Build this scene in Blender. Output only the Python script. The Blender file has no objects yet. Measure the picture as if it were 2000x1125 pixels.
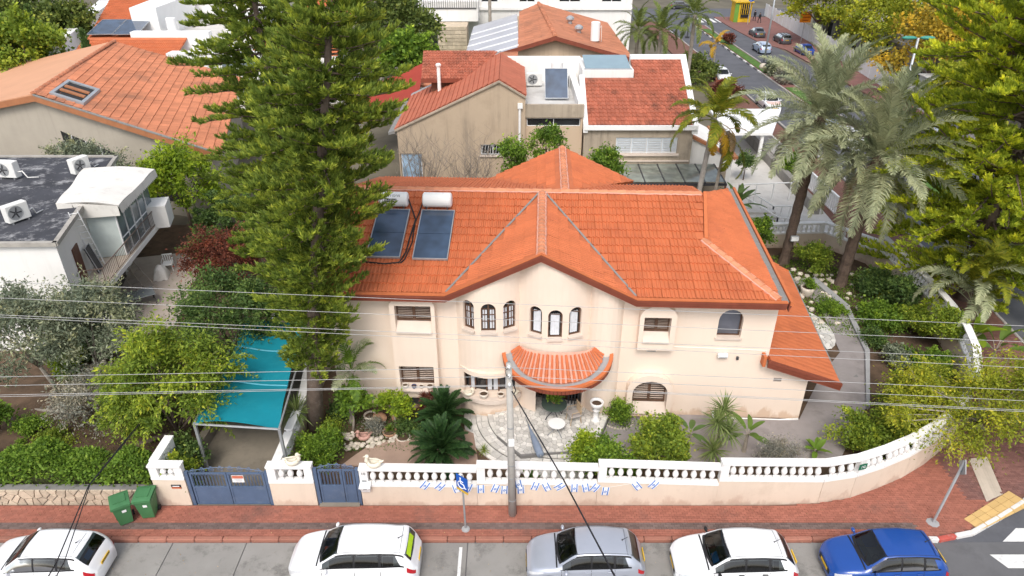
import bpy, bmesh, math, random
import numpy as np
from mathutils import Vector, Matrix
random.seed(7); RNG = np.random.default_rng(11)
SC = bpy.context.scene
COL = SC.collection
R = math.radians
# ------------------------------------------------------------------ camera, sky, sun, exposure
CAM_H = 20.0; PITCH = 29.5
cam = bpy.data.cameras.new('camera'); cam_o = bpy.data.objects.new('camera', cam); COL.objects.link(cam_o)
cam.sensor_width = 36; cam.lens = 24.32; cam.clip_end = 3000; cam.clip_start = .1
cam_o.location = (0, 0, CAM_H); cam_o.rotation_euler = (R(90 - PITCH), 0, 0)
SC.camera = cam_o
SUN_EL, SUN_AZ = 52, -172          # azimuth from +Y clockwise: light comes from behind the viewer
world = bpy.data.worlds.new('World'); SC.world = world; world.use_nodes = True
wn = world.node_tree.nodes; wl = world.node_tree.links
sky = wn.new('ShaderNodeTexSky'); sky.sky_type = 'NISHITA'; sky.sun_disc = False
sky.sun_elevation = R(SUN_EL); sky.sun_rotation = R(SUN_AZ); sky.air_density = 1.0; sky.dust_density = 3.0; sky.ozone_density = 1.0
hs = wn.new('ShaderNodeHueSaturation'); hs.inputs['Saturation'].default_value = .45          # thin overcast: a paler sky
wl.new(sky.outputs[0], hs.inputs['Color']); wl.new(hs.outputs[0], wn['Background'].inputs[0]); wn['Background'].inputs[1].default_value = .15
sd = bpy.data.lights.new('sun', 'SUN'); sd.energy = 1.15; sd.angle = R(22); sd.color = (1, .93, .83)
so = bpy.data.objects.new('sun', sd); COL.objects.link(so)
so.rotation_euler = (R(90 - SUN_EL), 0, R(180 - SUN_AZ)); so.location = (0, 0, 60)
SC.view_settings.view_transform = 'Standard'; SC.view_settings.look = 'None'
SC.view_settings.gamma = 1; SC.view_settings.use_curve_mapping = False
SC.view_settings.exposure = 0.72
SC.render.engine = 'CYCLES'

# ------------------------------------------------------------------ survey helpers: where a line of sight meets a level or a wall plane
FP = 1351.0; _c, _s = math.cos(R(PITCH)), math.sin(R(PITCH))
def ray(px, py):
    a = (px - 1000) / FP; b = -(py - 562.5) / FP
    return (a, _c + b * _s, -_s + b * _c)
def G(px, py, z=0.0):
    d = ray(px, py); t = (z - CAM_H) / d[2]; return Vector((d[0] * t, d[1] * t, z))
def Yp(px, py, y):
    d = ray(px, py); t = y / d[1]; return Vector((d[0] * t, y, CAM_H + d[2] * t))

# ------------------------------------------------------------------ materials
def nt(name):
    m = bpy.data.materials.new(name); m.use_nodes = True
    n = m.node_tree.nodes; l = m.node_tree.links
    return m, n, l, n['Principled BSDF']
def N(n, t, **k):
    x = n.new(t)
    for a, b in k.items(): setattr(x, a, b)
    return x
def noise(n, l, scale, detail=4, stretch=None, rough=.6):
    g = N(n, 'ShaderNodeNewGeometry'); t = N(n, 'ShaderNodeTexNoise'); t.inputs['Scale'].default_value = scale
    t.inputs['Detail'].default_value = detail; t.inputs['Roughness'].default_value = rough
    if stretch:
        mp = N(n, 'ShaderNodeMapping'); mp.inputs['Scale'].default_value = stretch
        l.new(g.outputs['Position'], mp.inputs[0]); l.new(mp.outputs[0], t.inputs['Vector'])
    else: l.new(g.outputs['Position'], t.inputs['Vector'])
    return t.outputs['Fac']
def ramp(n, l, src, stops):
    r = N(n, 'ShaderNodeValToRGB'); e = r.color_ramp.elements
    while len(e) < len(stops): e.new(.5)
    for i, (p, c) in enumerate(stops):
        e[i].position = p; e[i].color = (c[0], c[1], c[2], 1) if not isinstance(c, (int, float)) else (c, c, c, 1)
    l.new(src, r.inputs[0]); return r.outputs[0]
def mix(n, l, fac, a, b, mode='MIX'):
    m = N(n, 'ShaderNodeMix', data_type='RGBA', blend_type=mode)
    for v, i in ((fac, 0), (a, 6), (b, 7)):
        if hasattr(v, 'is_output') or isinstance(v, bpy.types.NodeSocket): l.new(v, m.inputs[i])
        elif i == 0: m.inputs[0].default_value = v
        else: m.inputs[i].default_value = (v[0], v[1], v[2], 1)
    return m.outputs[2]
def sc(c, k): return (c[0] * k, c[1] * k, c[2] * k)
def mat(name, col, rough=.8, var=.12, scale=1.2, bump=0., bscale=40, metal=0., spec=.3, objrand=0., isl=0., streak=None, stain=None, coat=0., col2=None, base=None):
    """plain surface: broad tone changes, fine grain, optional per-object / per-island variation, run-off streaks and stains"""
    m, n, l, b = nt(name)
    f = noise(n, l, scale, 5)
    c = ramp(n, l, f, [(.3, sc(col, 1 - var)), (.7, sc(col, 1 + var))])
    if col2 is not None:
        f2 = noise(n, l, scale * 2.3, 6); c = mix(n, l, ramp(n, l, f2, [(.5, 0), (.62, 1)]), c, col2)
    if objrand or isl:
        if objrand:
            oi = N(n, 'ShaderNodeObjectInfo'); rv = oi.outputs['Random']; k = objrand
        else:
            gi = N(n, 'ShaderNodeNewGeometry'); rv = gi.outputs['Random Per Island']; k = isl
        c = mix(n, l, 1., c, ramp(n, l, rv, [(0, 1 - k), (1, 1 + k)]), 'MULTIPLY')
    if streak:
        sf = noise(n, l, 1.0, 6, (2.6, 2.6, .16), .7); s2 = noise(n, l, .35, 3)
        mm = N(n, 'ShaderNodeMath', operation='MULTIPLY'); l.new(ramp(n, l, sf, [(.48, 0), (.72, 1)]), mm.inputs[0]); l.new(ramp(n, l, s2, [(.35, 0), (.65, 1)]), mm.inputs[1])
        mk = N(n, 'ShaderNodeMath', operation='MULTIPLY'); l.new(mm.outputs[0], mk.inputs[0]); mk.inputs[1].default_value = streak[1]
        c = mix(n, l, mk.outputs[0], c, streak[0])
    if base:          # rain splash and damp at the wall foot, ragged along its top
        g2 = N(n, 'ShaderNodeNewGeometry'); sp = N(n, 'ShaderNodeSeparateXYZ'); l.new(g2.outputs['Position'], sp.inputs[0]); ns_ = noise(n, l, 1.6, 6, (1, 1, .5)); ad = N(n, 'ShaderNodeMath', operation='MULTIPLY_ADD'); l.new(ns_, ad.inputs[0]); ad.inputs[1].default_value = -1.9; l.new(sp.outputs['Z'], ad.inputs[2])
        mk = N(n, 'ShaderNodeMath', operation='MULTIPLY'); l.new(ramp(n, l, ad.outputs[0], [(0., 1), (.22, 0)]), mk.inputs[0]); mk.inputs[1].default_value = base[1]; of = N(n, 'ShaderNodeMath', operation='ADD'); l.new(ad.outputs[0], of.inputs[0]); of.inputs[1].default_value = base[2]; l.new(of.outputs[0], mk.inputs[0].links[0].from_node.inputs[0]); c = mix(n, l, mk.outputs[0], c, base[0])
    if stain:
        sf = noise(n, l, stain[2] if len(stain) > 2 else .8, 8, None, .75)
        mk = N(n, 'ShaderNodeMath', operation='MULTIPLY'); l.new(ramp(n, l, sf, [(.52, 0), (.68, 1)]), mk.inputs[0]); mk.inputs[1].default_value = stain[1]
        c = mix(n, l, mk.outputs[0], c, stain[0])
    l.new(c, b.inputs['Base Color'])
    b.inputs['Roughness'].default_value = rough; b.inputs['Metallic'].default_value = metal
    b.inputs['Specular IOR Level'].default_value = spec
    if coat: b.inputs['Coat Weight'].default_value = coat; b.inputs['Coat Roughness'].default_value = .04
    if bump:
        bf = noise(n, l, bscale, 5); bp = N(n, 'ShaderNodeBump'); bp.inputs['Strength'].default_value = bump; bp.inputs['Distance'].default_value = .02
        l.new(bf, bp.inputs['Height']); l.new(bp.outputs[0], b.inputs['Normal'])
    return m
def leaf(name, dark, mid, light, trans=.35, cscale=.9, rough=.55):
    """foliage: each leaf its own tone, broad clumps of age and kind"""
    m, n, l, b = nt(name)
    gi = N(n, 'ShaderNodeNewGeometry')
    c1 = ramp(n, l, gi.outputs['Random Per Island'], [(0, dark), (.45, mid), (.86, sc(mid, 1.15)), (1, light)])
    f = noise(n, l, cscale, 3)
    c = mix(n, l, 1., c1, ramp(n, l, f, [(.3, (.82, .86, .82)), (.7, (1.22, 1.16, 1.05))]), 'MULTIPLY')
    at = N(n, 'ShaderNodeAttribute'); at.attribute_name = 'age'          # young tufts are paler and yellower than old ones
    c = mix(n, l, 1., c, ramp(n, l, at.outputs['Fac'], [(0, (1, 1, 1)), (.08, (1, 1, 1)), (.1, (.55, .62, .6)), (.6, (1.05, 1.05, 1.)), (1, (1.75, 1.55, 1.15))]), 'MULTIPLY')
    l.new(c, b.inputs['Base Color']); b.inputs['Roughness'].default_value = rough; b.inputs['Specular IOR Level'].default_value = .25
    tr = N(n, 'ShaderNodeBsdfTranslucent'); l.new(c, tr.inputs[0])
    mx = N(n, 'ShaderNodeMixShader'); mx.inputs[0].default_value = trans
    l.new(b.outputs[0], mx.inputs[1]); l.new(tr.outputs[0], mx.inputs[2])
    l.new(mx.outputs[0], n['Material Output'].inputs[0])
    return m
def glass(name, col, rough=.06, spec=.8):
    m, n, l, b = nt(name)
    f = noise(n, l, .9, 2); l.new(ramp(n, l, f, [(.35, sc(col, .7)), (.65, sc(col, 1.35))]), b.inputs['Base Color'])
    b.inputs['Roughness'].default_value = rough; b.inputs['Specular IOR Level'].default_value = spec
    return m

# ------------------------------------------------------------------ mesh builder
class MB:
    def __init__(s): s.v = []; s.f = []; s.mi = []; s.cur = 0
    def add(s, vs, fs):
        o = len(s.v); s.v += [tuple(v) for v in vs]; s.f += [tuple(i + o for i in f) for f in fs]; s.mi += [s.cur] * len(fs); return s
    def box(s, c, d, rz=0., rx=0., ry=0.):
        M = Matrix.Rotation(rz, 3, 'Z') @ Matrix.Rotation(ry, 3, 'Y') @ Matrix.Rotation(rx, 3, 'X'); c = Vector(c)
        P = [c + M @ Vector((x * d[0] / 2, y * d[1] / 2, z * d[2] / 2)) for z in (-1, 1) for x, y in ((-1, -1), (1, -1), (1, 1), (-1, 1))]
        return s.add(P, [(3, 2, 1, 0), (4, 5, 6, 7), (0, 1, 5, 4), (1, 2, 6, 5), (2, 3, 7, 6), (3, 0, 4, 7)])
    def bx(s, x0, x1, y0, y1, z0, z1): return s.box(((x0 + x1) / 2, (y0 + y1) / 2, (z0 + z1) / 2), (x1 - x0, y1 - y0, z1 - z0))
    def bbox(s, c, d, r=.02, rz=0.):
        """box with chamfered vertical and top edges"""
        x, y, z = d[0] / 2, d[1] / 2, d[2] / 2; r = min(r, x * .9, y * .9, z * .9)
        def ring(k, h): a, b = x - k, y - k; return [(-a + r, -b, h), (a - r, -b, h), (a, -b + r, h), (a, b - r, h), (a - r, b, h), (-a + r, b, h), (-a, b - r, h), (-a, -b + r, h)]
        rings = ring(0, -z) + ring(0, z - r) + ring(r * .8, z)
        M = Matrix.Rotation(rz, 3, 'Z'); c = Vector(c)
        F = [tuple(range(7, -1, -1)), tuple(range(16, 24))]
        for k in range(2):
            for i in range(8): j = (i + 1) % 8; F.append((k * 8 + i, k * 8 + j, k * 8 + 8 + j, k * 8 + 8 + i))
        return s.add([c + M @ Vector(p) for p in rings], F)
    def tube(s, pts, r, n=6, caps=True):
        pts = [Vector(p) for p in pts]; k = len(pts)
        if not hasattr(r, '__len__'): r = [r] * k
        V = []; up = None
        for i, p in enumerate(pts):
            d = (pts[min(i + 1, k - 1)] - pts[max(i - 1, 0)])
            d = d.normalized() if d.length > 1e-9 else Vector((0, 0, 1))
            if up is None: up = Vector((0, 0, 1)) if abs(d.z) < .9 else Vector((0, 1, 0))
            a = d.cross(up); a = a.normalized() if a.length > 1e-6 else d.orthogonal().normalized()
            b = a.cross(d).normalized(); up = b
            V += [p + (a * math.cos(t) + b * math.sin(t)) * r[i] for t in [2 * math.pi * j / n for j in range(n)]]
        F = []
        for i in range(k - 1):
            for j in range(n): q = (j + 1) % n; F.append((i * n + j, i * n + q, i * n + n + q, i * n + n + j))
        if caps: F += [tuple(range(n - 1, -1, -1)), tuple(range((k - 1) * n, k * n))]
        return s.add(V, F)
    def lathe(s, prof, c=(0, 0, 0), n=12, caps=True, sx=1., sy=1.):
        V = []; F = []; k = len(prof)
        for r, z in prof: V += [(c[0] + sx * r * math.cos(2 * math.pi * j / n), c[1] + sy * r * math.sin(2 * math.pi * j / n), c[2] + z) for j in range(n)]
        for i in range(k - 1):
            for j in range(n): q = (j + 1) % n; F.append((i * n + j, i * n + q, i * n + n + q, i * n + n + j))
        if caps: F += [tuple(range(n - 1, -1, -1)), tuple(range((k - 1) * n, k * n))]
        return s.add(V, F)
    def prism(s, poly, z0, z1):
        """vertical prism over a counter-clockwise plan outline"""
        k = len(poly); V = [(p[0], p[1], z0) for p in poly] + [(p[0], p[1], z1) for p in poly]
        return s.add(V, [tuple(range(k - 1, -1, -1)), tuple(range(k, 2 * k))] + [(i, (i + 1) % k, k + (i + 1) % k, k + i) for i in range(k)])
    def slab(s, pts, t, d=None):
        """a plate: an outline in space with thickness t on the side away from its normal (or along d)"""
        pts = [Vector(p) for p in pts]; k = len(pts)
        if d is None:
            nn = Vector((0, 0, 0))
            for i in range(k): nn += (pts[i] - pts[0]).cross(pts[(i + 1) % k] - pts[0])
            d = -nn.normalized() * t
        else: d = Vector(d) * t
        return s.add(pts + [p + d for p in pts], [tuple(range(k)), tuple(range(2 * k - 1, k - 1, -1))] + [((i + 1) % k, i, k + i, k + (i + 1) % k) for i in range(k)])
    def face(s, pts): return s.add(pts, [tuple(range(len(pts)))])
    def grid(s, fn, nu, nv):
        V = [fn(i / nu, j / nv) for i in range(nu + 1) for j in range(nv + 1)]; w = nv + 1
        return s.add(V, [(i * w + j, (i + 1) * w + j, (i + 1) * w + j + 1, i * w + j + 1) for i in range(nu) for j in range(nv)])
    def ball(s, c, r, n=8, m=5, sz=1.):
        return s.lathe([(r * math.sin(math.pi * (i + .02) / (m + .04)), -r * sz * math.cos(math.pi * (i + .02) / (m + .04))) for i in range(m + 1)], c, n)
    def mesh(s, name, mats, smooth=False, off=None):
        me = bpy.data.meshes.new(name); me.from_pydata(s.v if off is None else [off @ Vector(v) for v in s.v], [], s.f)
        mats = mats if isinstance(mats, (list, tuple)) else [mats]
        for m in mats: me.materials.append(m)
        if len(mats) > 1: me.polygons.foreach_set('material_index', s.mi)
        if smooth: me.polygons.foreach_set('use_smooth', [True] * len(s.f))
        me.update(); return me
WM = {}                                             # world matrices of things
def link(name, me, parent=None, M=None):
    o = bpy.data.objects.new(name, me); COL.objects.link(o)
    if parent is not None: o.parent = parent
    if M is not None: o.matrix_basis = M
    WM[o.name] = (WM[parent.name] if parent is not None else Matrix()) @ (M if M is not None else Matrix())
    return o
def part(name, mb, m, parent, local=False, smooth=False, M=None, kind=None):
    """a part of a thing; its mesh is given in world space unless local"""
    off = None if local else WM[parent.name].inverted()
    o = link(name, mb.mesh(name, m, smooth, off), parent, M)
    if kind: o['kind'] = kind
    return o
def thing(name, label, cat, loc=(0, 0, 0), rz=0., group=None):
    o = link(name, None, None, Matrix.Translation(Vector(loc)) @ Matrix.Rotation(rz, 4, 'Z'))
    o.empty_display_size = .2; return tag(o, label, cat, group)
def tag(o, label, cat, group=None):
    o['label'] = label; o['category'] = cat
    if group: o['group'] = group
    return o
def solo(name, mb, m, label, cat, loc=(0, 0, 0), group=None, smooth=False, rz=0., local=False):
    """a thing that is one mesh, its origin at its base"""
    M = Matrix.Translation(Vector(loc)) @ Matrix.Rotation(rz, 4, 'Z')
    o = link(name, mb.mesh(name, m, smooth, None if local else M.inverted()), None, M)
    return tag(o, label, cat, group)
def struct(name, mb, m, parent=None, smooth=False, kind='structure'):
    if parent is not None: return part(name, mb, m, parent, smooth=smooth)
    o = link(name, mb.mesh(name, m, smooth)); o['kind'] = kind; return o
def kids(o): return [c for c in bpy.data.objects if c.parent == o]
def copy_tree(o, label, M=None, group=None):
    ch = {}
    for c in bpy.data.objects:
        if c.parent: ch.setdefault(c.parent.name, []).append(c)
    def rec(a, par):
        b = a.copy(); COL.objects.link(b)
        if par is not None: b.parent = par
        for x in ch.get(a.name, []): rec(x, b)
        return b
    r = rec(o, None); r['label'] = label
    if M is not None: r.matrix_basis = M; WM[r.name] = M
    if group: r['group'] = group
    return r
def TR(loc, rz=0., s=1.): return Matrix.Translation(Vector(loc)) @ Matrix.Rotation(rz, 4, 'Z') @ Matrix.Scale(s, 4)
def boolean_cut(o, cutter_mb):
    cm = cutter_mb.mesh('cut', []) if False else None
    me = bpy.data.meshes.new('cut'); me.from_pydata(cutter_mb.v, [], cutter_mb.f)
    bm = bmesh.new(); bm.from_mesh(me); bmesh.ops.recalc_face_normals(bm, faces=bm.faces); bm.to_mesh(me); bm.free()
    c = bpy.data.objects.new('cut', me); COL.objects.link(c); c.parent = o
    bm = bmesh.new(); bm.from_mesh(o.data); bmesh.ops.recalc_face_normals(bm, faces=bm.faces); bm.to_mesh(o.data); bm.free()
    md = o.modifiers.new('b', 'BOOLEAN'); md.operation = 'DIFFERENCE'; md.object = c; md.solver = 'EXACT'; md.use_self = True
    bpy.context.view_layer.update()
    dg = bpy.context.evaluated_depsgraph_get()
    new = bpy.data.meshes.new_from_object(o.evaluated_get(dg))
    o.modifiers.clear(); o.data = new
    bpy.data.objects.remove(c)
def quads_mesh(name, V, m, smooth=False, age=None):
    """V: (n,4,3) array of separate quads"""
    n = len(V); me = bpy.data.meshes.new(name)
    me.vertices.add(n * 4); me.vertices.foreach_set('co', np.ascontiguousarray(V, dtype=np.float32).ravel())
    me.loops.add(n * 4); me.loops.foreach_set('vertex_index', np.arange(n * 4, dtype=np.int32))
    me.polygons.add(n); me.polygons.foreach_set('loop_start', np.arange(0, n * 4, 4, dtype=np.int32))
    me.materials.append(m); me.update(calc_edges=True)
    if age is not None: at = me.attributes.new('age', 'FLOAT', 'FACE'); at.data.foreach_set('value', np.ascontiguousarray(age, dtype=np.float32))
    return me
def unit(a): return a / np.maximum(np.linalg.norm(a, axis=-1, keepdims=True), 1e-9)
def leaf_quads(P, D, L, W, fold=None, nrm=None):
    """diamond leaves at P pointing along D"""
    n = len(P); D = unit(D)
    if nrm is None: nrm = unit(RNG.normal(size=(n, 3)))
    S = unit(np.cross(D, nrm)); L = np.broadcast_to(np.asarray(L, float).reshape(-1, 1), (n, 1)); W = np.broadcast_to(np.asarray(W, float).reshape(-1, 1), (n, 1))
    mid = P + D * L * .45
    return np.stack([P, mid + S * W / 2, P + D * L, mid - S * W / 2], 1)
def pt_in(poly, x, y):
    r = False; k = len(poly); j = k - 1
    for i in range(k):
        xi, yi = poly[i][:2]; xj, yj = poly[j][:2]
        if (yi > y) != (yj > y) and x < (xj - xi) * (y - yi) / (yj - yi + 1e-12) + xi: r = not r
        j = i
    return r
def clip_poly(sub, clip):
    """Sutherland-Hodgman: sub against a convex counter-clockwise outline"""
    out = list(sub)
    for i in range(len(clip)):
        a, b = clip[i], clip[(i + 1) % len(clip)]
        inp, out = out, []
        if not inp: break
        ins = lambda p: (b[0] - a[0]) * (p[1] - a[1]) - (b[1] - a[1]) * (p[0] - a[0]) >= -1e-9
        def cross(p, q):
            d1 = (b[0] - a[0]) * (p[1] - a[1]) - (b[1] - a[1]) * (p[0] - a[0]); d2 = (b[0] - a[0]) * (q[1] - a[1]) - (b[1] - a[1]) * (q[0] - a[0])
            t = d1 / (d1 - d2 + 1e-15); return (p[0] + (q[0] - p[0]) * t, p[1] + (q[1] - p[1]) * t)
        s = inp[-1]
        for e in inp:
            if ins(e):
                if not ins(s): out.append(cross(s, e))
                out.append(e)
            elif ins(s): out.append(cross(s, e))
            s = e
    return out

# ------------------------------------------------------------------ tiled roof planes
def tile_shape(w, l, t=.03, h=.058, kind='flat'):
    """one roof tile, lower edge at y=0, in its own frame (x across, y up the slope)"""
    mb = MB()
    prof = {'flat': [(0, .0), (.07, .045), (.22, .05), (.32, .002), (.52, .0), (.60, .04), (.74, .045), (.84, .0), (1, .0)],
            'roll': [(0, .0), (.12, .05), (.3, .075), (.48, .05), (.6, .01), (.8, 0.), (1, 0.)],
            'plain': [(0, .0), (.5, .012), (1, .0)]}[kind]
    k = len(prof); V = []
    for y, base in ((0, h), (l * 1.04, .0)):
        for x, z in prof: V.append((x * w * .985 - w / 2, y, z + base + t * .5))
    V += [(x * w * .985 - w / 2, 0, z + .004) for x, z in prof]
    F = [(i, i + 1, k + i + 1, k + i) for i in range(k - 1)] + [(2 * k + i, 2 * k + i + 1, i + 1, i) for i in range(k - 1)]
    return mb.add(V, F)
def roof_plane(roof, outline, e_dir, m_tile, w=.32, l=.5, kind='flat', budget=0, mesh_cache={}, under=None, phase=(0, 0), prio=None, thick=.1, local=True):
    """tiles a planar convex outline (points in the roof's frame, first edge at the eave, along e_dir).
    Returns the list of (matrix) of whole tiles, and fills leftovers with clipped tiles."""
    P0 = Vector(outline[0]); e = Vector(e_dir).normalized()
    nn = Vector((0, 0, 0))
    for i in range(len(outline)): nn += (Vector(outline[i]) - P0).cross(Vector(outline[(i + 1) % len(outline)]) - P0)
    nn.normalize()
    if nn.z < 0: nn = -nn
    e = (e - nn * e.dot(nn)).normalized(); s = nn.cross(e).normalized()
    poly = [((Vector(p) - P0).dot(e), (Vector(p) - P0).dot(s)) for p in outline]
    area = sum(poly[i][0] * poly[(i + 1) % len(poly)][1] - poly[(i + 1) % len(poly)][0] * poly[i][1] for i in range(len(poly)))
    if area < 0: poly = poly[::-1]
    a0 = min(p[0] for p in poly); a1 = max(p[0] for p in poly); b0 = min(p[1] for p in poly); b1 = max(p[1] for p in poly)
    whole = []; bits = MB()
    b = b0
    while b < b1:
        a = a0 + phase[0]
        while a < a1:
            q = [(a, b), (a + w, b), (a + w, b + l), (a, b + l)]
            c = clip_poly(q, poly)
            if len(c) >= 3:
                ar = .5 * abs(sum(c[i][0] * c[(i + 1) % len(c)][1] - c[(i + 1) % len(c)][0] * c[i][1] for i in range(len(c))))
                o = P0 + e * (a + w / 2) + s * b
                if ar > .985 * w * l:
                    M = Matrix(((e.x, s.x, nn.x, o.x), (e.y, s.y, nn.y, o.y), (e.z, s.z, nn.z, o.z), (0, 0, 0, 1))); whole.append(M)
                elif ar > .004:
                    lift = lambda p: .03 + .045 * (1 - (p[1] - b) / l)
                    top = [P0 + e * p[0] + s * p[1] + nn * lift(p) for p in c]
                    bits.slab(top, .03, -nn)
            a += w
        b += l
    base = MB(); base.slab([Vector(p) for p in outline] if (Vector(outline[1]) - P0).cross(Vector(outline[2]) - P0).z > 0 else [Vector(p) for p in reversed(outline)], thick)
    return whole, bits, base
def lay_tiles(roof, planes, m_tile, m_under, w=.32, l=.5, kind='flat', limit=300, key=None, jitter=.010):
    """planes: list of (outline, e_dir). The tiles that show largest are objects; the rest one part of stuff."""
    allM = []; bits = MB(); base = MB()
    for outline, e in planes:
        wh, bt, bs = roof_plane(roof, outline, e, m_tile, w, l, kind)
        allM += wh; bits.add(bt.v, bt.f); base.add(bs.v, bs.f)
    W = WM[roof.name]
    allM.sort(key=lambda M: ((W @ M).translation - Vector((0, 0, CAM_H))).length if key is None else key(M))
    ts = tile_shape(w, l, kind=kind); me = ts.mesh('tile', m_tile)
    rest = MB(); rest.add(bits.v, bits.f)
    for i, M in enumerate(allM):
        J = Matrix.Translation((random.uniform(-jitter, jitter), random.uniform(-jitter, jitter), random.uniform(0, jitter))) @ Matrix.Rotation(random.uniform(-.014, .014), 4, 'Z')
        M = M @ J
        if i < limit: link('tile', me, roof, M)
        else: rest.add([M @ Vector(v) for v in ts.v], ts.f)
    part('roof_deck', base, m_under, roof, local=True)
    if rest.f: part('roof_tiles', rest, m_tile, roof, local=True, kind='stuff')
def ridge_caps(roof, a, b, m, r=.13, step=.4, name='ridge_tile', lift=.06):
    """half-round cap tiles along a line, each its own part sharing one mesh"""
    a = Vector(a); b = Vector(b); d = b - a; L = d.length; n = max(1, round(L / step)); st = L / n
    mb = MB(); k = 7
    for x, rr in ((0, r), (st * 1.06, r * .84)): mb.v += [(x, rr * math.cos(math.pi * j / (k - 1)), rr * .8 * math.sin(math.pi * j / (k - 1)) + (.02 if x == 0 else 0)) for j in range(k)]
    mb.f += [(j, j + 1, k + j + 1, k + j) for j in range(k - 1)] + [tuple(range(k))]; mb.mi += [0] * k
    me = mb.mesh(name, m)
    ex = d.normalized(); ey = Vector((0, 0, 1)).cross(ex).normalized(); ez = ex.cross(ey)
    for i in range(n):
        o = a + ex * st * i + ez * (lift - .05)
        link(name, me, roof, Matrix(((ex.x, ey.x, ez.x, o.x), (ex.y, ey.y, ez.y, o.y), (ex.z, ey.z, ez.z, o.z), (0, 0, 0, 1))) @ Matrix.Rotation(random.uniform(-.03, .03), 4, 'Z'))
# ================================================================== materials used all over
M = {}
M['earth'] = mat('earth', (.10, .065, .042), .95, .35, 1.5, .6, 25, stain=((.05, .035, .022), .7, 1.1))
M['far_ground'] = mat('far_ground', (.13, .115, .085), .95, .3, .2, 0)
M['asphalt'] = mat('asphalt', (.13, .13, .137), .9, .12, .6, .25, 90, stain=((.075, .075, .08), .5, .5))
M['asphalt_side'] = mat('asphalt_side', (.105, .108, .122), .9, .14, .5, .2, 80, stain=((.065, .067, .075), .5, .3))
M['slab'] = mat('slab_concrete', (.26, .25, .235), .9, .1, 1.3, .3, 70, objrand=.08, stain=((.12, .115, .108), .85, 1.1), streak=((.11, .105, .1), .5))
M['brick'] = mat('paver_red', (.315, .12, .085), .9, .12, .9, .2, 90, objrand=.13, stain=((.15, .08, .065), .75, .45))
M['brick_i'] = mat('paver_red_many', (.315, .12, .085), .9, .12, .9, .2, 90, isl=.13, stain=((.15, .08, .065), .75, .45))
M['brick_g'] = mat('paver_grey', (.15, .108, .098), .9, .12, .9, .2, 90, isl=.18)
M['brick_p'] = mat('paver_plum', (.21, .102, .088), .9, .12, .9, .2, 90, isl=.2, stain=((.14, .085, .08), .6, .6))
M['mortar'] = mat('joint_sand', (.17, .085, .065), .95, .2, 4)
M['kerb_red'] = mat('kerb_red', (.33, .145, .105), .9, .15, 2, .2, 60, objrand=.15, stain=((.12, .07, .055), .5, 2.))
M['kerb_white'] = mat('kerb_white', (.66, .65, .63), .85, .1, 3, .2, 60, stain=((.33, .31, .29), .7, 3.))
M['kerb_paint'] = mat('kerb_paint_red', (.45, .09, .07), .8, .15, 3, .2, 60, stain=((.35, .25, .22), .6, 4.))
M['kerb_grey'] = mat('kerb_grey', (.36, .34, .32), .9, .12, 2, .2, 60)
M['paint'] = mat('road_paint', (.68, .68, .67), .8, .08, 2, .2, 60, stain=((.3, .3, .3), .6, 5.))
M['tactile'] = mat('tactile_yellow', (.60, .40, .165), .85, .1, 2, .3, 60, objrand=.08, stain=((.33, .24, .12), .5, 2.))
M['beige_strip'] = mat('beige_strip', (.50, .43, .36), .9, .1, 2, .2, 60, objrand=.06)
M['lilac_pave'] = mat('lilac_paving', (.27, .245, .24), .9, .1, 1.2, .2, 70, objrand=.05, stain=((.17, .15, .145), .6, .9))
M['pink_conc'] = mat('pink_concrete', (.36, .255, .20), .95, .1, 1.5, .5, 90, stain=((.24, .17, .135), .5, 1.2))
M['drive_conc'] = mat('drive_concrete', (.235, .205, .165), .95, .14, .9, .3, 70, stain=((.14, .12, .095), .7, .7))
M['grey_conc'] = mat('grey_concrete', (.33, .33, .335), .95, .12, .8, .3, 70, stain=((.2, .2, .2), .6, .8))
M['grass'] = mat('lawn', (.075, .15, .03), .95, .3, 3, .8, 120)
M['marble'] = mat('marble_bits', (.62, .60, .565), .55, .12, 5, .1, 60, objrand=.24, stain=((.38, .385, .38), .6, 3.5))
M['grout'] = mat('grout', (.20, .195, .19), .95, .15, 3)
M['white'] = mat('white_paint', (.80, .79, .77), .75, .04, 1.5, .1, 60, stain=((.52, .50, .47), .45, 1.8))
M['white_clean'] = mat('white_clean', (.8, .8, .79), .6, .03, 1)
M['stone_wall'] = mat('rubble_stone', (.50, .42, .32), .9, .16, 3, .5, 40, objrand=.16)
M['wall_cream'] = mat('wall_cream', (.68, .57, .465), .9, .04, .6, .25, 90, base=((.42, .28, .21), .5, .85), streak=((.50, .41, .33), .3), stain=((.46, .36, .27), .35, .6))
M['wood_dark'] = mat('wood_dark', (.11, .06, .038), .65, .3, 3, .15, 30)
M['metal_grey'] = mat('metal_grey', (.32, .33, .34), .5, .1, 3, metal=.3)
M['metal_dark'] = mat('metal_dark', (.05, .05, .055), .5, .2, 3)
M['black'] = mat('black_rubber', (.018, .018, .02), .6, .2, 3)
M['galv'] = mat('galvanised', (.42, .44, .46), .45, .12, 2, metal=.5)
M['terra'] = mat('terracotta', (.42, .24, .15), .85, .15, 4, .2, 40)
M['ceramic'] = mat('pale_ceramic', (.66, .58, .5), .7, .12, 5, .2, 30)
M['dark_glass'] = glass('dark_glass', (.02, .022, .025))
M['sky_glass'] = glass('sky_glass', (.16, .20, .22), .08)
M['panel_glass'] = glass('solar_glass', (.035, .06, .105), .12, .9)
M['ac'] = mat('ac_white', (.72, .72, .7), .6, .06, 3, stain=((.5, .48, .44), .4, 3.))

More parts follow.
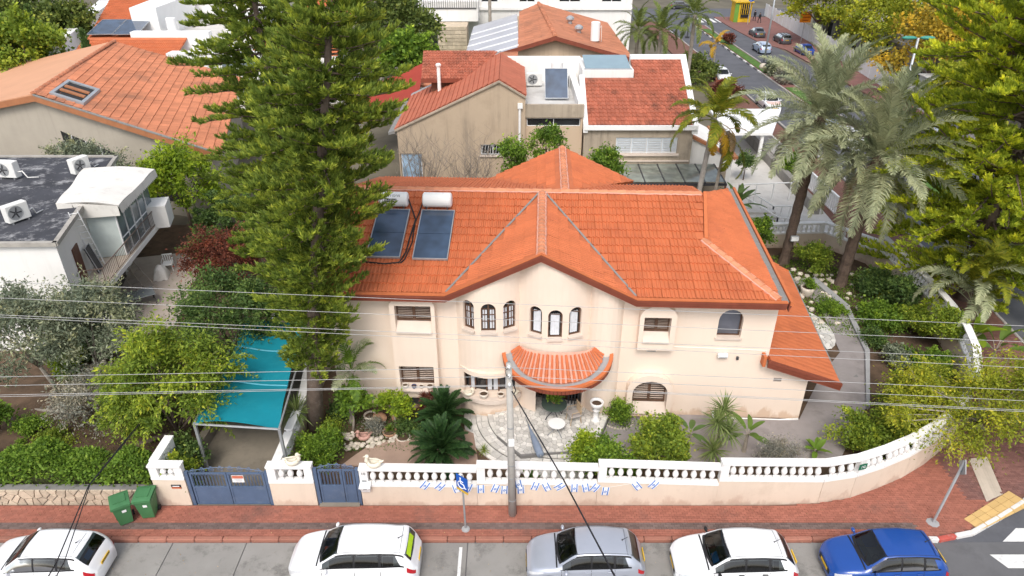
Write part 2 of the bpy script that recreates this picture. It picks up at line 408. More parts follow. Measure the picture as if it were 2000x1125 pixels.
# ================================================================== the setting: ground, streets, pavements, yards
g = MB(); g.face([(-400, -60, -.08), (400, -60, -.08), (400, 900, -.08), (-400, 900, -.08)]); struct('ground', g, M['far_ground'])
sk = MB()
def pl(name, pts, z0, z1, m):
    a = sum(pts[i][0] * pts[(i + 1) % len(pts)][1] - pts[(i + 1) % len(pts)][0] * pts[i][1] for i in range(len(pts)))
    b = MB(); b.prism(pts if a > 0 else pts[::-1], z0, z1); return struct(name, b, m)
KX = 26.8                                   # side street, left kerb
pl('road', [(-60, 4), (60, 4), (60, 17.0), (KX - 1, 26), (-60, 17.0)][:3] + [(-60, 17.0)], -.07, -.03, M['asphalt'])
corner = [(15.2, 16.98), (16.6, 17.28), (17.94, 17.95), (19.4, 18.74), (21.3, 20.1), (23.3, 22.2), (25.1, 25.0), (26.2, 28.6), (26.7, 33), (KX, 38)]
sideroad = [(14.9, 17.004)] + corner + [(27.0, 60), (27.4, 110), (26.5, 135), (14, 139), (14, 152), (70, 152), (70, 146), (40.6, 140), (40.4, 100), (41.6, 60), (44, 30), (60, 17.004)]
pl('side_road', sideroad, -.07, -.022, M['asphalt_side'])
# parking bay of cast slabs along the kerb
road_o = bpy.data.objects['road']
rng = random.Random(3)
x = -33.05
jx = [-33.0 + 2.62 * i for i in range(18)]
for i, x0 in enumerate(jx):
    x1 = x0 + 2.6
    b = MB(); b.bbox((x0 + 1.3, 15.55, -.019), (2.594, 2.80, .05), .012); part('concrete_slab', b, M['slab'], road_o)
b = MB(); b.bx(-1.86, -1.75, 14.3, 16.75, .0, .0105); struct('bay_marking', b, M['paint'])
# zebra crossing at the corner
zb = MB()
for y0, xs in ((15.95, (18.3, 25)), (14.6, (17.1, 25)), (13.2, (17, 25)), (17.15, (19.6, 25))):
    zb.prism([(xs[0] + .35, y0 - .52), (xs[1], y0 - .52), (xs[1], y0 + .1), (xs[0], y0 + .1)], -.02, -.014)
zo = None
for k, (y0, xs) in enumerate(((17.62, (17.9, 30)), (16.46, (16.7, 30)), (15.3, (16.5, 30)))):
    b = MB(); b.prism([(xs[0] + .3, y0 - .56), (xs[1], y0 - .56), (xs[1], y0), (xs[0], y0)], -.0215, -.0165)
    if k == 0:
        b = MB(); b.prism([(17.5, y0 - .6), (xs[1], y0 - .6), (xs[1], y0), (18.35, y0)], -.0215, -.0165)
    struct('crossing_stripe', b, M['paint'])
# far crossing on the side street
for k in range(5):
    b = MB(); x0 = 34.6 + k * 1.15; b.prism([(x0, 134), (x0 + .6, 134), (x0 + .6, 138.5), (x0, 138.5)], -.0215, -.0165); struct('crossing_stripe', b, M['paint'])
# front pavement with brick pavers
wallline = [(9.7, 18.62), (11.2, 18.70), (12.7, 19.0), (15.16, 20.0), (17.55, 21.5), (19.5, 23.4), (20.9, 25.6), (21.8, 28.2), (22.2, 31), (22.3, 36), (22.4, 41)]
pav = [(-60, 17.14), (15.0, 17.14)] + [(p[0] - .1, p[1] + .14) for p in corner] + [(KX - .14, 60), (27.2, 110), (26.3, 134.5), (23.4, 134.5), (23.4, 60)] + [(p[0], p[1] - .02) for p in wallline[::-1]] + [(-60, 18.62)]
pv = pl('pavement', pav, -.06, .095, M['mortar'])
bw, bl_ = .1, .2
def brick_mb(w, l, h=.04): 
    b = MB(); b.bbox((0, 0, h / 2), (l - .008, w - .008, h), .007); return b
one = MB(); one.box((0, 0, .02), (bl_ - .008, bw - .008, .04))
cand = []; many = MB(); grey = MB(); plum = MB()
def addbox(mb, x, y, rz, z=.085, s=(.192, .092, .04)):
    c, s_ = math.cos(rz), math.sin(rz); hx, hy = s[0] / 2, s[1] / 2
    P = [(x + c * a - s_ * b, y + s_ * a + c * b) for a, b in ((-hx, -hy), (hx, -hy), (hx, hy), (-hx, hy))]
    zz = z + s[2] + random.uniform(-.004, .004)
    mb.add([(p[0], p[1], z) for p in P] + [(p[0], p[1], zz) for p in P], [(4, 5, 6, 7), (0, 1, 5, 4), (1, 2, 6, 5), (2, 3, 7, 6), (3, 0, 4, 7)])
row = 0; y = 17.20
padpoly = [(-22.5, 17.16), (15.0, 17.16)] + [(p[0] - .12, p[1] + .16) for p in corner[:9]] + [(22.3, 33)] + [(p[0], p[1] - .06) for p in wallline[:9][::-1]] + [(-22.5, 18.6)]
strip = [(19.55, 23.5), (20.45, 22.8), (20.35, 18.95), (19.6, 19.3)]
beige = [(18.9, 22.6), (19.55, 22.05), (19.05, 19.35), (18.35, 19.5)]
tact = [(17.55, 18.15), (18.55, 17.75 + .55), (20.2, 19.45), (19.5, 20.15)]
tact = [(17.25, 18.35), (17.95, 18.12), (19.55, 19.0), (20.6, 19.8), (20.1, 20.35), (18.9, 19.55)]
beige = [tuple(G(1890, 900)[:2]), tuple(G(1925, 895)[:2]), tuple(G(1957, 970)[:2]), tuple(G(1925, 985)[:2])]
tact = [tuple(G(1880, 1018)[:2]), tuple(G(1968, 963)[:2]), tuple(G(2012, 990)[:2]), tuple(G(1912, 1040)[:2])]
def zone(x, y):
    if pt_in(tact, x, y) or pt_in(beige, x, y): return None
    if 17.48 < y < 17.80 and x < 14.6: return 'g'
    if x > 17.2 and y > 18.9: return 'p'
    return 'r'
while y < 30:
    x = -22.4 + (row % 2) * .1
    while x < 26.4:
        if pt_in(padpoly, x, y) and pt_in(padpoly, x + .09, y + .02):
            z = zone(x, y)
            if z == 'r': cand.append((x, y))
            elif z == 'g': addbox(grey, x, y, 0)
            elif z == 'p': addbox(plum, x, y, 0)
        x += .2
    y += .1; row += 1
cand.sort(key=lambda p: p[0] ** 2 * .3 + (p[1] - 0) ** 2 * 1.)
vis = [p for p in cand if abs(p[0]) < 13.5]
pick = set(vis[:300]); bme = one.mesh('brick', M['brick'])
for p in cand:
    if p in pick: link('brick', bme, pv, TR((p[0], p[1], .086 + random.uniform(-.003, .003))))
    else: addbox(many, p[0], p[1], 0)
part('paving_bricks', many, M['brick_i'], pv, kind='stuff'); part('grey_paving_bricks', grey, M['brick_g'], pv, kind='stuff'); part('plum_paving_bricks', plum, M['brick_p'], pv, kind='stuff')
# tactile pavers and beige band
def quad_tiles(q, nu, nv, m, name, z0=.09, z1=.128, gap=.02, parent=pv):
    q = [Vector((p[0], p[1], 0)) for p in q]
    def S(u, v): return (q[0] * (1 - u) + q[3] * u) * (1 - v) + (q[1] * (1 - u) + q[2] * u) * v
    for i in range(nu):
        for j in range(nv):
            gu, gv = gap / nu, gap / nv
            P = [S((i + a) / nu + (gu if a == 0 else -gu), (j + b) / nv + (gv if b == 0 else -gv)) for a, b in ((0, 0), (1, 0), (1, 1), (0, 1))]
            b = MB(); b.prism([(p.x, p.y) for p in P] if (P[1] - P[0]).cross(P[2] - P[0]).z > 0 else [(p.x, p.y) for p in P[::-1]], z0, z1 + random.uniform(-.003, .003)); part(name, b, m, parent)
quad_tiles(tact, 3, 6, M['tactile'], 'tactile_paver')
quad_tiles(beige, 1, 6, M['beige_strip'], 'beige_paver', gap=.01)
# kerb stones
kb = struct('kerb', MB().add([(-60, 16.99, -.06), (-22.4, 16.99, -.06), (-22.4, 17.13, .1), (-60, 17.13, .1)], [(0, 1, 2, 3)]), M['kerb_red'])
x = -22.3
while x < 13.9:
    b = MB(); b.bbox((x + .5, 17.06, .025), (.985, .17, .22), .03); part('kerbstone', b, M['kerb_red'], kb); x += 1.0
path = [Vector((13.75, 16.98, 0)), Vector((14.7, 17.0, 0))] + [Vector((p[0], p[1], 0)) for p in corner]
cols = ['kerb_white', 'kerb_white', 'kerb_paint', 'kerb_white', 'kerb_white', 'kerb_white', 'kerb_white']; ci = 0
for a, b_ in zip(path, path[1:]):
    n = max(1, round((b_ - a).length / .95))
    for i in range(n):
        p, q = a.lerp(b_, i / n), a.lerp(b_, (i + 1) / n); d = q - p
        b = MB(); b.bbox((p + q) / 2 + Vector((0, 0, .025)) + Vector((-d.y, d.x, 0)).normalized() * .07, (d.length - .015, .17, .225), .03, math.atan2(d.y, d.x))
        part('kerbstone', b, M[cols[min(ci, 6)] if ci < 9 else 'kerb_grey'], kb); ci += 1
def kerb_run(name, pts, ms, w=.2, h=.16, step=1.0, gap=.02, parent=None):
    k = 0
    for a, b_ in zip(pts, pts[1:]):
        a, b_ = Vector((*a, 0)), Vector((*b_, 0)); n = max(1, round((b_ - a).length / step))
        for i in range(n):
            p, q = a.lerp(b_, i / n), a.lerp(b_, (i + 1) / n); d = q - p
            b = MB(); b.box((p + q) / 2 + Vector((0, 0, h / 2 - .03)), (d.length - gap, w, h), math.atan2(d.y, d.x)); part('kerbstone', b, ms[k % len(ms)], parent); k += 1
kerb_run('k', [(KX, 38), (27.0, 60), (27.3, 100), (26.8, 133)], [M['kerb_grey']], step=2.0, parent=kb)
# median with planting strip
med = [(32.45, 41), (34.4, 41.5), (34.3, 130), (33.2, 132), (32.4, 129)]
md = pl('median', med, -.06, .05, M['brick_p'])
gs = MB(); gs.prism([(32.75, 92), (34.1, 92), (34.0, 126), (32.75, 126)], .045, .11); gs.prism([(32.75, 44), (34.1, 44), (34.1, 64), (32.75, 64)], .045, .11); gs.prism([(32.75, 70), (34.1, 70), (34.1, 84), (32.75, 84)], .045, .11)
part('lawn_strip', gs, M['grass'], md)
kerb_run('k', [(32.4, 41), (32.4, 92)], [M['kerb_grey']], step=2., parent=md); kerb_run('k', [(32.4, 92), (32.4, 129)], [M['kerb_white'], M['asphalt']], step=1.6, parent=md)
kerb_run('k', [(34.4, 41.5), (34.3, 130)], [M['kerb_grey']], step=2., parent=md)
# far pavement on the other side of the side street
pl('far_pavement', [(41.6, 60), (41.0, 90), (41.0, 108), (38.9, 113), (38.3, 128), (38.4, 140), (50, 140), (46.5, 70), (45, 60)], -.06, .09, M['brick_p'])
# yards: left garden soil, drive, pink path, grey-lilac paving
pl('garden_soil', [(-40, 18.9), (-12.9, 18.9), (-12.9, 29), (-15, 44), (-40, 44)], -.06, .13, M['earth'])
pl('drive', [(-12.9, 18.66), (-8.98, 18.66), (-8.7, 34), (-12.7, 34)], -.06, .04, M['drive_conc'])
pl('garden_bed', [(-8.98, 18.85), (22.1, 18.85), (22.1, 44), (-8.7, 44)][:4], -.06, .03, M['earth'])
pl('pink_path', [G(*p)[:2] for p in ((668, 912), (690, 895), (730, 868), (790, 858), (880, 830), (925, 850), (935, 912))], .02, .105, M['pink_conc'])
pc = MB()
yard = [G(*p)[:2] for p in ((1100, 905), (1190, 805), (1560, 822), (1600, 740), (1640, 690), (1600, 600), (1545, 545), (1590, 545), (1650, 600), (1690, 690), (1690, 800), (1640, 900))]
yd = pl('yard_paving', [(v[0], v[1]) for v in yard], .0, .075, M['lilac_pave'])
# ================================================================== main house (its own frame: u along the street front, v to the back)
M['tile'] = mat('roof_tile_orange', (.51, .148, .06), .78, .07, .8, .15, 60, objrand=.055, stain=((.36, .10, .05), .45, .5))
M['tile_u'] = mat('roof_under_orange', (.47, .115, .038), .8, .12, 1.0)
M['tile_m'] = mat('roof_tiles_many', (.51, .148, .06), .78, .07, .8, .15, 60, isl=.055, stain=((.36, .10, .05), .45, .5))
M['ridge'] = mat('ridge_tile', (.58, .24, .13), .8, .12, 3, .1, 40, objrand=.12)
M['mortar_pink'] = mat('mortar_pink', (.60, .31, .235), .9, .15, 5)
M['facade'] = mat('facade_plaster', (.77, .64, .535), .9, .03, .5, .2, 100, streak=((.56, .44, .35), .2), stain=((.72, .58, .48), .4, .5), base=((.52, .33, .20), .55, .75))
M['facade_w'] = mat('facade_warm_side', (.66, .50, .35), .9, .03, .5, .2, 100, streak=((.50, .38, .28), .2))
M['trim'] = mat('plaster_trim', (.64, .545, .47), .85, .04, 2, .15, 80, stain=((.52, .42, .36), .35, 1.5))
M['fascia'] = mat('fascia_boards', (.205, .055, .032), .6, .15, 2, .05)
M['lip'] = mat('orange_lip', (.52, .15, .055), .7, .08, 2)
M['gutter'] = mat('gutter_lead', (.24, .235, .225), .7, .2, 3, stain=((.06, .05, .045), .7, 3))
M['curtain'] = mat('curtain', (.62, .64, .68), .9, .08, 6)
M['shutter'] = mat('wood_shutter', (.115, .072, .052), .7, .25, 2, .2, 30, stain=((.2, .14, .11), .5, 3))
HA = R(-2.5); HO = (-6.9, 24.5)
house = thing('house', 'large cream two storey house with orange tiled roof and bulging bay front behind white balustrade', 'house', (HO[0], HO[1], 0), HA)
HM = WM[house.name]
def H(u, v, z): return HM @ Vector((u, v, z))
def arc(u0, u1, sag, v0=0., n=12):
    c = u1 - u0; r = (c * c / 4 + sag * sag) / (2 * sag); a = math.asin(min(1, c / 2 / r)); um = (u0 + u1) / 2
    return [(um + r * math.sin(-a + 2 * a * i / n), v0 - (r * math.cos(-a + 2 * a * i / n) - (r - sag))) for i in range(n + 1)]
bayA = arc(4.62, 7.22, .60); bayB = arc(7.3, 10.05, .52, -.06); bayC = arc(10.1, 11.45, .42, -.02, 8)
front = [(-.8, 0)] + bayA + bayB + bayC + [(17.62, 0)]
def ztop(u):
    return 6.16 + max(0, 1 - abs(u - 8.05) / 3.78) * 1.86
wall = MB(); outl = front + [(17.62, 10.6), (-.8, 10.6)]
k = len(outl)
V = [(p[0], p[1], -.1) for p in outl] + [(p[0], p[1], ztop(p[0]) if i < len(front) else 6.16) for i, p in enumerate(outl)]
wall.add(V, [tuple(range(k - 1, -1, -1)), tuple(range(k, 2 * k))] + [(i, (i + 1) % k, k + (i + 1) % k, k + i) for i in range(k)])
wob = part('wall', wall, M['facade'], house, local=True)
def arch_outline(w, h, flat=False, n=10, rise=None):
    """outline in (x,z), sill at 0"""
    if flat: return [(-w / 2, 0), (w / 2, 0), (w / 2, h), (-w / 2, h)]
    r = w / 2; rise = r if rise is None else rise
    return [(-w / 2, 0), (w / 2, 0)] + [(r * math.cos(math.pi * i / n), h - rise + rise * math.sin(math.pi * i / n)) for i in range(n + 1)]
def frame_at(u, v, z, ang): return Matrix.Translation((u, v, z)) @ Matrix.Rotation(ang, 4, 'Z')   # x along wall, -y outward
def extr(mb, outline, y0, y1, Mx):
    k = len(outline); V = [Mx @ Vector((p[0], y0, p[1])) for p in outline] + [Mx @ Vector((p[0], y1, p[1])) for p in outline]
    return mb.add(V, [tuple(range(k)), tuple(range(2 * k - 1, k - 1, -1))] + [((i + 1) % k, i, k + i, k + (i + 1) % k) for i in range(k)])
def ring(mb, outer, inner, y0, y1, Mx):
    """a frame between two outlines of equal count"""
    k = len(outer); V = [Mx @ Vector((p[0], y, p[1])) for y in (y0, y1) for o in (outer, inner) for p in o]
    F = []
    for i in range(k):
        j = (i + 1) % k
        F += [(i, j, k + j, k + i), (2 * k + i, 3 * k + i, 3 * k + j, 2 * k + j), (i, 2 * k + i, 2 * k + j, j), (k + i, k + j, 3 * k + j, 3 * k + i)]
    return mb.add(V, F)
cuts = MB()
wins = []          # (frame matrix, w, h, kind)
def inset(o, t): 
    cx = 0; cz = sum(p[1] for p in o) / len(o); w = max(p[0] for p in o); h = max(p[1] for p in o)
    return [(p[0] * (1 - t / w), t + p[1] * (1 - 2 * t / h)) for p in o]
def on_arc(pts, u):
    for a, b in zip(pts, pts[1:]):
        if a[0] <= u <= b[0]:
            t = (u - a[0]) / (b[0] - a[0]); return a[1] + (b[1] - a[1]) * t, math.atan2(b[1] - a[1], b[0] - a[0])
specs = [(bayA, 5.15, 4.55, .52, 1.38, 'grid'), (bayA, 5.98, 4.55, .60, 1.34, 'grid'), (bayA, 6.83, 4.55, .58, 1.36, 'grid'),
         (bayB, 7.88, 4.38, .54, 1.34, 'curtain'), (bayB, 8.68, 4.30, .58, 1.36, 'curtain'), (bayB, 9.50, 4.36, .56, 1.36, 'curtain')]
for pts, u, z, w, h, kd in specs:
    v, a = on_arc(pts, u); F = frame_at(u, v, z, a); o = arch_outline(w, h)
    extr(cuts, o, -.4, .22, F); wins.append((F, o, kd, .20))
Fs = frame_at(15.82, 0, 4.18, 0); o = arch_outline(.98, 1.34); extr(cuts, o, -.4, .28, Fs); wins.append((Fs, o, 'tilt', .26))
# bow window slot on the ground floor bay
bow_in = [(p[0], p[1]) for p in arc(4.82, 7.35, .60, .0, 12)]
slot = MB()
po = [(p[0], p[1] - .5) for p in arc(4.85, 7.05, .60, .0, 8)]; pi = [(p[0], p[1] + .42) for p in arc(4.85, 7.05, .42, .0, 8)]
cuts.prism(po + pi[::-1], 1.22, 2.28)
# entrance recess
cuts.prism([(7.95, -1.2), (9.95, -1.2), (9.95, .9), (7.95, .9)], -.3, 2.45)
# garden level window left
cuts.prism([(1.3, -.4), (3.1, -.4), (3.1, .3), (1.3, .3)], .05, .58)
boolean_cut(wob, cuts)
wood = M['wood_dark']
def window(F, o, kd, d, name='window', parent=house):
    fr = MB(); i1 = inset(o, .055); ring(fr, o, i1, d - .07, d + .0, F)
    w = max(p[0] for p in o) * 2; h = max(p[1] for p in o)
    wob_ = part(name, fr, wood, parent, local=True)
    gl = MB(); extr(gl, i1, d - .02, d + .012, F)
    if kd == 'curtain':
        # glass between side strips, a hanging curtain just behind the front plane
        part('pane', gl, M['dark_glass'], wob_, local=True)
        cu = MB()
        def S(s, t):
            x = (s - .5) * (w - .22); return F @ Vector((x, d - .034 + .010 * math.sin(s * 26), .09 + t * (h - .34)))
        cu.grid(S, 26, 2); part('curtain', cu, M['curtain'], wob_, local=True, smooth=True)
        b = MB(); b.box(F @ Vector((0, d - .05, h * .80)), (w - .12, .03, .03), 0); part('rail', b, wood, wob_, local=True)
    elif kd == 'grid':
        part('pane', gl, M['dark_glass'], wob_, local=True)
        for s in (-1, 1):
            cu = MB()
            def S(a, t): return F @ Vector((s * (.06 + a * (w / 2 - .13)), d - .027 + .006 * math.sin(a * 18), .09 + t * (h * .66)))
            cu.grid(S, 14, 2); part('curtain', cu, M['curtain'], wob_, local=True, smooth=True)
        b = MB()
        for x, hh in ((0, h * .96), (-w * .25, h * .74), (w * .25, h * .74)):
            wd = .06 if x == 0 else .026
            e = [(x - wd / 2, .04), (x + wd / 2, .04), (x + wd / 2, hh), (x - wd / 2, hh)]; extr(b, e, d - .06, d - .02, F)
        for zz in (.33, .56, .76):
            e = [(-w / 2 + .04, h * zz - .014), (w / 2 - .04, h * zz - .014), (w / 2 - .04, h * zz + .014), (-w / 2 + .04, h * zz + .014)]; extr(b, e, d - .058, d - .022, F)
        part('glazing_bar', b, wood, wob_, local=True)
    elif kd == 'tilt':
        part('pane', gl, glass('blue_grey_glass', (.10, .105, .13), .15), wob_, local=True)
        b = MB(); b.tube([F @ Vector((-.46, .05, .28)), F @ Vector((.46, .05, .30))], .015); part('bar', b, M['metal_dark'], wob_, local=True)
    return wob_
for F, o, kd, d in wins: window(F, o, kd, d)
for (F, o, kd, d) in wins:
    w = max(p[0] for p in o) * 2; b = MB()
    if kd == 'tilt': extr(b, [(-w / 2 - .05, -.07), (w / 2 + .05, -.07), (w / 2 + .05, 0.01), (-w / 2 - .05, .01)], -.09, .2, F)
    else: extr(b, [(-w / 2 - .03, -.075), (w / 2 + .03, -.075), (w / 2 + .03, .012), (-w / 2 - .03, .012)], -.10, .15, F)
    part('sill', b, M['trim'], house, local=True)
# left tall bay with two shuttered openings and an arched head
def box_bay(u0, u1, z0, z1, openings, dep, rise, name='bay', sill_out=.12, back=.05):
    w = u1 - u0; um = (u0 + u1) / 2; F = frame_at(um, 0, z0, 0); o = arch_outline(w, z1 - z0, rise=rise, n=14)
    mb = MB(); extr(mb, o, -dep, .02, F); ob = part(name, mb, M['facade'], house, local=True)
    c = MB()
    for (a0, a1, b0, b1, ar) in openings:
        oo = arch_outline(a1 - a0, b1 - b0, flat=not ar, rise=ar or None); extr(c, oo, -dep - .3, -.06 if not ar else -.04, frame_at((a0 + a1) / 2, 0, b0, 0))
    boolean_cut(ob, c)
    return ob
bayL = box_bay(1.93, 3.78, .95, 6.03, [(2.14, 3.62, 4.32, 5.6, 0), (2.10, 3.58, 1.35, 2.6, 0)], .42, .42)
ubay = box_bay(12.08, 13.56, 3.72, 5.84, [(12.26, 13.34, 4.12, 5.30, 0)], .40, .55)
lbay = box_bay(11.86, 13.80, .22, 2.42, [(12.10, 13.58, .40, 2.12, .62)], .40, .8)
def shutter_pair(parent, x0, x1, z0, z1, y, slats, m=None, arch=0):
    """two leaves of a wooden shutter, each slat its own part"""
    wd = (x1 - x0) / 2
    for s in (0, 1):
        a0 = x0 + s * wd; f = MB()
        for (xa, xb, za, zb) in ((a0, a0 + .06, z0, z1), (a0 + wd - .06, a0 + wd, z0, z1), (a0 + .06, a0 + wd - .06, z0, z0 + .07), (a0 + .06, a0 + wd - .06, z1 - .07, z1)): f.bx(xa + .002, xb - .002, y - .03, y + .02, za, zb)
        fo = part('shutter', f, wood, parent, local=True)
        n = slats; st = (z1 - z0 - .14) / n
        for i in range(n):
            b = MB(); b.box((a0 + wd / 2, y, z0 + .07 + st * (i + .5)), (wd - .125, .012, st * 1.05), 0, R(35)); part('slat', b, M['shutter'], fo, local=True)
shutter_pair(bayL, 2.16, 3.60, 4.74, 5.58, -.10, 9); shutter_pair(bayL, 2.12, 3.56, 1.55, 2.58, -.10, 9)
shutter_pair(ubay, 12.28, 13.32, 4.50, 5.28, -.10, 9); shutter_pair(lbay, 12.14, 13.54, .86, 2.0, -.09, 9)
def sill_block(parent, x0, x1, z0, z1, dep, out=.08):
    # sloping inner sill: high at the back, low and proud at the front
    b = MB(); b.add([(x0, -.08, z0), (x1, -.08, z0), (x1, -dep - out, z0), (x0, -dep - out, z0), (x0, -.08, z1), (x1, -.08, z1), (x1, -dep - out, z0 + .06), (x0, -dep - out, z0 + .06)],
                    [(3, 2, 1, 0), (4, 5, 6, 7), (0, 1, 5, 4), (1, 2, 6, 5), (2, 3, 7, 6), (3, 0, 4, 7)]); part('sill', b, M['trim'], parent, local=True)
sill_block(bayL, 2.145, 3.615, 4.323, 4.73, .42, .10); sill_block(bayL, 2.105, 3.575, 1.353, 1.54, .42, .16); sill_block(ubay, 12.265, 13.335, 4.123, 4.49, .40, .09); sill_block(lbay, 12.105, 13.575, .403, .85, .40, .07)
# ground floor bow window
bw_pts = arc(4.86, 7.04, .36, .10, 9)
bw = MB()
for a, b_ in zip(bw_pts, bw_pts[1:]): bw.slab([(a[0], a[1] + .14, 1.24), (b_[0], b_[1] + .14, 1.24), (b_[0], b_[1] + .14, 2.27), (a[0], a[1] + .14, 2.27)], .02)
bwo = part('bow_window', bw, M['dark_glass'], house, local=True)
for i, p in enumerate(bw_pts):
    if i % 2 == 0 or i in (1, 8): b = MB(); b.box((p[0], p[1] + .09, 1.75), (.06, .07, 1.04), 0); part('mullion', b, wood, bwo, local=True)
for i in (1, 4, 5, 7):
    a, b_ = bw_pts[i], bw_pts[min(i + 1, 9)]; cu = MB()
    def S(s, t, a=a, b_=b_): return (a[0] + (b_[0] - a[0]) * (.15 + .7 * s), a[1] + (b_[1] - a[1]) * s + .105 + .008 * math.sin(s * 20), 1.28 + t * .95)
    cu.grid(S, 12, 1); part('curtain', cu, M['curtain'], bwo, local=True, smooth=True)
def arc_band(mb, u0, u1, sag, v0, z0, z1, out, inn, n=14):
    a = arc(u0, u1, sag, v0, n); po = [(p[0], p[1] - out) for p in a]; pi = [(p[0], p[1] + inn) for p in a]
    mb.prism(po + pi[::-1], z0, z1); return mb
b = MB(); arc_band(b, 4.66, 7.30, .66, -.02, 1.02, 1.215, .20, .1); part('bow_sill', b, M['trim'], house, local=True)
b = MB(); arc_band(b, 4.70, 7.24, .62, -.01, 2.30, 2.52, .10, .05); part('bow_head', b, M['facade'], house, local=True)
# garden level grey window with white upright
b = MB(); b.bx(1.31, 3.09, .2, .24, .06, .57); gw = part('low_window', b, mat('grey_board', (.13, .135, .15), .5), house, local=True)
b = MB(); b.bx(1.86, 1.95, .06, .2, .06, .57); part('post', b, M['white'], gw, local=True)
# entrance door and dark hall
b = MB(); b.bx(7.97, 9.93, .82, .87, -.05, 2.43); dr = part('door', b, M['wood_dark'], house, local=True)
for x in (8.2, 8.85, 9.5):
    b = MB(); b.bx(x, x + .4, .78, .82, .2, 2.1); part('door_panel', b, M['dark_glass'], dr, local=True)
for i in range(4):
    b = MB(); b.box((9.4 + .14 * i, .2 - i * .05, 1.1), (.05, .03, 1.9)); part('gate_bar', b, M['metal_dark'], dr, local=True)

# ------------------------------------------------------------------ roof
ZE, ZR, VR, VE = 6.27, 8.15, 5.85, -.55; SL = (ZR - ZE) / (VR - VE)
def zr(v): return ZE + SL * (v - VE) if v <= VR else ZR - SL * (v - VR)
VH = VE + 3.5 / math.sqrt(1 + SL * SL); UH = 14.95
def vx(z): return (z - ZE) / SL + VE
def val(v, s): return 8.05 + s * (8.05 - 4.27) * (VR - v) / (VR - VE)     # valley of the front gable
roof = part('roof', MB().add([(-1, -.5, 6.2), (0, -.5, 6.2), (0, 0, 6.2)], [(0, 1, 2)]), M['tile_u'], house, local=True)
P = lambda u, v, z=None: (u, v, zr(v) if z is None else z)
VB = 12.3
planes = [([P(-1.1, VE), P(4.27, VE), P(8.05, VR), P(-1.1, VR)], (1, 0, 0)),
          ([P(11.83, VE), P(17.4, VE), P(UH, VH), P(val(VH, 1), VH)], (1, 0, 0)),
          ([P(val(VH, 1), VH), P(UH, VH), P(15.38, VR), P(8.05, VR)], (1, 0, 0)),
          ([(4.27, VE - .1, ZE + .01), (8.05, VE - .1, ZR + .01), (8.05, VR, ZR + .01)], (0, -1, 0)),
          ([(11.83, VE - .1, ZE + .01), (8.05, VR, ZR + .01), (8.05, VE - .1, ZR + .01)], (0, 1, 0)),
          ([(5.1, VB, ZE), (9.1, VR, ZR + .02), (9.1, VB, ZR + .02)], (0, -1, 0)),
          ([(13.1, VB, ZE), (9.1, VB, ZR + .02), (9.1, VR, ZR + .02)], (0, 1, 0)),
          ([P(5.1, VB), P(-1.1, VB), P(-1.1, VR), P(9.1, VR)], (-1, 0, 0)),
          ([P(15.7, VB - 3.), P(11.23, VB - 3.), P(9.1, VR), P(15.38, VR)], (-1, 0, 0))]
zh = zr(VH)
planes += [([(17.4, VE, ZE), (17.95, 11.25, ZE), (15.45, 8.0, zh + .0), (UH, VH, zh)], (.55, 11.8, 0))]
camloc = Vector((0, 0, CAM_H))
def tkey(Mx):
    w = WM[house.name] @ Mx; d = (w.translation - camloc); n_ = Vector((w[0][2], w[1][2], w[2][2]))
    return -abs(n_.dot(d.normalized())) / d.length_squared
WM['roof'] = WM[roof.name]
# tile the planes: a flat underlay per plane and tiles over it
lay_tiles(roof, planes, M['tile'], M['tile_u'], .33, .5, 'flat', 300, tkey)
for o_ in bpy.data.objects:
    if o_.name.startswith('roof_tiles') and o_.parent == roof: o_.data.materials[0] = M['tile_m']
# ridges, hips, valleys, verge
ridge_caps(roof, P(-1.1, VR), P(8.05, VR), M['ridge'], .15, .42); ridge_caps(roof, P(15.3, VR), P(8.05, VR), M['ridge'], .15, .42)
ridge_caps(roof, (8.05, VE - .12, ZR), (8.05, VR - .1, ZR), M['ridge'], .16, .36); ridge_caps(roof, (9.1, VR + .1, ZR), (9.1, VB, ZR + .02), M['ridge'], .16, .4)
ridge_caps(roof, (17.35, VE + .08, ZE + .02), (UH, VH, zh), M['ridge'], .16, .4)
def mortar_bed(a, b_, w=.25, h=.075):
    a, b_ = Vector(a), Vector(b_); d = b_ - a; n = max(4, int(d.length / .2)); sd_ = Vector((0, 0, 1)).cross(d).normalized(); m_ = MB()
    for k in (-1, 1): m_.tube([a.lerp(b_, i / n) + sd_ * k * (w * .62 + random.uniform(-.012, .02)) + Vector((0, 0, h * .35 + random.uniform(-.01, .01))) for i in range(n + 1)], .045, 5)
    part('ridge_mortar', m_, M['mortar_pink'], roof, local=True)
mortar_bed((8.05, VE - .12, ZR), (8.05, VR - .1, ZR)); mortar_bed((9.1, VR + .1, ZR), (9.1, VB, ZR + .02)); mortar_bed(P(-1.1, VR), P(15.3, VR)); mortar_bed((17.35, VE + .08, ZE + .02), (UH, VH, zh))
vb = MB()
for s in (-1, 1):
    a, b_ = Vector((8.05 + s * 3.74, VE + .02, ZE + .125)), Vector((8.05 + s * .12, VR - .2, ZR + .07)); d = (b_ - a).normalized(); n_ = d.cross(Vector((0, 0, 1))).normalized() * .045
    vb.slab([a - n_, a + n_, b_ + n_, b_ - n_] if s > 0 else [a - n_, a + n_, b_ + n_, b_ - n_], .03, (0, 0, -1))
part('valley_flashing', vb, M['gutter'], roof, local=True)
b = MB(); b.slab([(UH + .02, VH, zr(VH) + .14), (UH + .17, VH, zr(VH) + .14), (15.55, VR, ZR + .14), (15.4, VR, ZR + .14)], .1, (0, 0, -1)); part('verge_board', b, M['lip'], roof, local=True)
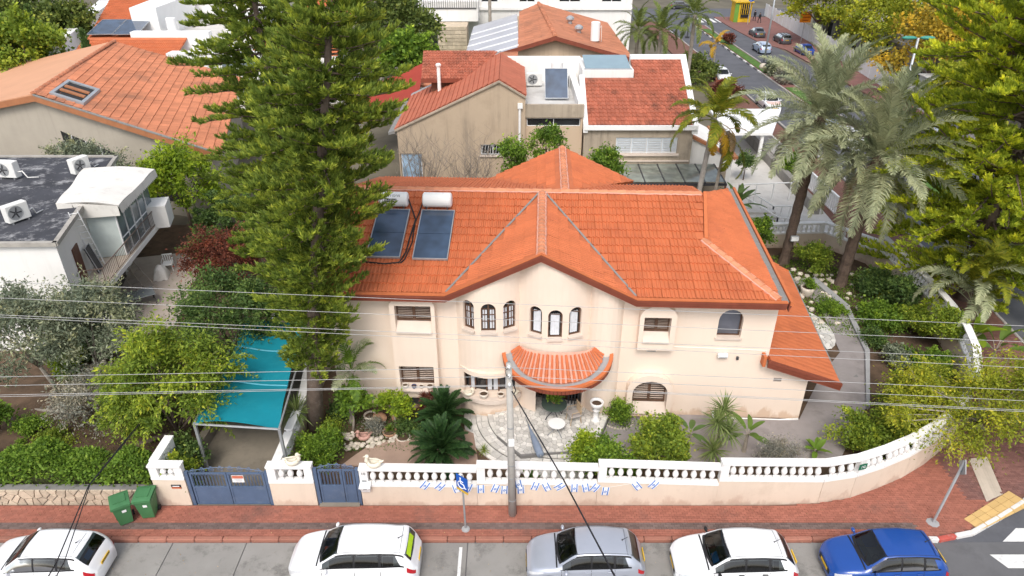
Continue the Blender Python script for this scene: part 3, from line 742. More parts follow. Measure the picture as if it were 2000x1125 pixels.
b = MB(); b.add([(UH + .1, VH, zh - .05), (15.47, VR, zh - .05), (15.47, VR, ZR + .05), (UH + .1, VH, zh + .05), (15.45, 8.3, zh - .05), (15.45, 8.3, zr(8.3))], [(0, 1, 2, 3), (1, 4, 5, 2)]); part('verge_wall', b, M['fascia'], roof, local=True)
def board(mb, a, b_, h, t=.05, out=(0, -1, 0)):
    a, b_ = Vector(a), Vector(b_); o_ = Vector(out) * t; z = Vector((0, 0, -h))
    mb.add([a, b_, b_ + o_, a + o_, a + z, b_ + z, b_ + o_ + z, a + o_ + z], [(0, 1, 2, 3), (7, 6, 5, 4), (0, 4, 5, 1), (1, 5, 6, 2), (2, 6, 7, 3), (3, 7, 4, 0)])
# fascia: three stepped boards following eaves and gable
VF = VE - .12
prof_pts = [(-1.1, VF, ZE + .05), (4.27, VF, ZE + .05), (8.05, VF, ZR + .06), (11.83, VF, ZE + .05), (17.62, VF, ZE + .05)]
for i, (a, b_) in enumerate(zip(prof_pts, prof_pts[1:])):
    fo = None
    for k_, (dz, hh, tt) in enumerate(((0, .12, .11), (-.12, .11, .075), (-.23, .11, .04))):
        m_ = MB(); board(m_, (a[0], a[1], a[2] + dz), (b_[0], b_[1], b_[2] + dz), hh, tt); part('fascia_board', m_, M['fascia'] if k_ else M['fascia'], roof, local=True)
    m_ = MB(); board(m_, (a[0], a[1] + .03, a[2] + .045), (b_[0], b_[1] + .03, b_[2] + .045), .045, .16); part('eave_lip', m_, M['lip'], roof, local=True)
b = MB(); b.slab([(11.9, VE + .05, ZE + .012), (11.9, VF + .03, ZE + .012), (17.55, VF + .03, ZE + .012), (17.45, VE + .05, ZE + .012)], .03, (0, 0, -1)); part('eave_gutter', b, M['gutter'], roof, local=True)
# soffit
b = MB(); b.bx(-1.1, 4.4, VF + .06, .05, ZE - .3, ZE - .26); b.bx(11.7, 17.6, VF + .06, .05, ZE - .3, ZE - .26)
b.slab([(4.4, VF + .06, ZE - .26), (4.4, .1, ZE - .26), (8.05, .1, ZR - .26), (8.05, VF + .06, ZR - .26)], .04, (0, 0, -1)); b.slab([(8.05, VF + .06, ZR - .26), (8.05, .1, ZR - .26), (11.7, .1, ZE - .26), (11.7, VF + .06, ZE - .26)], .04, (0, 0, -1))
part('soffit', b, M['facade'], roof, local=True)
# right side: lead gutter, orange outer lip, fascia
b = MB(); b.slab([(17.3, VE - .05, ZE + .02), (17.72, VE - .05, ZE + .02), (18.3, 11.4, ZE + .02), (17.9, 11.4, ZE + .02)], .05, (0, 0, -1)); part('side_gutter', b, M['gutter'], roof, local=True)
m_ = MB(); board(m_, (17.72, VF - .1, ZE + .10), (18.32, 11.45, ZE + .10), .16, .12, (1, -.05, 0)); part('eave_lip', m_, M['lip'], roof, local=True)
for dz, hh, tt in ((-.06, .14, .09), (-.2, .14, .05)):
    m_ = MB(); board(m_, (17.70, VF - .06, ZE + dz), (18.30, 11.4, ZE + dz), hh, tt, (1, -.05, 0)); part('fascia_board', m_, M['fascia'], roof, local=True)
# ------------------------------------------------------------------ lower side wing under a lean-to roof
b = MB(); b.add([(17.62, .001, -.1), (19.5, .001, -.1), (19.5, 9.4, -.1), (17.62, 10.4, -.1), (17.62, .001, 3.2), (19.5, .001, 2.5), (19.5, 9.4, 2.4), (17.62, 10.4, 3.2)],
               [(3, 2, 1, 0), (4, 5, 6, 7), (0, 1, 5, 4), (1, 2, 6, 5), (2, 3, 7, 6), (3, 0, 4, 7)]); part('side_wing', b, M['facade'], house, local=True)
LE0, LE1 = Vector((20.64, -.4, 2.28)), Vector((21.5, 9.6, 2.28)); led = (LE1 - LE0).normalized(); lin = Vector((-led.y, led.x, 0))
def lz(u, v): return 2.28 + .345 * (Vector((u, v, 2.28)) - LE0).dot(lin)
lp = lambda u, v: (u, v, lz(u, v))
lroof = part('side_roof', MB().add([(18, 0, 2.7), (18.1, 0, 2.7), (18.1, .1, 2.7)], [(0, 1, 2)]), M['tile_u'], house, local=True)
whole, bits, base = roof_plane(lroof, [tuple(LE0), tuple(LE1), lp(20.4, 10.4), lp(17.6, 10.4), lp(17.6, -.4)], led, M['tile'], .33, .5, 'plain')
ts = tile_shape(.33, .5, kind='plain', h=.02); me_t = ts.mesh('tile', M['tile'])
for Mx in whole[:300]: link('tile', me_t, lroof, Mx @ Matrix.Translation((0, 0, random.uniform(0, .004))))
part('roof_deck', base, M['tile_u'], lroof, local=True); part('edge_tiles', bits, M['tile_m'], lroof, local=True, kind='stuff')
for dz, hh, tt in ((.06, .13, .12), (-.07, .13, .08), (-.2, .13, .04)):
    m_ = MB(); board(m_, (17.5, -.41, lz(17.5, -.4) + dz), (20.7, -.41, 2.28 + dz), hh, tt); part('fascia_board', m_, M['fascia'], lroof, local=True)
m_ = MB(); board(m_, (17.45, -.35, lz(17.45, -.4) + .12), (17.45, .0, lz(17.45, -.4) + .12), .5, .12, (-1, 0, 0)); part('fascia_board', m_, M['lip'], lroof, local=True)
m_ = MB(); board(m_, (20.66, -.4, 2.30), (21.52, 9.6, 2.30), .06, .06, (1, 0, 0)); part('eave_gutter', m_, M['gutter'], lroof, local=True)
# ------------------------------------------------------------------ fan shaped tile canopy over the entrance
can = part('canopy', MB().add([(8.8, -.2, 3.3), (8.9, -.2, 3.3), (8.9, -.1, 3.3)], [(0, 1, 2)]), M['mortar_pink'], house, local=True)
def cin(f): return Vector((8.78 - 1.45 * math.cos(f), -.30 - .42 * math.sin(f), 3.74 - .02 * math.sin(f)))
def cout(f, e=0.): return Vector((8.82 - (1.88 + e) * math.cos(f), -.30 - (1.5 + e) * math.sin(f), 3.36 - .40 * math.sin(f) + .10 * abs(math.cos(f)) ** 6))
f0, f1 = .0, math.pi
b = MB()
def S(s, t):
    f = f0 + (f1 - f0) * s; p = cin(f).lerp(cout(f), t); return p
b.grid(S, 30, 4)
b.grid(lambda s, t: S(s, 1 - t) - Vector((0, 0, .09)), 30, 4); part('canopy_bed', b, M['mortar_pink'], can, local=True, smooth=True)
for i in range(25):
    # cover tiles on even ribs stand proud, channel tiles between lie low
    f = f0 + (f1 - f0) * (i + .5) / 25; hi = (i % 2 == 0); nt_ = 4
    for j in range(nt_):
        t0, t1 = .10 + .88 * j / nt_, .10 + .88 * (j + 1.12) / nt_; mb = MB()
        p, q = cin(f).lerp(cout(f), t0), cin(f).lerp(cout(f), min(1.02, t1)); d = (q - p).normalized()
        side = (cout(f + .02) - cout(f - .02)).normalized(); up = side.cross(d).normalized(); up = up if up.z > 0 else -up
        kk = 5; V = []
        for (pp, lift, wk) in ((p, .03, .048 + .03 * t0), (q, .055, .052 + .038 * t1)):
            for a in range(kk):
                x = -1 + 2 * a / (kk - 1); hgt = (.06 * math.sqrt(max(0, 1 - x * x)) + lift) if hi else (.035 - .03 * (1 - x * x) + lift * .4)
                V.append(pp + side * x * (wk if hi else wk * .66) + up * hgt)
        V += [V[kk + a] - up * .03 for a in range(kk)]
        mb.add(V, [(a, a + 1, kk + a + 1, kk + a) for a in range(kk - 1)] + [(kk + a, kk + a + 1, 2 * kk + a + 1, 2 * kk + a) for a in range(kk - 1)])
        part('tile', mb, M['tile'], can, local=True)
b = MB()
def S2(s, t): f = f0 + (f1 - f0) * s; return cout(f).lerp(cout(f, .30), t) + Vector((0, 0, -.05 - .02 * math.sin(t * math.pi)))
b.grid(lambda s, t: S2(s, t), 30, 3); part('canopy_gutter', b, M['grey_conc'], can, local=True, smooth=True)
b = MB()
for s in range(30):
    fa, fb = f0 + (f1 - f0) * s / 30, f0 + (f1 - f0) * (s + 1) / 30
    A0, A1, B0, B1 = cout(fa, .29), cout(fa, .44), cout(fb, .29), cout(fb, .44); z1, z0 = Vector((0, 0, .06)), Vector((0, 0, -.06))
    b.add([A0 + z1, A1 + z1, B1 + z1, B0 + z1, A0 + z0, A1 + z0, B1 + z0, B0 + z0], [(3, 2, 1, 0), (4, 5, 6, 7), (1, 2, 6, 5), (0, 4, 7, 3)])
part('canopy_lip', b, M['lip'], can, local=True)
for s in range(46):
    fa, fb = f0 + (f1 - f0) * (s + .05) / 46, f0 + (f1 - f0) * (s + .95) / 46; b = MB()
    A, B_ = cout(fa, .41), cout(fb, .41); A2, B2 = cout(fa, .32), cout(fb, .32); z1, z0 = Vector((0, 0, -.062)), Vector((0, 0, -.27))
    b.add([A + z1, B_ + z1, B_ + z0, A + z0, A2 + z1, B2 + z1, B2 + z0, A2 + z0], [(0, 3, 2, 1), (4, 5, 6, 7), (0, 4, 7, 3), (1, 2, 6, 5), (2, 3, 7, 6)]); part('fringe_tile', b, M['fascia'], can, local=True)
# white drain pipes, plinth stains, wall vents
b = MB(); b.tube([(15.75, -.12, .25), (15.75, -.12, .06), (16.1, -.14, .03), (18.6, -.16, .03), (19.45, -.1, .08)], .06, 8); b.tube([(15.75, -.12, .22), (15.75, .05, .3)], .07, 8); part('drain_pipe', b, M['white'], house, local=True, smooth=True)
b = MB(); b.tube([(17.5, -.03, 3.6), (17.5, -.03, 2.9)], .02, 6); b.tube([(13.6, -.02, 3.68), (17.5, -.02, 3.6)], .012, 5); part('conduit', b, M['white'], house, local=True)
b = MB(); b.bx(18.02, 18.4, -.012, .0, 2.02, 2.22); vt = part('vent', b, M['trim'], house, local=True)
for i in range(4): b = MB(); b.bx(18.05, 18.37, -.02, -.013, 2.04 + i * .043, 2.06 + i * .043); part('vent_slat', b, M['metal_dark'], vt, local=True)
for (u, z) in ((12.72, 3.62), (15.7, 3.38)):
    b = MB(); b.bbox((u, -.11, z), (.42, .2, .17), .03); fl = part('floodlight', b, M['white'], house, local=True)
    b = MB(); b.box((u, -.19, z - .06), (.34, .06, .09), 0, R(40)); part('lamp_glass', b, M['metal_grey'], fl, local=True)
b = MB(); b.bbox((16.35, -.05, 3.2), (.1, .08, .14), .01); part('sensor', b, M['metal_dark'], house, local=True)
# ================================================================== neighbouring buildings
M['beige_wall'] = mat('beige_render', (.47, .37, .27), .92, .06, .5, .25, 80, streak=((.16, .135, .11), .75), stain=((.36, .28, .20), .5, .5))
M['beige2'] = mat('beige_render_pale', (.56, .43, .31), .92, .06, .5, .2, 80, streak=((.3, .24, .18), .35))
M['stained'] = mat('stained_render', (.40, .335, .26), .92, .1, .6, .25, 80, streak=((.1, .088, .075), .8), stain=((.2, .17, .14), .6, .8))
M['grey_render'] = mat('grey_render', (.40, .36, .30), .92, .08, .5, .2, 80, streak=((.24, .21, .18), .4))
M['old_tile'] = mat('weathered_tile', (.39, .125, .075), .85, .12, .5, .15, 60, objrand=.16, stain=((.10, .05, .035), .8, .55))
M['old_tile_m'] = mat('weathered_tiles_many', (.39, .125, .075), .85, .12, .5, .15, 60, isl=.16, stain=((.10, .05, .035), .8, .55))
M['red_tile'] = mat('red_tile_plain', (.45, .14, .08), .8, .1, .6, .15, 60, isl=.06, stain=((.34, .08, .05), .4, .7))
M['dusty_tile'] = mat('dusty_tile', (.47, .185, .10), .85, .12, .4, .15, 60, objrand=.13, stain=((.20, .10, .065), .75, .3))
M['dusty_tile_m'] = mat('dusty_tiles_many', (.47, .185, .10), .85, .12, .4, .15, 60, isl=.13, stain=((.20, .10, .065), .75, .3))
M['salmon'] = mat('salmon_tiles', (.56, .30, .18), .8, .06, .4)
M['white_wall'] = mat('white_render', (.78, .77, .75), .85, .04, .6, .15, 70, streak=((.45, .43, .40), .35))
M['flat_white'] = mat('flat_roof_paint', (.56, .55, .53), .85, .1, .7, .1, 60, stain=((.33, .31, .29), .6, .5))
M['bitumen'] = mat('bitumen_roof', (.052, .054, .064), .9, .25, .7, .3, 50, stain=((.42, .42, .43), .85, 1.1))
M['brown_board'] = mat('brown_board', (.17, .075, .045), .7, .15, 2)
M['conc_raw'] = mat('raw_concrete', (.27, .255, .235), .95, .15, .7, .3, 50, streak=((.1, .095, .09), .6))
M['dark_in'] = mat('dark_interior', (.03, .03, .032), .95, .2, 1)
M['corr'] = mat('corrugated_white', (.66, .66, .65), .6, .06, .8, stain=((.42, .38, .34), .5, .8))
M['corr_grey'] = mat('corrugated_grey', (.40, .41, .45), .5, .08, .6)
M['canvas'] = mat('canvas_offwhite', (.70, .68, .64), .9, .06, 1.2, .1, 60, stain=((.42, .40, .37), .5, 1.4))
M['white_pave'] = mat('pale_paving', (.56, .54, .51), .85, .08, .9, .1, 60, stain=((.38, .36, .33), .5, .8))
M['iron'] = mat('rusty_iron', (.16, .12, .10), .7, .25, 4)
M['alu'] = mat('white_aluminium', (.72, .73, .74), .45, .04, 2)
M['fascia2'] = mat('orange_brown_fascia', (.36, .15, .07), .7, .12, 2)

def relabel_stuff(roof, m):
    for o_ in list(bpy.data.objects):
        if o_.parent == roof and (o_.name.startswith('roof_tiles') or o_.name.startswith('edge_tiles')): o_.data.materials[0] = m
def tiled(parent, planes, m, mm, w, l, kind, limit):
    r = part('roof', MB().add([tuple(Vector(planes[0][0][0]) + Vector((0, 0, -.05))), tuple(Vector(planes[0][0][1]) + Vector((0, 0, -.05))), tuple(Vector(planes[0][0][2]) + Vector((0, 0, -.05)))], [(0, 1, 2)]), m, parent, local=True)
    lay_tiles(r, planes, m, mm, w, l, kind, limit); relabel_stuff(r, mm); return r
def offs(o, planes):   # world outlines to a thing's own frame
    inv = WM[o.name].inverted(); r3 = inv.to_3x3()
    return [([tuple(inv @ Vector(p)) for p in ol], tuple(r3 @ Vector(e))) for ol, e in planes]
def hole_box(name, parent, x0, x1, y0, y1, z0, z1, m, cuts_):
    b = MB(); b.bx(x0, x1, y0, y1, z0, z1); o = part(name, b, m, parent)
    if cuts_:
        c = MB(); inv = WM[parent.name].inverted()
        for q in cuts_: c.bx(*q)
        c.v = [tuple(inv @ Vector(v)) for v in c.v]; boolean_cut(o, c)
    return o
def frame_window(parent, x0, x1, y, z0, z1, cols, m=None, pane=None, depth=.12, fw=.05, name='window'):
    """framed window in a wall facing the street (plane y), recessed"""
    m = m or M['alu']; f = MB(); yy = y + depth
    for a, b_, c, d in ((x0, x1, z0, z0 + fw), (x0, x1, z1 - fw, z1), (x0, x0 + fw, z0 + fw, z1 - fw), (x1 - fw, x1, z0 + fw, z1 - fw)): f.bx(a, b_, yy - .03, yy + .03, c, d)
    for i in range(1, cols): xx = x0 + (x1 - x0) * i / cols; f.bx(xx - fw / 2, xx + fw / 2, yy - .028, yy + .028, z0 + fw, z1 - fw)
    o = part(name, f, m, parent)
    for i in range(cols):
        b = MB(); a0, a1 = x0 + (x1 - x0) * i / cols + fw * .8, x0 + (x1 - x0) * (i + 1) / cols - fw * .8; b.bx(a0, a1, yy - .008, yy + .008, z0 + fw * .8, z1 - fw * .8); part('pane', b, pane or M['dark_glass'], o)
    return o
def ac_unit(loc, rz, label, group='air conditioner units on the roofs', s=1.):
    t = thing('air_conditioner', label, 'air conditioner', loc, rz, group)
    b = MB(); b.bbox((0, 0, .42 * s), (.85 * s, .34 * s, .66 * s), .03); part('casing', b, M['ac'], t, local=True)
    b = MB(); b.lathe([(.01, .0), (.25 * s, .0), (.27 * s, .012), (.28 * s, 0)], n=20, caps=False); g_ = MB(); g_.v = [(v[0] - .1 * s, -.176 * s - v[2], v[1] + .42 * s) for v in b.v]; g_.f = [tuple(reversed(f)) for f in b.f]; g_.mi = b.mi
    fo = part('fan_grille', g_, M['metal_grey'], t, local=True)
    for i in range(5):
        b = MB(); a = 2 * math.pi * i / 5; b.box((-.1 * s + .12 * s * math.cos(a), -.186 * s, .42 * s + .12 * s * math.sin(a)), (.2 * s, .008, .05 * s), 0, 0, -a); part('fan_blade', b, M['metal_dark'], fo, local=True)
    for sx in (-1, 1): b = MB(); b.box((sx * .3 * s, 0, .045), (.05, .36 * s, .09)); part('foot', b, M['metal_grey'], t, local=True)
    b = MB(); b.tube([(.43 * s, 0, .3 * s), (.62 * s, .02, .34 * s), (.72 * s, .1, .06), (1.1 * s, .3, .03)], .035, 6); part('pipe', b, M['white'], t, local=True, smooth=True)
    return t
def solar(loc, rz, tilt, w, h, label, split=1, group='solar water heater panels', axis_u=None):
    t = thing('solar_panel', label, 'solar panel', loc, rz, group)
    T = Matrix.Rotation(tilt, 4, 'X'); f = MB(); k = .035
    for a, b_, c, d in ((0, w, 0, k), (0, w, h - k, h), (0, k, k, h - k), (w - k, w, k, h - k)): f.box(((a + b_) / 2 - w / 2, (c + d) / 2, .05), (b_ - a, d - c, .1))
    part('frame', f, M['galv'], t, local=True, M=T)
    for i in range(split):
        b = MB(); z0, z1 = k + (h - 2 * k) * i / split + (.01 if i else 0), k + (h - 2 * k) * (i + 1) / split - (.01 if i < split - 1 else 0); b.bx(-w / 2 + k, w / 2 - k, z0, z1, .02, .075); part('pane', b, M['panel_glass'], t, local=True, M=T)
    return t
def tank(loc, label, horizontal=True, rz=0., L=1.35, r=.31, group='white water tanks on the roofs'):
    t = thing('water_tank', label, 'water tank', loc, rz, group); b = MB(); b.lathe([(r * .8, 0), (r, .05), (r, L - .05), (r * .8, L)], n=20)
    if horizontal:
        b.v = [(v[2] - L / 2, v[0], v[1] + r + .12) for v in b.v]; part('drum', b, M['white_clean'], t, local=True, smooth=False)
        for s in (-1, 1):
            b = MB(); b.tube([(s * L * .36, r + .012, r * .6), (s * L * .36, r * .72, .42 * r), (s * L * .36, 0, .105), (s * L * .36, -r * .72, .42 * r), (s * L * .36, -r - .012, r * .9)], .022, 5); part('strap', b, M['galv'], t, local=True)
        b = MB()
        for sx in (-1, 1):
            for sy in (-1, 1): b.tube([(sx * L * .36, sy * r * .9, r * .7), (sx * L * .36, sy * r * 1.0, -.3)], .02, 5)
        part('stand', b, M['metal_dark'], t, local=True)
    else:
        part('drum', b, M['white_clean'], t, local=True)
        b = MB(); b.tube([(r, 0, L * .7), (r + .15, 0, L * .8), (r + .2, 0, -.1)], .025, 6); part('pipe', b, M['white'], t, local=True)
        b = MB()
        for a in range(3): b.box((r * .7 * math.cos(a * 2.1), r * .7 * math.sin(a * 2.1), -.1), (.05, .05, .2))
        part('stand', b, M['iron'], t, local=True)
    return t

# ---- beige house behind the main roof
bh = thing('house', 'beige rendered house behind main roof with stained gable wall and mixed red tile roofs', 'house', (3, 49, 0))
b = MB(); b.add([(-8.3, 49, -.1), (-.9, 49, -.1), (.95, 49, -.1), (.95, 49, 7.65), (-.9, 49, 8.75), (-8.3, 49, 5.35), (-8.3, 59, -.1), (.95, 59, -.1), (.95, 59, 7.65), (-.9, 59, 8.75), (-8.3, 59, 5.35)],
               [(0, 1, 2, 3, 4, 5), (10, 9, 8, 7, 6), (2, 7, 8, 3), (6, 0, 5, 10), (3, 8, 9, 4), (4, 9, 10, 5), (0, 6, 7, 2, 1)]); gwl = part('gable_wall', b, M['beige_wall'], bh)
c = MB(); inv = WM[bh.name].inverted(); c.bx(-2.3, -.5, 48.5, 49.25, 3.5, 4.28); c.bx(-8.2, -6.6, 48.5, 49.2, 1.6, 3.6); c.v = [tuple(inv @ Vector(v)) for v in c.v]; boolean_cut(gwl, c)
w_ = frame_window(bh, -2.28, -.52, 49, 3.52, 4.26, 2, depth=.1)
for i in range(9): b = MB(); x = -2.2 + i * .2; b.tube([(x, 49.03, 3.56), (x + .09, 49.03, 4.22)], .014, 5); part('bar', b, M['alu'], w_)
b = MB(); b.bx(-2.4, -.4, 48.88, 49.1, 3.38, 3.5); part('sill', b, M['trim'], bh)
frame_window(bh, -8.15, -6.65, 49, 1.65, 3.55, 1, pane=glass('pale_blue', (.30, .42, .55), .2))
b = MB()
for a, b_ in (((-8.45, 48.85, 5.38), (-.9, 48.85, 8.86)), ((-.9, 48.85, 8.86), (1.0, 48.85, 7.74))): b.slab([a, b_, (b_[0], 49.1, b_[2]), (a[0], 49.1, a[2])], .12, (0, 0, -1))
part('verge', b, M['stained'], bh)
zl = lambda x: 5.42 + (x + 8.4) * .4626
hp = [([(-8.5, 49.1, zl(-8.5)), (-.9, 49.1, zl(-.9)), (-.9, 58.6, zl(-.9)), (-8.5, 58.6, zl(-8.5))], (0, -1, 0)),
      ([(-.9, 49.1, 8.89), (1.0, 49.1, 7.78), (1.0, 58.6, 7.78), (-.9, 58.6, 8.89)], (0, 1, 0))]
tiled(bh, offs(bh, [(hp[0][0][0:1] + hp[0][0][3:4] + hp[0][0][2:3] + hp[0][0][1:2], (0, 1, 0)), ([(1.0, 49.1, 7.78), (1.0, 58.6, 7.78), (-.9, 58.6, 8.89), (-.9, 49.1, 8.89)], (0, 1, 0))]), M['red_tile'], M['red_tile'], .3, .42, 'plain', 60)
b = MB(); b.slab([(-8.5, 58.6, zl(-8.5) + .1), (-.9, 58.6, zl(-.9) + .1), (-.9, 59.2, zl(-.9) + .1), (-8.5, 59.2, zl(-8.5) + .1)], .15, (0, 0, -1)); part('flashing', b, M['grey_conc'], bh)
b = MB(); b.slab([(-9.0, 49.3, 5.1), (-8.5, 49.3, 5.2), (-8.5, 58, 5.2), (-9., 58, 5.1)], .2, (0, 0, -1)); part('gutter', b, M['gutter'], bh)
# dormer
dz = lambda y: 7.55 + (y - 55.2) * .34
tiled(bh, offs(bh, [([(-7.1, 55.2, dz(55.2)), (-1.9, 55.2, dz(55.2)), (-1.2, 59.2, dz(59.2)), (-7.3, 59.2, dz(59.2))], (1, 0, 0))]), M['old_tile'], M['old_tile_m'], .27, .42, 'roll', 150)
b = MB(); b.bx(-6.4, -2.2, 55.75, 58.8, 5.6, 7.45); part('dormer_wall', b, M['brown_board'], bh)
b = MB(); b.bx(-7.15, -1.9, 55.12, 55.22, 7.3, 7.62); part('dormer_fascia', b, M['fascia'], bh)
b = MB(); b.tube([(-5.7, 55.0, 6.2), (-5.7, 55.0, 8.6)], .14, 8); b.lathe([(.2, 0), (.22, .1), (.15, .2)], (-5.7, 55, 8.6), 8); part('vent_pipe', b, M['white'], bh)
# flat part in the middle
fm = hole_box('middle_wall', bh, .95, 5.1, 49.35, 58.5, -.1, 6.55, M['beige2'], [(1.05, 4.95, 48.9, 49.6, 5.5, 6.12)])
frame_window(bh, 1.07, 4.93, 49.35, 5.52, 6.1, 2, depth=.16)
b = MB(); b.bx(.9, 5.15, 49.22, 49.55, 6.2, 7.1); part('parapet', b, M['stained'], bh)
b = MB(); b.bx(.95, 5.1, 49.56, 58.5, 6.56, 6.62); part('flat_roof', b, M['flat_white'], bh)
b = MB(); b.bx(-.9, 5.6, 58.4, 58.9, 6.5, 8.6); part('back_parapet', b, M['white_wall'], bh)
b = MB(); b.bx(4.72, 5.2, 49.5, 58.4, 6.4, 7.3); part('side_parapet', b, M['white_wall'], bh)
b = MB(); b.tube([(.55, 48.9, 7.0), (.55, 48.9, 4.2)], .09, 8); b.bx(.4, .75, 48.78, 48.99, 6.95, 7.3); part('down_pipe', b, M['white'], bh)
# right block with the tile roof
rb_ = hole_box('right_wall', bh, 5.2, 13.1, 49, 57.5, -.1, 5.45, M['stained'], [(7.55, 12.05, 48.5, 49.25, 3.6, 4.8)])
ww = frame_window(bh, 7.57, 12.03, 49, 3.62, 4.78, 4, pane=mat('louvre_white', (.62, .68, .74), .5, .05, 3), depth=.1)
for i in range(4):
    for j in range(8): b = MB(); x0 = 7.66 + i * 1.115; b.box((x0 + .5, 49.06, 3.72 + j * .128), (.98, .012, .11), 0, R(30)); part('louvre', b, M['alu'], ww)
b = MB(); b.bx(7.4, 12.2, 48.86, 49.1, 3.45, 3.6); part('sill', b, M['trim'], bh)
b = MB(); b.bx(5.1, 13.0, 48.93, 49.1, 3.0, 3.1); part('ledge', b, M['trim'], bh)
z2 = lambda y: 5.72 + (y - 49) * .3256
tiled(bh, offs(bh, [([(5.45, 48.95, z2(48.95)), (9.55, 48.95, z2(48.95)), (9.55, 55.0, z2(55)), (5.65, 55.0, z2(55))], (1, 0, 0)), ([(9.55, 48.95, z2(48.95)), (12.95, 48.95, z2(48.95)), (13.6, 57.6, z2(57.6)), (9.55, 57.6, z2(57.6))], (1, 0, 0))]), M['old_tile'], M['old_tile_m'], .3, .5, 'roll', 300)
b = MB(); b.slab([(5.12, 48.8, z2(48.8) + .16), (5.45, 48.8, z2(48.8) + .16), (5.65, 55.2, z2(55.2) + .16), (5.25, 55.2, z2(55.2) + .16)], .6, (0, 0, -1)); b.slab([(12.95, 48.8, z2(48.8) + .16), (13.35, 48.8, z2(48.8) + .16), (14.1, 58.2, z2(58.2) + .16), (13.62, 58.2, z2(58.2) + .16)], .7, (0, 0, -1))
b.bx(9.56, 13.66, 57.7, 58.3, 7.6, 8.85); b.bx(5.2, 13.3, 48.72, 48.9, 5.42, 5.74); part('white_verge', b, M['white_clean'], bh)
b = MB(); b.bx(5.5, 9.5, 55.25, 60, 6.5, 8.25); part('roof_box', b, M['white_wall'], bh)
sk_ = MB(); sk_.slab([(5.75, 55.5, 8.3), (9.3, 55.5, 8.3), (9.3, 58.6, 8.75), (5.75, 58.6, 8.75)], .06, (0, 0, -1)); so_ = part('skylight', sk_, mat('skylight_glass', (.22, .31, .36), .25, .06, 1.), bh)
b = MB(); b.slab([(5.65, 55.38, 8.27), (9.4, 55.38, 8.27), (9.4, 55.5, 8.32), (5.65, 55.5, 8.32)], .2, (0, 0, -1)); part('skylight_frame', b, M['metal_grey'], so_)
# glazed pergola along the front
pg = part('pergola_beam', MB().bx(5.0, 15.0, 45.55, 45.68, 2.42, 2.58), M['metal_dark'], bh)
for i in range(8):
    x = 5.1 + i * 1.4
    b = MB(); b.slab([(x - .04, 48.95, 2.86), (x + .04, 48.95, 2.86), (x + .04, 45.6, 2.66), (x - .04, 45.6, 2.66)], .1, (0, 0, -1)); part('rafter', b, M['metal_dark'], pg)
    if i < 7: b = MB(); b.slab([(x + .05, 45.7, 2.655), (x + 1.35, 45.7, 2.655), (x + 1.35, 48.95, 2.83), (x + .05, 48.95, 2.83)], .02, (0, 0, -1)); part('glass_panel', b, glass('pergola_glass', (.19, .21, .18), .12) if i == 0 else bpy.data.materials['pergola_glass'], pg)
    if i % 2: b = MB(); b.bx(x - .06, x + .06, 45.5, 45.62, 0, 2.42); part('post', b, M['brown_board'], pg)
# white right annexe with sloping brown trim
b = MB(); b.add([(13.1, 50, -.1), (16.6, 50, -.1), (16.6, 58, -.1), (13.1, 58, -.1), (13.1, 50, 4.6), (16.6, 50, 2.9), (16.6, 58, 2.9), (13.1, 58, 4.6)], [(3, 2, 1, 0), (4, 5, 6, 7), (0, 1, 5, 4), (1, 2, 6, 5), (2, 3, 7, 6), (3, 0, 4, 7)]); part('annexe_wall', b, M['white_wall'], bh)
b = MB(); b.slab([(13.1, 49.85, 4.78), (16.75, 49.85, 2.98), (16.75, 50.5, 2.98), (13.1, 50.5, 4.78)], .22, (0, 0, -1)); b.slab([(16.6, 49.9, 3.05), (16.95, 49.9, 3.05), (16.95, 58, 3.05), (16.6, 58, 3.05)], .2, (0, 0, -1)); part('annexe_trim', b, M['fascia2'], bh)
b = MB(); b.bx(13.4, 16.2, 49.9, 50.0, .1, 2.2); part('annexe_base', b, M['stained'], bh)
ac_unit((1.8, 56.8, 6.62), 0, 'air conditioner with round fan grille against white back parapet of beige house', s=1.45)
ac_unit((4.3, 56.4, 6.62), R(80), 'air conditioner turned sideways behind the upright tank on flat roof', s=1.35)
tank((3.5, 55.3, 6.9), 'upright white water tank behind single solar panel on flat roof', False, L=2.0, r=.46)
solar((3.35, 52.3, 6.75), 0, R(48), 1.75, 2.5, 'single grey blue solar panel tilted on flat roof of the beige house')

# ---- tiled gable house further back
th = thing('house', 'far house with faded orange gable roof and grey corrugated roof section', 'house', (4, 76, 0))
b = MB(); b.add([(-3, 76, -.1), (12, 76, -.1), (12, 98, -.1), (-3, 98, -.1), (-3, 76, 5.1), (12, 76, 5.1), (12, 98, 5.1), (-3, 98, 5.1), (4.4, 76, 7.1), (4.4, 98, 7.1)], [(3, 2, 1, 0), (0, 1, 5, 8, 4), (1, 2, 6, 5), (2, 3, 7, 9, 6), (3, 0, 4, 7), (4, 8, 9, 7), (8, 5, 6, 9)]); part('wall', b, M['beige2'], th)
tiled(th, offs(th, [([(12.7, 75.2, 5.2), (12.9, 99, 5.2), (3.6, 101, 7.4), (4.5, 75.2, 7.4)], (0, 1, 0)), ([(1.0, 99, 6.55), (.6, 75.2, 6.3), (4.5, 75.2, 7.4), (3.6, 101, 7.4)], (0, -1, 0))]), M['dusty_tile'], M['dusty_tile_m'], .45, .9, 'plain', 0)
b = MB()
for i in range(26): y0 = 75.4 + i * .9; b.slab([(-5.2, y0, 4.7), (-5.2, y0 + .86, 4.72), (.7, y0 + .86, 6.34), (.7, y0, 6.32)], .06, (0, 0, -1))
part('metal_roof', b, M['corr_grey'], th)
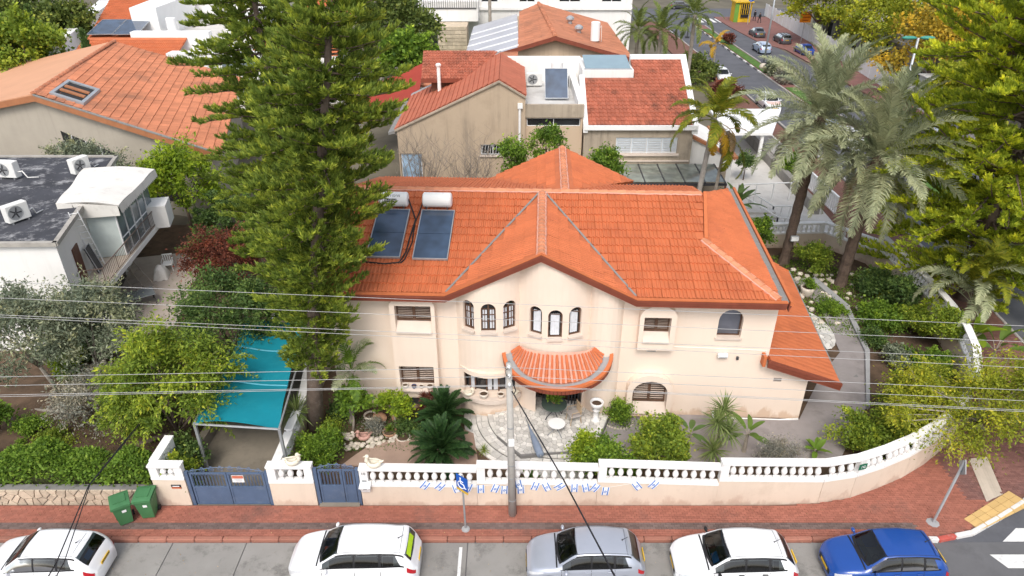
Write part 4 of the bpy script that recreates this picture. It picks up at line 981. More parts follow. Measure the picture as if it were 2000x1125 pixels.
for i in range(5): b = MB(); y0 = 76 + i * 4; b.slab([(-5.2, y0, 4.86), (-5.2, y0 + .1, 4.86), (.7, y0 + .1, 6.46), (.7, y0, 6.46)], .14, (0, 0, -1)); part('roof_rib', b, M['alu'], th)
b = MB(); b.slab([(-2.6, 75.1, 5.4), (4.5, 75.1, 7.42), (12.8, 75.1, 5.2), (12.8, 75.1, 4.8), (4.5, 75.1, 7.0), (-2.6, 75.1, 5.0)], .12, (0, 1, 0)); part('verge_board', b, M['fascia'], th)
ridge_caps(th, WM[th.name].inverted() @ Vector((4.5, 75.2, 7.42)), WM[th.name].inverted() @ Vector((3.6, 101, 7.42)), M['dusty_tile'], .25, 1.2)
tank((9.1, 79.5, 6.2), 'white water tank standing on faded orange roof of far house', False, L=2.0, r=.5)
for (x, y, z, lb) in ((7.0, 88.5, 6.7, 'round metal roof turbine vent further up the faded roof'), (7.6, 83, 6.5, 'round metal roof turbine vent nearer white tank on faded roof')):
    t = thing('roof_vent', lb, 'roof vent', (x, y, z), 0, 'turbine vents on the faded roof'); b = MB(); b.lathe([(.25, -.1), (.25, .25)], n=10); part('neck', b, M['galv'], t, local=True); b = MB(); b.lathe([(.3, .25), (.5, .45), (.48, .65), (.2, .85)], n=12); part('turbine', b, M['galv'], t, local=True)
# low faded roofs in front of it and red shade cloth
lr = thing('shed', 'low shed with brown orange tile roof between dormer and grey metal roof', 'shed', (-4, 64, 0))
b = MB(); b.bx(-8.2, 0, 64.5, 70, -.1, 5.0); part('wall', b, M['beige2'], lr)
tiled(lr, offs(lr, [([(-8.6, 63.8, 5.0), (.2, 63.8, 5.2), (.6, 71, 6.6), (-5.5, 71, 6.5)], (1, 0, 0))]), M['dusty_tile'], M['dusty_tile_m'], .45, .8, 'plain', 0)
b = MB(); p0 = [(-12.6, 56.5, 4.0), (-8.0, 60.2, 5.2), (-8.2, 66, 6.6), (-13.0, 62, 5.2)]
def S(s, t):
    a = Vector(p0[0]).lerp(Vector(p0[1]), s); c_ = Vector(p0[3]).lerp(Vector(p0[2]), s); p = a.lerp(c_, t); p.z -= .35 * math.sin(math.pi * s) * math.sin(math.pi * t); return p
b.grid(S, 10, 10); solo('shade_cloth', b, mat('red_shade_cloth', (.30, .045, .03), .9, .08, .6), 'dark red shade cloth stretched behind the pine beside dormer roof', 'shade sail', (-11, 60, 0), smooth=True)
p1 = thing('post', 'grey steel posts holding up red shade cloth', 'post', (-12.6, 56.5, 0)); b = MB(); b.tube([(-12.6, 56.5, 0), (-12.6, 56.5, 4.0)], .06); part('upright', b, M['metal_grey'], p1); b = MB(); b.tube([(-13, 62, 0), (-13, 62, 5.2)], .06); part('upright', b, M['metal_grey'], p1)

# ---- white apartment building at the top
ap = thing('apartment_building', 'white apartment building at top with barred balcony and dark windows', 'building', (2, 108, 0))
cuts_ = [(-13.2, -6.0, 106, 109.5, 6.5, 9.0), (1.0, 3.4, 106, 108.4, 6.6, 8.8), (6.8, 10.0, 106, 108.4, 6.6, 8.8), (13, 16, 106, 108.4, 6.6, 8.8), (-4.5, -2, 106, 108.4, 6.6, 8.8)]
hole_box('wall', ap, -14, 17.5, 108, 125, -.1, 16, M['white_wall'], cuts_)
hole_box('lower_wall', ap, -13.5, -4.8, 104, 108, 4.6, 7.2, M['white_wall'], None)
b = MB(); b.bx(-13.2, -6.0, 109.3, 109.4, 6.5, 9.0); part('balcony_back', b, M['corr_grey'], ap)
ra = part('balcony_rail', MB().bx(-13.4, -5.0, 103.85, 103.95, 7.9, 8.0), M['metal_dark'], ap)
for i in range(28): b = MB(); x = -13.3 + i * .305; b.bx(x, x + .06, 103.87, 103.93, 6.3, 7.9); part('baluster', b, M['metal_dark'], ra)
b = MB(); b.bx(-13.4, -5.0, 103.85, 103.95, 6.3, 6.42); part('rail', b, M['metal_dark'], ra)
for x0, x1 in ((1.0, 3.4), (6.8, 10.0), (13, 16), (-4.5, -2)): frame_window(ap, x0 + .02, x1 - .02, 108, 6.62, 8.78, 2, depth=.25, fw=.1)
b = MB(); b.bx(-5, 17.5, 107.7, 108.0, 5.6, 6.0); part('ledge', b, M['white'], ap)
sp = part('stone_pillar', MB().bx(-10.2, -6.2, 100.2, 104, -.1, 4.5), M['stone_wall'], ap)
for r_ in range(9):
    for c_ in range(4): b = MB(); x0 = -10.2 + c_ * 1 + (.3 if r_ % 2 else 0); b.bx(x0 + .02, min(x0 + .97, -6.2), 100.08, 100.2, r_ * .5 + .02, r_ * .5 + .47); part('stone', b, M['stone_wall'], sp)
b = MB(); b.bx(-12.5, -10.6, 103, 103.2, 0, 4.4); part('door', b, M['dark_glass'], ap)

# ---- tiled gable house on the left
A_, B_, C_, D_ = Vector((-33.15, 48.3, 8.0)), Vector((-37.64, 68.6, 8.0)), Vector((-19.4, 44.6, 5.0)), Vector((-25.5, 66.5, 5.0))
Z_ = A_ + (A_ - C_); Z_.z = 5.0; Zb = B_ + (A_ - C_); Zb.z = 5.0
lh = thing('house', 'house with weathered orange tile gable roof and open roof window left of tall pine', 'house', (-30, 50, 0))
ins_ = lambda p, k: Vector((p.x, p.y, p.z))
f_ = (B_ - A_).normalized() * .35
b = MB(); q = [Z_ + f_, C_ + f_, D_ - f_, Zb - f_]; q[1] = q[1].lerp(Z_ + f_, .03); q[2] = q[2].lerp(Zb - f_, .03)
V = [(p.x, p.y, -.1) for p in q] + [(p.x, p.y, 4.75) for p in q] + [tuple(A_ + f_ - Vector((0, 0, .2))), tuple(B_ - f_ - Vector((0, 0, .2)))]
b.add(V, [(3, 2, 1, 0), (0, 1, 5, 8, 4), (1, 2, 6, 5), (2, 3, 7, 9, 6), (3, 0, 4, 7), (4, 8, 9, 7), (8, 5, 6, 9)]); lw = part('wall', b, M['grey_render'], lh)
lr_ = tiled(lh, offs(lh, [([tuple(C_), tuple(D_), tuple(B_), tuple(A_)], tuple(D_ - C_))]), M['dusty_tile'], M['dusty_tile_m'], .42, .62, 'flat', 300)
b = MB(); b.slab([Z_, A_ + Vector((0, 0, .12)), B_ + Vector((0, 0, .12)), Zb], .14, (0, 0, -1)); part('smooth_slope', b, M['salmon'], lr_)
ridge_caps(lr_, WM[lh.name].inverted() @ (A_ + Vector((0, 0, .1))), WM[lh.name].inverted() @ (B_ + Vector((0, 0, .1))), M['dusty_tile'], .2, .8)
b = MB()
for a, c_ in ((A_, C_), (A_, Z_)): board(b, a - f_ * .2 + Vector((0, 0, .04)), c_ - f_ * .2 + Vector((0, 0, .04)), .42, .08, (0, -1, 0))
part('verge_board', b, M['fascia2'], lr_)
b = MB(); n_ = (C_ - A_).normalized(); b.slab([A_ - f_ * .5 + Vector((0, 0, .1)), C_ - f_ * .5 + Vector((0, 0, .1)), C_ + Vector((0, 0, .12)), A_ + Vector((0, 0, .12))], .08, (0, 0, -1)); part('verge_gutter', b, M['gutter'], lr_)
# open roof window near the ridge
def onl(s, t, h=.1): return A_.lerp(C_, s).lerp(B_.lerp(D_, s), t) + Vector((0, 0, h))
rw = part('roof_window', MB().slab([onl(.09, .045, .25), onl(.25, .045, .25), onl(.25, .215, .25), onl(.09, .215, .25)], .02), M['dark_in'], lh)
b = MB()
for (s0, s1, t0, t1) in ((.075, .265, .032, .048), (.075, .265, .212, .228), (.075, .093, .048, .212), (.247, .265, .048, .212)): b.slab([onl(s0, t0, .36), onl(s1, t0, .36), onl(s1, t1, .36), onl(s0, t1, .36)], .3, (0, 0, -1))
part('frame', b, M['galv'], rw)
b = MB()
for t0 in (.09, .14): b.slab([onl(.1, t0, .38), onl(.24, t0, .38), onl(.24, t0 + .02, .38), onl(.1, t0 + .02, .38)], .1, (0, 0, -1))
part('rafter', b, M['fascia2'], rw)
b = MB(); wv = (C_ - A_).normalized(); wv.z = 0; wv.normalize()
def onw(s, z, o=.0): 
    p = (A_ + f_).lerp(C_ + f_, s); return Vector((p.x, p.y, z)) - f_.normalized() * o
b = MB(); b.slab([onw(.08, 4.4, .04), onw(.08, 5.5, .04), onw(.38, 4.2, .04), onw(.38, 3.3, .04)], .05, f_.normalized()); gwin = part('window', b, M['dark_glass'], lh)
for s in (.14, .22, .3): b = MB(); b.tube([onw(s, 4.4 - (s - .08) * 3.6, .08), onw(s, 5.5 - (s - .08) * 4.2, .08)], .05, 4); part('bar', b, M['alu'], gwin)
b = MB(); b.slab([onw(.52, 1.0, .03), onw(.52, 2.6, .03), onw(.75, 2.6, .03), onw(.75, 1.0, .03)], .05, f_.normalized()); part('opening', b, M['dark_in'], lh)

# ---- white villa at the top left
wv_ = thing('house', 'white villa at top left with red tile strips, roof terrace and solar panels', 'house', (-40, 78, 0))
def blk(name, pts, z0, z1, m, parent=wv_):
    a = sum(pts[i][0] * pts[(i + 1) % len(pts)][1] - pts[(i + 1) % len(pts)][0] * pts[i][1] for i in range(len(pts)))
    b = MB(); b.prism(pts if a > 0 else pts[::-1], z0, z1); return part(name, b, m, parent)
blk('wall', [(-46.5, 74), (-24, 74), (-24, 104), (-56, 104)], -.1, 4.9, M['white_wall'])
blk('parapet', [(-47.2, 73.2), (-35, 73.2), (-35, 74.4), (-46.6, 74.4)], 4.3, 5.4, M['white_clean']); blk('parapet', [(-47.4, 73.3), (-46.2, 73.3), (-58, 108), (-60, 108)], 4.3, 6.9, M['white_clean'])
blk('terrace_wall', [(-35, 72.5), (-24.5, 72.5), (-24.5, 74), (-35, 74)], 3.5, 6.2, M['white_clean']); blk('terrace_wall', [(-41.5, 79), (-33, 79), (-33, 80), (-41.5, 80)], 4.9, 7.2, M['white_clean'])
blk('terrace_floor', [(-41, 80), (-31, 80), (-31, 98), (-43, 98)], 4.9, 5.6, M['white_pave']); blk('stair_tower', [(-43.5, 84), (-40.5, 84), (-41.5, 97), (-45, 97)], 4.9, 9.0, M['white_clean']); blk('side_wall', [(-31, 79), (-28.5, 79), (-28.5, 104), (-31, 104)], 4.9, 8.2, M['white_clean'])
blk('upper_wall', [(-47, 98), (-28, 98), (-28, 104), (-49, 104)], 4.9, 9.6, M['white_wall'])
tiled(wv_, offs(wv_, [([(-46, 74.5, 5.3), (-35.2, 74.5, 5.3), (-35.4, 79, 6.6), (-46.6, 79, 6.6)], (1, 0, 0)), ([(-46.6, 79.2, 6.2), (-41.8, 79.2, 6.2), (-45.5, 104, 10.5), (-53.5, 104, 10.5)], (1, 0, 0)), ([(-28.2, 76, 5.0), (-19, 78, 5.0), (-19, 83, 6.4), (-28, 83, 6.4)], (1, 0, 0)), ([(-27.5, 90, 7.2), (-18, 92, 7.2), (-20, 99, 9.4), (-27, 99, 9.4)], (1, 0, 0))]), M['tile'], M['tile_m'], .45, .8, 'flat', 0)
blk('low_wall', [(-28.4, 75.5), (-19, 77.5), (-19, 90), (-28.4, 90)], -.1, 4.9, M['white_wall'])
blk('window_band', [(-34, 72.4), (-31, 72.4), (-31, 72.5), (-34, 72.5)], 1.0, 3.2, M['dark_glass']); blk('window_band', [(-29.5, 72.4), (-25.5, 72.4), (-25.5, 72.5), (-29.5, 72.5)], 4.9, 5.9, M['sky_glass'])
solar((-45.4, 80.0, 6.75), R(4), R(11), 2.7, 4.6, 'left of two dark solar panels on red tile strip of white villa', 1); solar((-42.6, 80.0, 6.75), R(4), R(11), 2.7, 4.6, 'right of two dark solar panels on red tile strip of white villa', 1)
tank((-39.3, 84.5, 5.7), 'upright white boiler tank standing on villa roof terrace', False, L=2.2, r=.55)

# ---- white flat roofed house on the left
fh = thing('house', 'white flat roofed house with black bitumen roof and railed balcony on the left', 'house', (-28, 34, 0))
rp = [(-42, 28.3), (-21.1, 28.8), (-24.3, 40.7), (-42, 40.7)]
b = MB(); b.prism(rp, -.1, 5.95); fw_ = part('wall', b, M['white_wall'], fh)
b = MB(); b.prism([(-42, 28.2), (-21.0, 28.7), (-24.25, 40.85), (-42, 40.85)], 5.952, 6.12); part('flat_roof', b, M['bitumen'], fh)
b = MB(); rim = [(-42, 28.2), (-21.0, 28.7), (-24.25, 40.85), (-42, 40.85)]
for a, c_ in zip(rim, rim[1:]):
    a, c_ = Vector((*a, 6.1)), Vector((*c_, 6.1)); d = c_ - a; b.box((a + c_) / 2, (d.length + .15, .22, .2), math.atan2(d.y, d.x))
part('roof_rim', b, mat('dirty_rim', (.36, .34, .31), .9, .2, 2), fh)
ed = (Vector((-24.3, 40.7, 0)) - Vector((-21.1, 28.8, 0))).normalized(); en = Vector((ed.y, -ed.x, 0))          # east wall direction and outward normal
def ew(s, o, z): p = Vector((-21.1, 28.8, 0)) + ed * s + en * o; return Vector((p.x, p.y, z))
def ebox(mb, s0, s1, o0, o1, z0, z1):
    P_ = [ew(s, o, z) for z in (z0, z1) for s, o in ((s0, o0), (s0, o1), (s1, o1), (s1, o0))]
    return mb.add(P_, [(0, 1, 2, 3), (7, 6, 5, 4), (0, 4, 5, 1), (1, 5, 6, 2), (2, 6, 7, 3), (3, 7, 4, 0)])
sl = MB(); Bp = [ew(1.2, 0, 0), ew(1.2, 1.2, 0), ew(9.6, 2.5, 0), ew(9.6, 0, 0)]; sl.prism([(p.x, p.y) for p in Bp], 2.75, 3.0); bal = part('balcony', sl, M['white_wall'], fh)
b = MB(); b.prism([(p.x, p.y) for p in [ew(1.3, .02, 0), ew(1.3, 1.15, 0), ew(9.5, 2.4, 0), ew(9.5, .02, 0)]], 3.0, 3.03); part('floor_tile', b, mat('floor_beige', (.47, .40, .33), .8), bal)
def bo(s, z, k=.0): t = (s - 1.2) / 8.4; return ew(s, 1.2 + 1.3 * t - .06 + k, z)
rl = part('railing', MB().tube([ew(1.25, .05, 3.95), bo(1.25, 3.95), bo(9.3, 3.95)], .03, 6).tube([ew(1.25, .05, 3.12), bo(1.25, 3.12), bo(9.3, 3.12)], .02, 5), M['iron'], bal)
for i in range(46): s = 1.25 + 8.05 * i / 45; b = MB(); b.tube([bo(s, 3.12), bo(s, 3.95)], .013 if i % 9 else .025, 4); part('baluster', b, M['iron'], rl)
b = MB(); ebox(b, 1.5, 2.35, .0, .06, 3.03, 5.0); dr_ = part('door', b, mat('brown_door', (.11, .045, .028), .5, .15, 3), fh)
b = MB(); b.ball(ew(1.6, .09, 4.0), .04); part('handle', b, M['galv'], dr_)
# glazed balcony room with canvas roof
sr = part('sunroom', MB().bx(-22, -21.9, 36, 36.1, 3.03, 3.1), M['alu'], fh)
def so(s): return max(.3, 1.0 + 1.3 * (s - 1.2) / 8.4 - .12)
for k_ in range(5):
    s0, s1 = 4.6 + k_ * .95, 4.6 + (k_ + 1) * .95
    for z0, z1 in ((3.06, 4.0), (4.05, 5.45)):
        b = MB(); P_ = [ew(s0 + .04, so(s0), z0), ew(s1 - .04, so(s1), z0), ew(s1 - .04, so(s1), z1), ew(s0 + .04, so(s0), z1)]; b.slab(P_, .03, -en); part('pane', b, M['sky_glass'], sr)
    b = MB(); P0_ = ew(s0, so(s0) + .02, 4.3); b.box(P0_, (.07, .07, 2.5)); part('mullion', b, M['alu'], sr)
b = MB()
for z in (4.02, 5.5, 3.05): b.tube([ew(4.6, so(4.6) + .01, z), ew(9.4, so(9.4) + .01, z)], .04, 4)
part('rail', b, M['alu'], sr)
b = MB(); b.slab([ew(4.6, .02, 3.05), ew(4.6, so(4.6), 3.05), ew(4.6, so(4.6), 5.5), ew(4.6, .02, 5.5)], .03, ed); part('end_pane', b, mat('pale_pane', (.50, .56, .55), .3), sr)
aw = MB(); 
def S(s, t):
    ss = 4.3 + 5.5 * s; o = -1.0 + (so(ss) + 1.45) * t; z = 6.42 - .1 * t - .75 * max(0, t - .45) ** 1.5 + .05 * math.sin(s * 9.4)
    return ew(ss, o, z)
aw.grid(S, 14, 10); aw.grid(lambda s, t: S(s, 1 - t) - Vector((0, 0, .06)), 14, 10); part('canvas_roof', aw, M['canvas'], sr, smooth=True)
b = MB(); b.slab([ew(4.3, -.3, 6.35), ew(4.3, so(4.3) + .4, 6.0), ew(4.3, so(4.3) + .4, 5.45), ew(4.3, -.1, 5.5)], .05, ed); b.slab([ew(4.3, -1, 6.45), ew(4.3, -.3, 6.35), ew(4.3, -.3, 6.1), ew(4.3, -1., 6.1)], .05, ed); part('canvas_end', b, M['canvas'], sr)
vz = MB(); nsc = 26
for i in range(nsc):
    s0, s1 = 4.3 + 5.5 * i / nsc, 4.3 + 5.5 * (i + 1) / nsc; sm = (s0 + s1) / 2; o_ = lambda s: so(s) + .46
    vz.face([ew(s0, o_(s0), 6.02), ew(s1, o_(s1), 6.02), ew(s1, o_(s1) + .05, 5.62), ew(sm, o_(sm) + .05, 5.52), ew(s0, o_(s0) + .05, 5.62)])
part('valance', vz, M['canvas'], sr)
b = MB(); P_ = ew(9.1, 2.45, 3.55); b.box(P_, (1.5, 1.15, 1.35), math.atan2(ed.y, ed.x)); part('planter_box', b, M['white_wall'], fh)
b = MB(); b.prism([(p.x, p.y) for p in [ew(.9, .05, 0), ew(.9, 1.3, 0), ew(1.3, 1.3, 0), ew(1.3, .05, 0)]], -.05, 2.75); part('pier', b, M['white_wall'], fh)
b = MB(); ebox(b, 3., 8, .01, .04, .1, 2.5); part('lower_door', b, M['dark_glass'], fh)
b = MB(); b.prism([(p.x, p.y) for p in [ew(.9, .02, 0), ew(.9, 3.6, 0), ew(10.5, 4.4, 0), ew(10.5, .02, 0)]], .0, .15); struct('patio', b, mat('patio_beige', (.42, .36, .31), .9, .12, 1.2, stain=((.28, .24, .2), .5, .8)))
ac_unit(G(22, 348, 6.12), R(-8), 'air conditioner with round fan near the left edge of black flat roof', s=1.35); ac_unit(G(160, 338, 6.12), R(68), 'air conditioner standing at far edge of black flat roof near white canvas', s=1.25); ac_unit(G(38, 432, 6.12), R(62), 'air conditioner at near right corner of black flat roof with curling white hose', s=1.25)

# ---- right: unfinished concrete building behind the white fence, louvred building
cb = thing('building', 'unfinished grey concrete building with dark openings behind the white fence', 'building', (50, 96, 0))
cut_ = []
y = 68.0
while y < 116: cut_.append((49, 50.6, y, y + 2.6, .3, 2.9)); y += 4.6
hole_box('wall', cb, 50, 58, 64, 122, -.1, 3.6, M['conc_raw'], cut_)
y = 68.0
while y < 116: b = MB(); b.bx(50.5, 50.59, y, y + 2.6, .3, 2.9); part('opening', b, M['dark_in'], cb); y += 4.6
b = MB(); b.bx(49.4, 58.5, 63.5, 122.5, 3.6, 3.95); part('roof_slab', b, M['conc_raw'], cb)
b = MB(); b.bx(49.6, 50.2, 63.5, 122.5, 3.95, 4.6); part('parapet', b, M['conc_raw'], cb)
for i in range(12): b = MB(); b.bx(49.8, 50.0, 66.3 + 4.6 * i, 67.2 + 4.6 * i, -.05, 3.6); part('column', b, M['conc_raw'], cb)
lb_ = thing('building', 'grey building with white horizontal louvres at the top right corner', 'building', (66, 100, 0))
b = MB(); b.bx(62, 90, 84, 125, -.1, 16); part('wall', b, M['conc_raw'], lb_)
for i in range(14):
    for j in range(3): b = MB(); b.box((61.7, 91 + j * 13, 4.5 + i * .8), (.5, 12.4, .28), 0, 0, R(25)); part('louvre', b, M['alu'] if i % 3 else M['metal_grey'], lb_)
# white corrugated fence along the far pavement: each sheet a panel
cf = thing('fence', 'white corrugated sheet fence along far pavement of the side street', 'fence', (46, 100, 0))
fl_ = [Vector((42.4, 60, 0)), Vector((43.2, 67, 0)), Vector((44.2, 80, 0)), Vector((46.2, 103, 0)), Vector((48.6, 142, 0))]
for a, c_ in zip(fl_, fl_[1:]):
    n = max(1, round((c_ - a).length / 2.4))
    for i in range(n):
        p, q = a.lerp(c_, i / n), a.lerp(c_, (i + 1) / n); d = (q - p); nn = Vector((-d.y, d.x, 0)).normalized(); b = MB(); V = []; m_ = 10; hh = 2.15 + .12 * (i % 2)
        for k_ in range(m_ + 1):
            pp = p + d * (k_ / m_ * .985) + nn * (.03 if k_ % 2 else -.03)
            V += [(pp.x, pp.y, .05), (pp.x, pp.y, hh)]
        W_ = [(v[0] + nn.x * .02, v[1] + nn.y * .02, v[2]) for v in V]; k2 = len(V)
        b.add(V + W_, [(2 * k_, 2 * k_ + 2, 2 * k_ + 3, 2 * k_ + 1) for k_ in range(m_)] + [(k2 + 2 * k_ + 1, k2 + 2 * k_ + 3, k2 + 2 * k_ + 2, k2 + 2 * k_) for k_ in range(m_)] + [(2 * k_ + 1, 2 * k_ + 3, k2 + 2 * k_ + 3, k2 + 2 * k_ + 1) for k_ in range(m_)])
        part('panel', b, M['corr'], cf)
        b = MB(); b.bx(p.x - .05, p.x + .05, p.y - .05, p.y + .05, 0, 2.3); part('post', b, M['alu'], cf)
ct = thing('container', 'pale grey site cabin with flat roof behind the white fence', 'container', (46.4, 73, 0)); b = MB(); b.bx(45.6, 48.4, 70, 79, .02, 2.7); part('body', b, mat('pale_cabin', (.55, .58, .58), .6, .06, .7), ct); b = MB(); b.bx(45.4, 48.6, 69.8, 79.2, 2.7, 2.8); part('roof', b, M['alu'], ct); b = MB(); b.bx(45.55, 45.6, 72, 73, .1, 2.2); part('door', b, M['ac'], ct)

# ---- grey timber screen walls and lawn far back
gf = thing('fence', 'grey board fence behind the lawn near white apartment building', 'fence', (-16, 112, 0))
for i in range(22): b = MB(); b.bx(-24 + i * .62, -24 + i * .62 + .58, 111.9, 112, 0, 3.4 + .05 * (i % 2)); part('board', b, mat('grey_boards', (.25, .235, .215), .85, .12, 1.) if i == 0 else bpy.data.materials['grey_boards'], gf)
pl('lawn', [(-14, 84), (-4, 84), (-4, 110), (-16, 110)], -.07, .02, M['grass'])
gf2 = thing('fence', 'low grey board fence in front of the far lawn', 'fence', (-8, 82, 0))
for i in range(16): b = MB(); b.bx(-13.6 + i * .72, -13.6 + i * .72 + .68, 82, 82.1, 0, 3.2); part('board', b, bpy.data.materials['grey_boards'], gf2)
# ---- white yard on the right behind the palms
pl('white_yard', [(14.8, 41.6), (23.0, 41.6), (23.2, 66), (17, 66), (17, 50)], -.06, .06, M['white_pave'])
cp = thing('carport', 'white flat carport canopy on posts behind the yellow palm', 'carport', (21, 58, 0)); b = MB(); b.prism([(18.2, 57.0), (21.9, 57.0), (25.2, 64.6), (18.4, 64.6)], 2.5, 2.72); part('roof', b, M['white_clean'], cp)
for x, y in ((21.2, 57.3), (18.6, 57.3), (22.6, 63)): b = MB(); b.bx(x - .12, x + .12, y - .12, y + .12, .0, 2.5); part('post', b, M['white_clean'], cp)
yw = thing('wall', 'low grey stone retaining wall beside the white yard', 'wall', (22.5, 56, 0))
for i in range(14): b = MB(); y = 46 + i * 1.3; b.bbox((21.9 + .02 * i, y + .65, .45), (.5, 1.27, .8), .04); part('block', b, M['conc_raw'], yw)
pk = thing('fence', 'white picket fence on the kerb side of the white yard', 'fence', (23.2, 60, 0))
for i in range(60): b = MB(); y = 46 + i * .34; b.bx(23.22, 23.3, y, y + .18, .1, 1.3); part('picket', b, M['white_clean'], pk)
b = MB(); b.bx(23.2, 23.34, 46, 66.4, 1.3, 1.42); b.bx(23.2, 23.34, 46, 66.4, .1, .2); part('rail', b, M['white_clean'], pk)
rs = thing('stair_railing', 'white railing of the terrace stairs in white yard', 'railing', (18, 46, 0))
for (x0, y0, z0, x1, y1, z1) in ((16.8, 48.2, 1.5, 18.5, 45.4, .95), (16.3, 46.9, 1.4, 18.2, 43.6, .9), (18.5, 45.4, .95, 20.3, 45.4, .95), (18.2, 43.6, .9, 19.6, 43.2, .9), (16.8, 48.2, 1.5, 20.8, 48.6, 1.5)):
    b = MB(); b.tube([(x0, y0, z0), (x1, y1, z1)], .05, 6); part('rail', b, M['white_clean'], rs)
    for i in range(4): b = MB(); t = i / 3; x, y, z = x0 + (x1 - x0) * t, y0 + (y1 - y0) * t, z0 + (z1 - z0) * t; b.bx(x - .04, x + .04, y - .04, y + .04, 0.05, z); part('post', b, M['white_clean'], rs)
for i in range(5): b = MB(); b.bx(16.2, 18.4, 42.6 + i * .5, 43.1 + i * .5, .05, .2 + .16 * i); part('step', b, M['white_pave'], rs)
# ================================================================== vegetation
M['bark'] = mat('bark', (.17, .125, .10), .95, .25, 3, .8, 18, stain=((.33, .29, .25), .5, 5.))
M['bark_pale'] = mat('bark_pale', (.32, .28, .235), .9, .2, 4, .5, 20)
M['bark_palm'] = mat('bark_palm', (.12, .085, .065), .95, .3, 5, .8, 16)
M['king_trunk'] = mat('ringed_trunk', (.36, .33, .30), .85, .15, 4, .3, 20)
M['crownshaft'] = mat('crownshaft', (.28, .27, .06), .6, .1, 3)
LF = {
 'pine': leaf('pine_needles', (.11, .17, .035), (.235, .31, .06), (.42, .46, .09), .45, .55),
 'pine_y': leaf('pine_needles_yellow', (.25, .33, .035), (.43, .50, .055), (.60, .62, .075), .48, .5),
 'date': leaf('date_fronds', (.20, .23, .14), (.36, .39, .25), (.56, .57, .40), .3, .5),
 'king': leaf('king_fronds', (.11, .16, .016), (.25, .27, .028), (.46, .38, .04), .4, .6),
 'gold': leaf('golden_fronds', (.42, .24, .02), (.55, .34, .04), (.5, .4, .1), .3, .6),
 'dead': leaf('dry_fronds', (.26, .17, .09), (.38, .27, .15), (.46, .36, .22), .2, .6),
 'olive': leaf('olive_leaves', (.12, .145, .10), (.23, .26, .195), (.34, .36, .29), .25, .8),
 'grey': leaf('grey_leaves', (.15, .147, .135), (.25, .245, .23), (.36, .355, .33), .15, 1.),
 'ygreen': leaf('yellow_green_leaves', (.13, .20, .03), (.25, .34, .05), (.47, .48, .065), .42, .8),
 'dgreen': leaf('dark_green_leaves', (.05, .10, .032), (.12, .195, .06), (.24, .32, .10), .38, .8),
 'green': leaf('green_leaves', (.075, .145, .025), (.18, .295, .042), (.34, .46, .075), .42, .9),
 'lime': leaf('lime_leaves', (.12, .20, .02), (.26, .37, .035), (.48, .53, .07), .44, .9),
 'red': leaf('red_leaves', (.09, .03, .024), (.18, .055, .04), (.28, .11, .07), .3, .9),
 'orange': leaf('orange_leaves', (.24, .20, .03), (.46, .33, .04), (.64, .42, .055), .35, .35),
 'jac': leaf('feathery_leaves', (.16, .20, .02), (.32, .36, .04), (.54, .47, .05), .42, .5),
 'cycad': leaf('cycad_fronds', (.012, .034, .012), (.028, .07, .02), (.07, .13, .035), .15, .8),
 'yucca': leaf('yucca_blades', (.10, .15, .045), (.20, .26, .09), (.36, .38, .18), .25, .8),
 'banana': leaf('banana_blades', (.06, .13, .025), (.12, .20, .04), (.26, .32, .08), .35, .9),
 'farg': leaf('far_green', (.075, .11, .03), (.16, .21, .055), (.30, .33, .085), .38, .3),
}
def mesh_part(name, Q, m, parent, kind=None, world=True, age=None):
    Q = np.concatenate(Q) if isinstance(Q, list) else Q
    if isinstance(age, list): age = np.concatenate(age)
    if world:
        inv = np.array(WM[parent.name].inverted()); Q = Q @ inv[:3, :3].T + inv[:3, 3]
    o = link(name, quads_mesh(name, Q, m, age=age), parent)
    if kind: o['kind'] = kind
    return o
def curve(p, d, L, up, n=6, rnd=.0):
    """n points from p along d, bending by up"""
    P = [np.array(p, float)]; d = np.array(d, float); d /= np.linalg.norm(d)
    for i in range(n - 1):
        d = d + np.array((0, 0, up / n)) + (RNG.normal(size=3) * rnd if rnd else 0); d /= np.linalg.norm(d); P.append(P[-1] + d * L / (n - 1))
    return np.array(P)
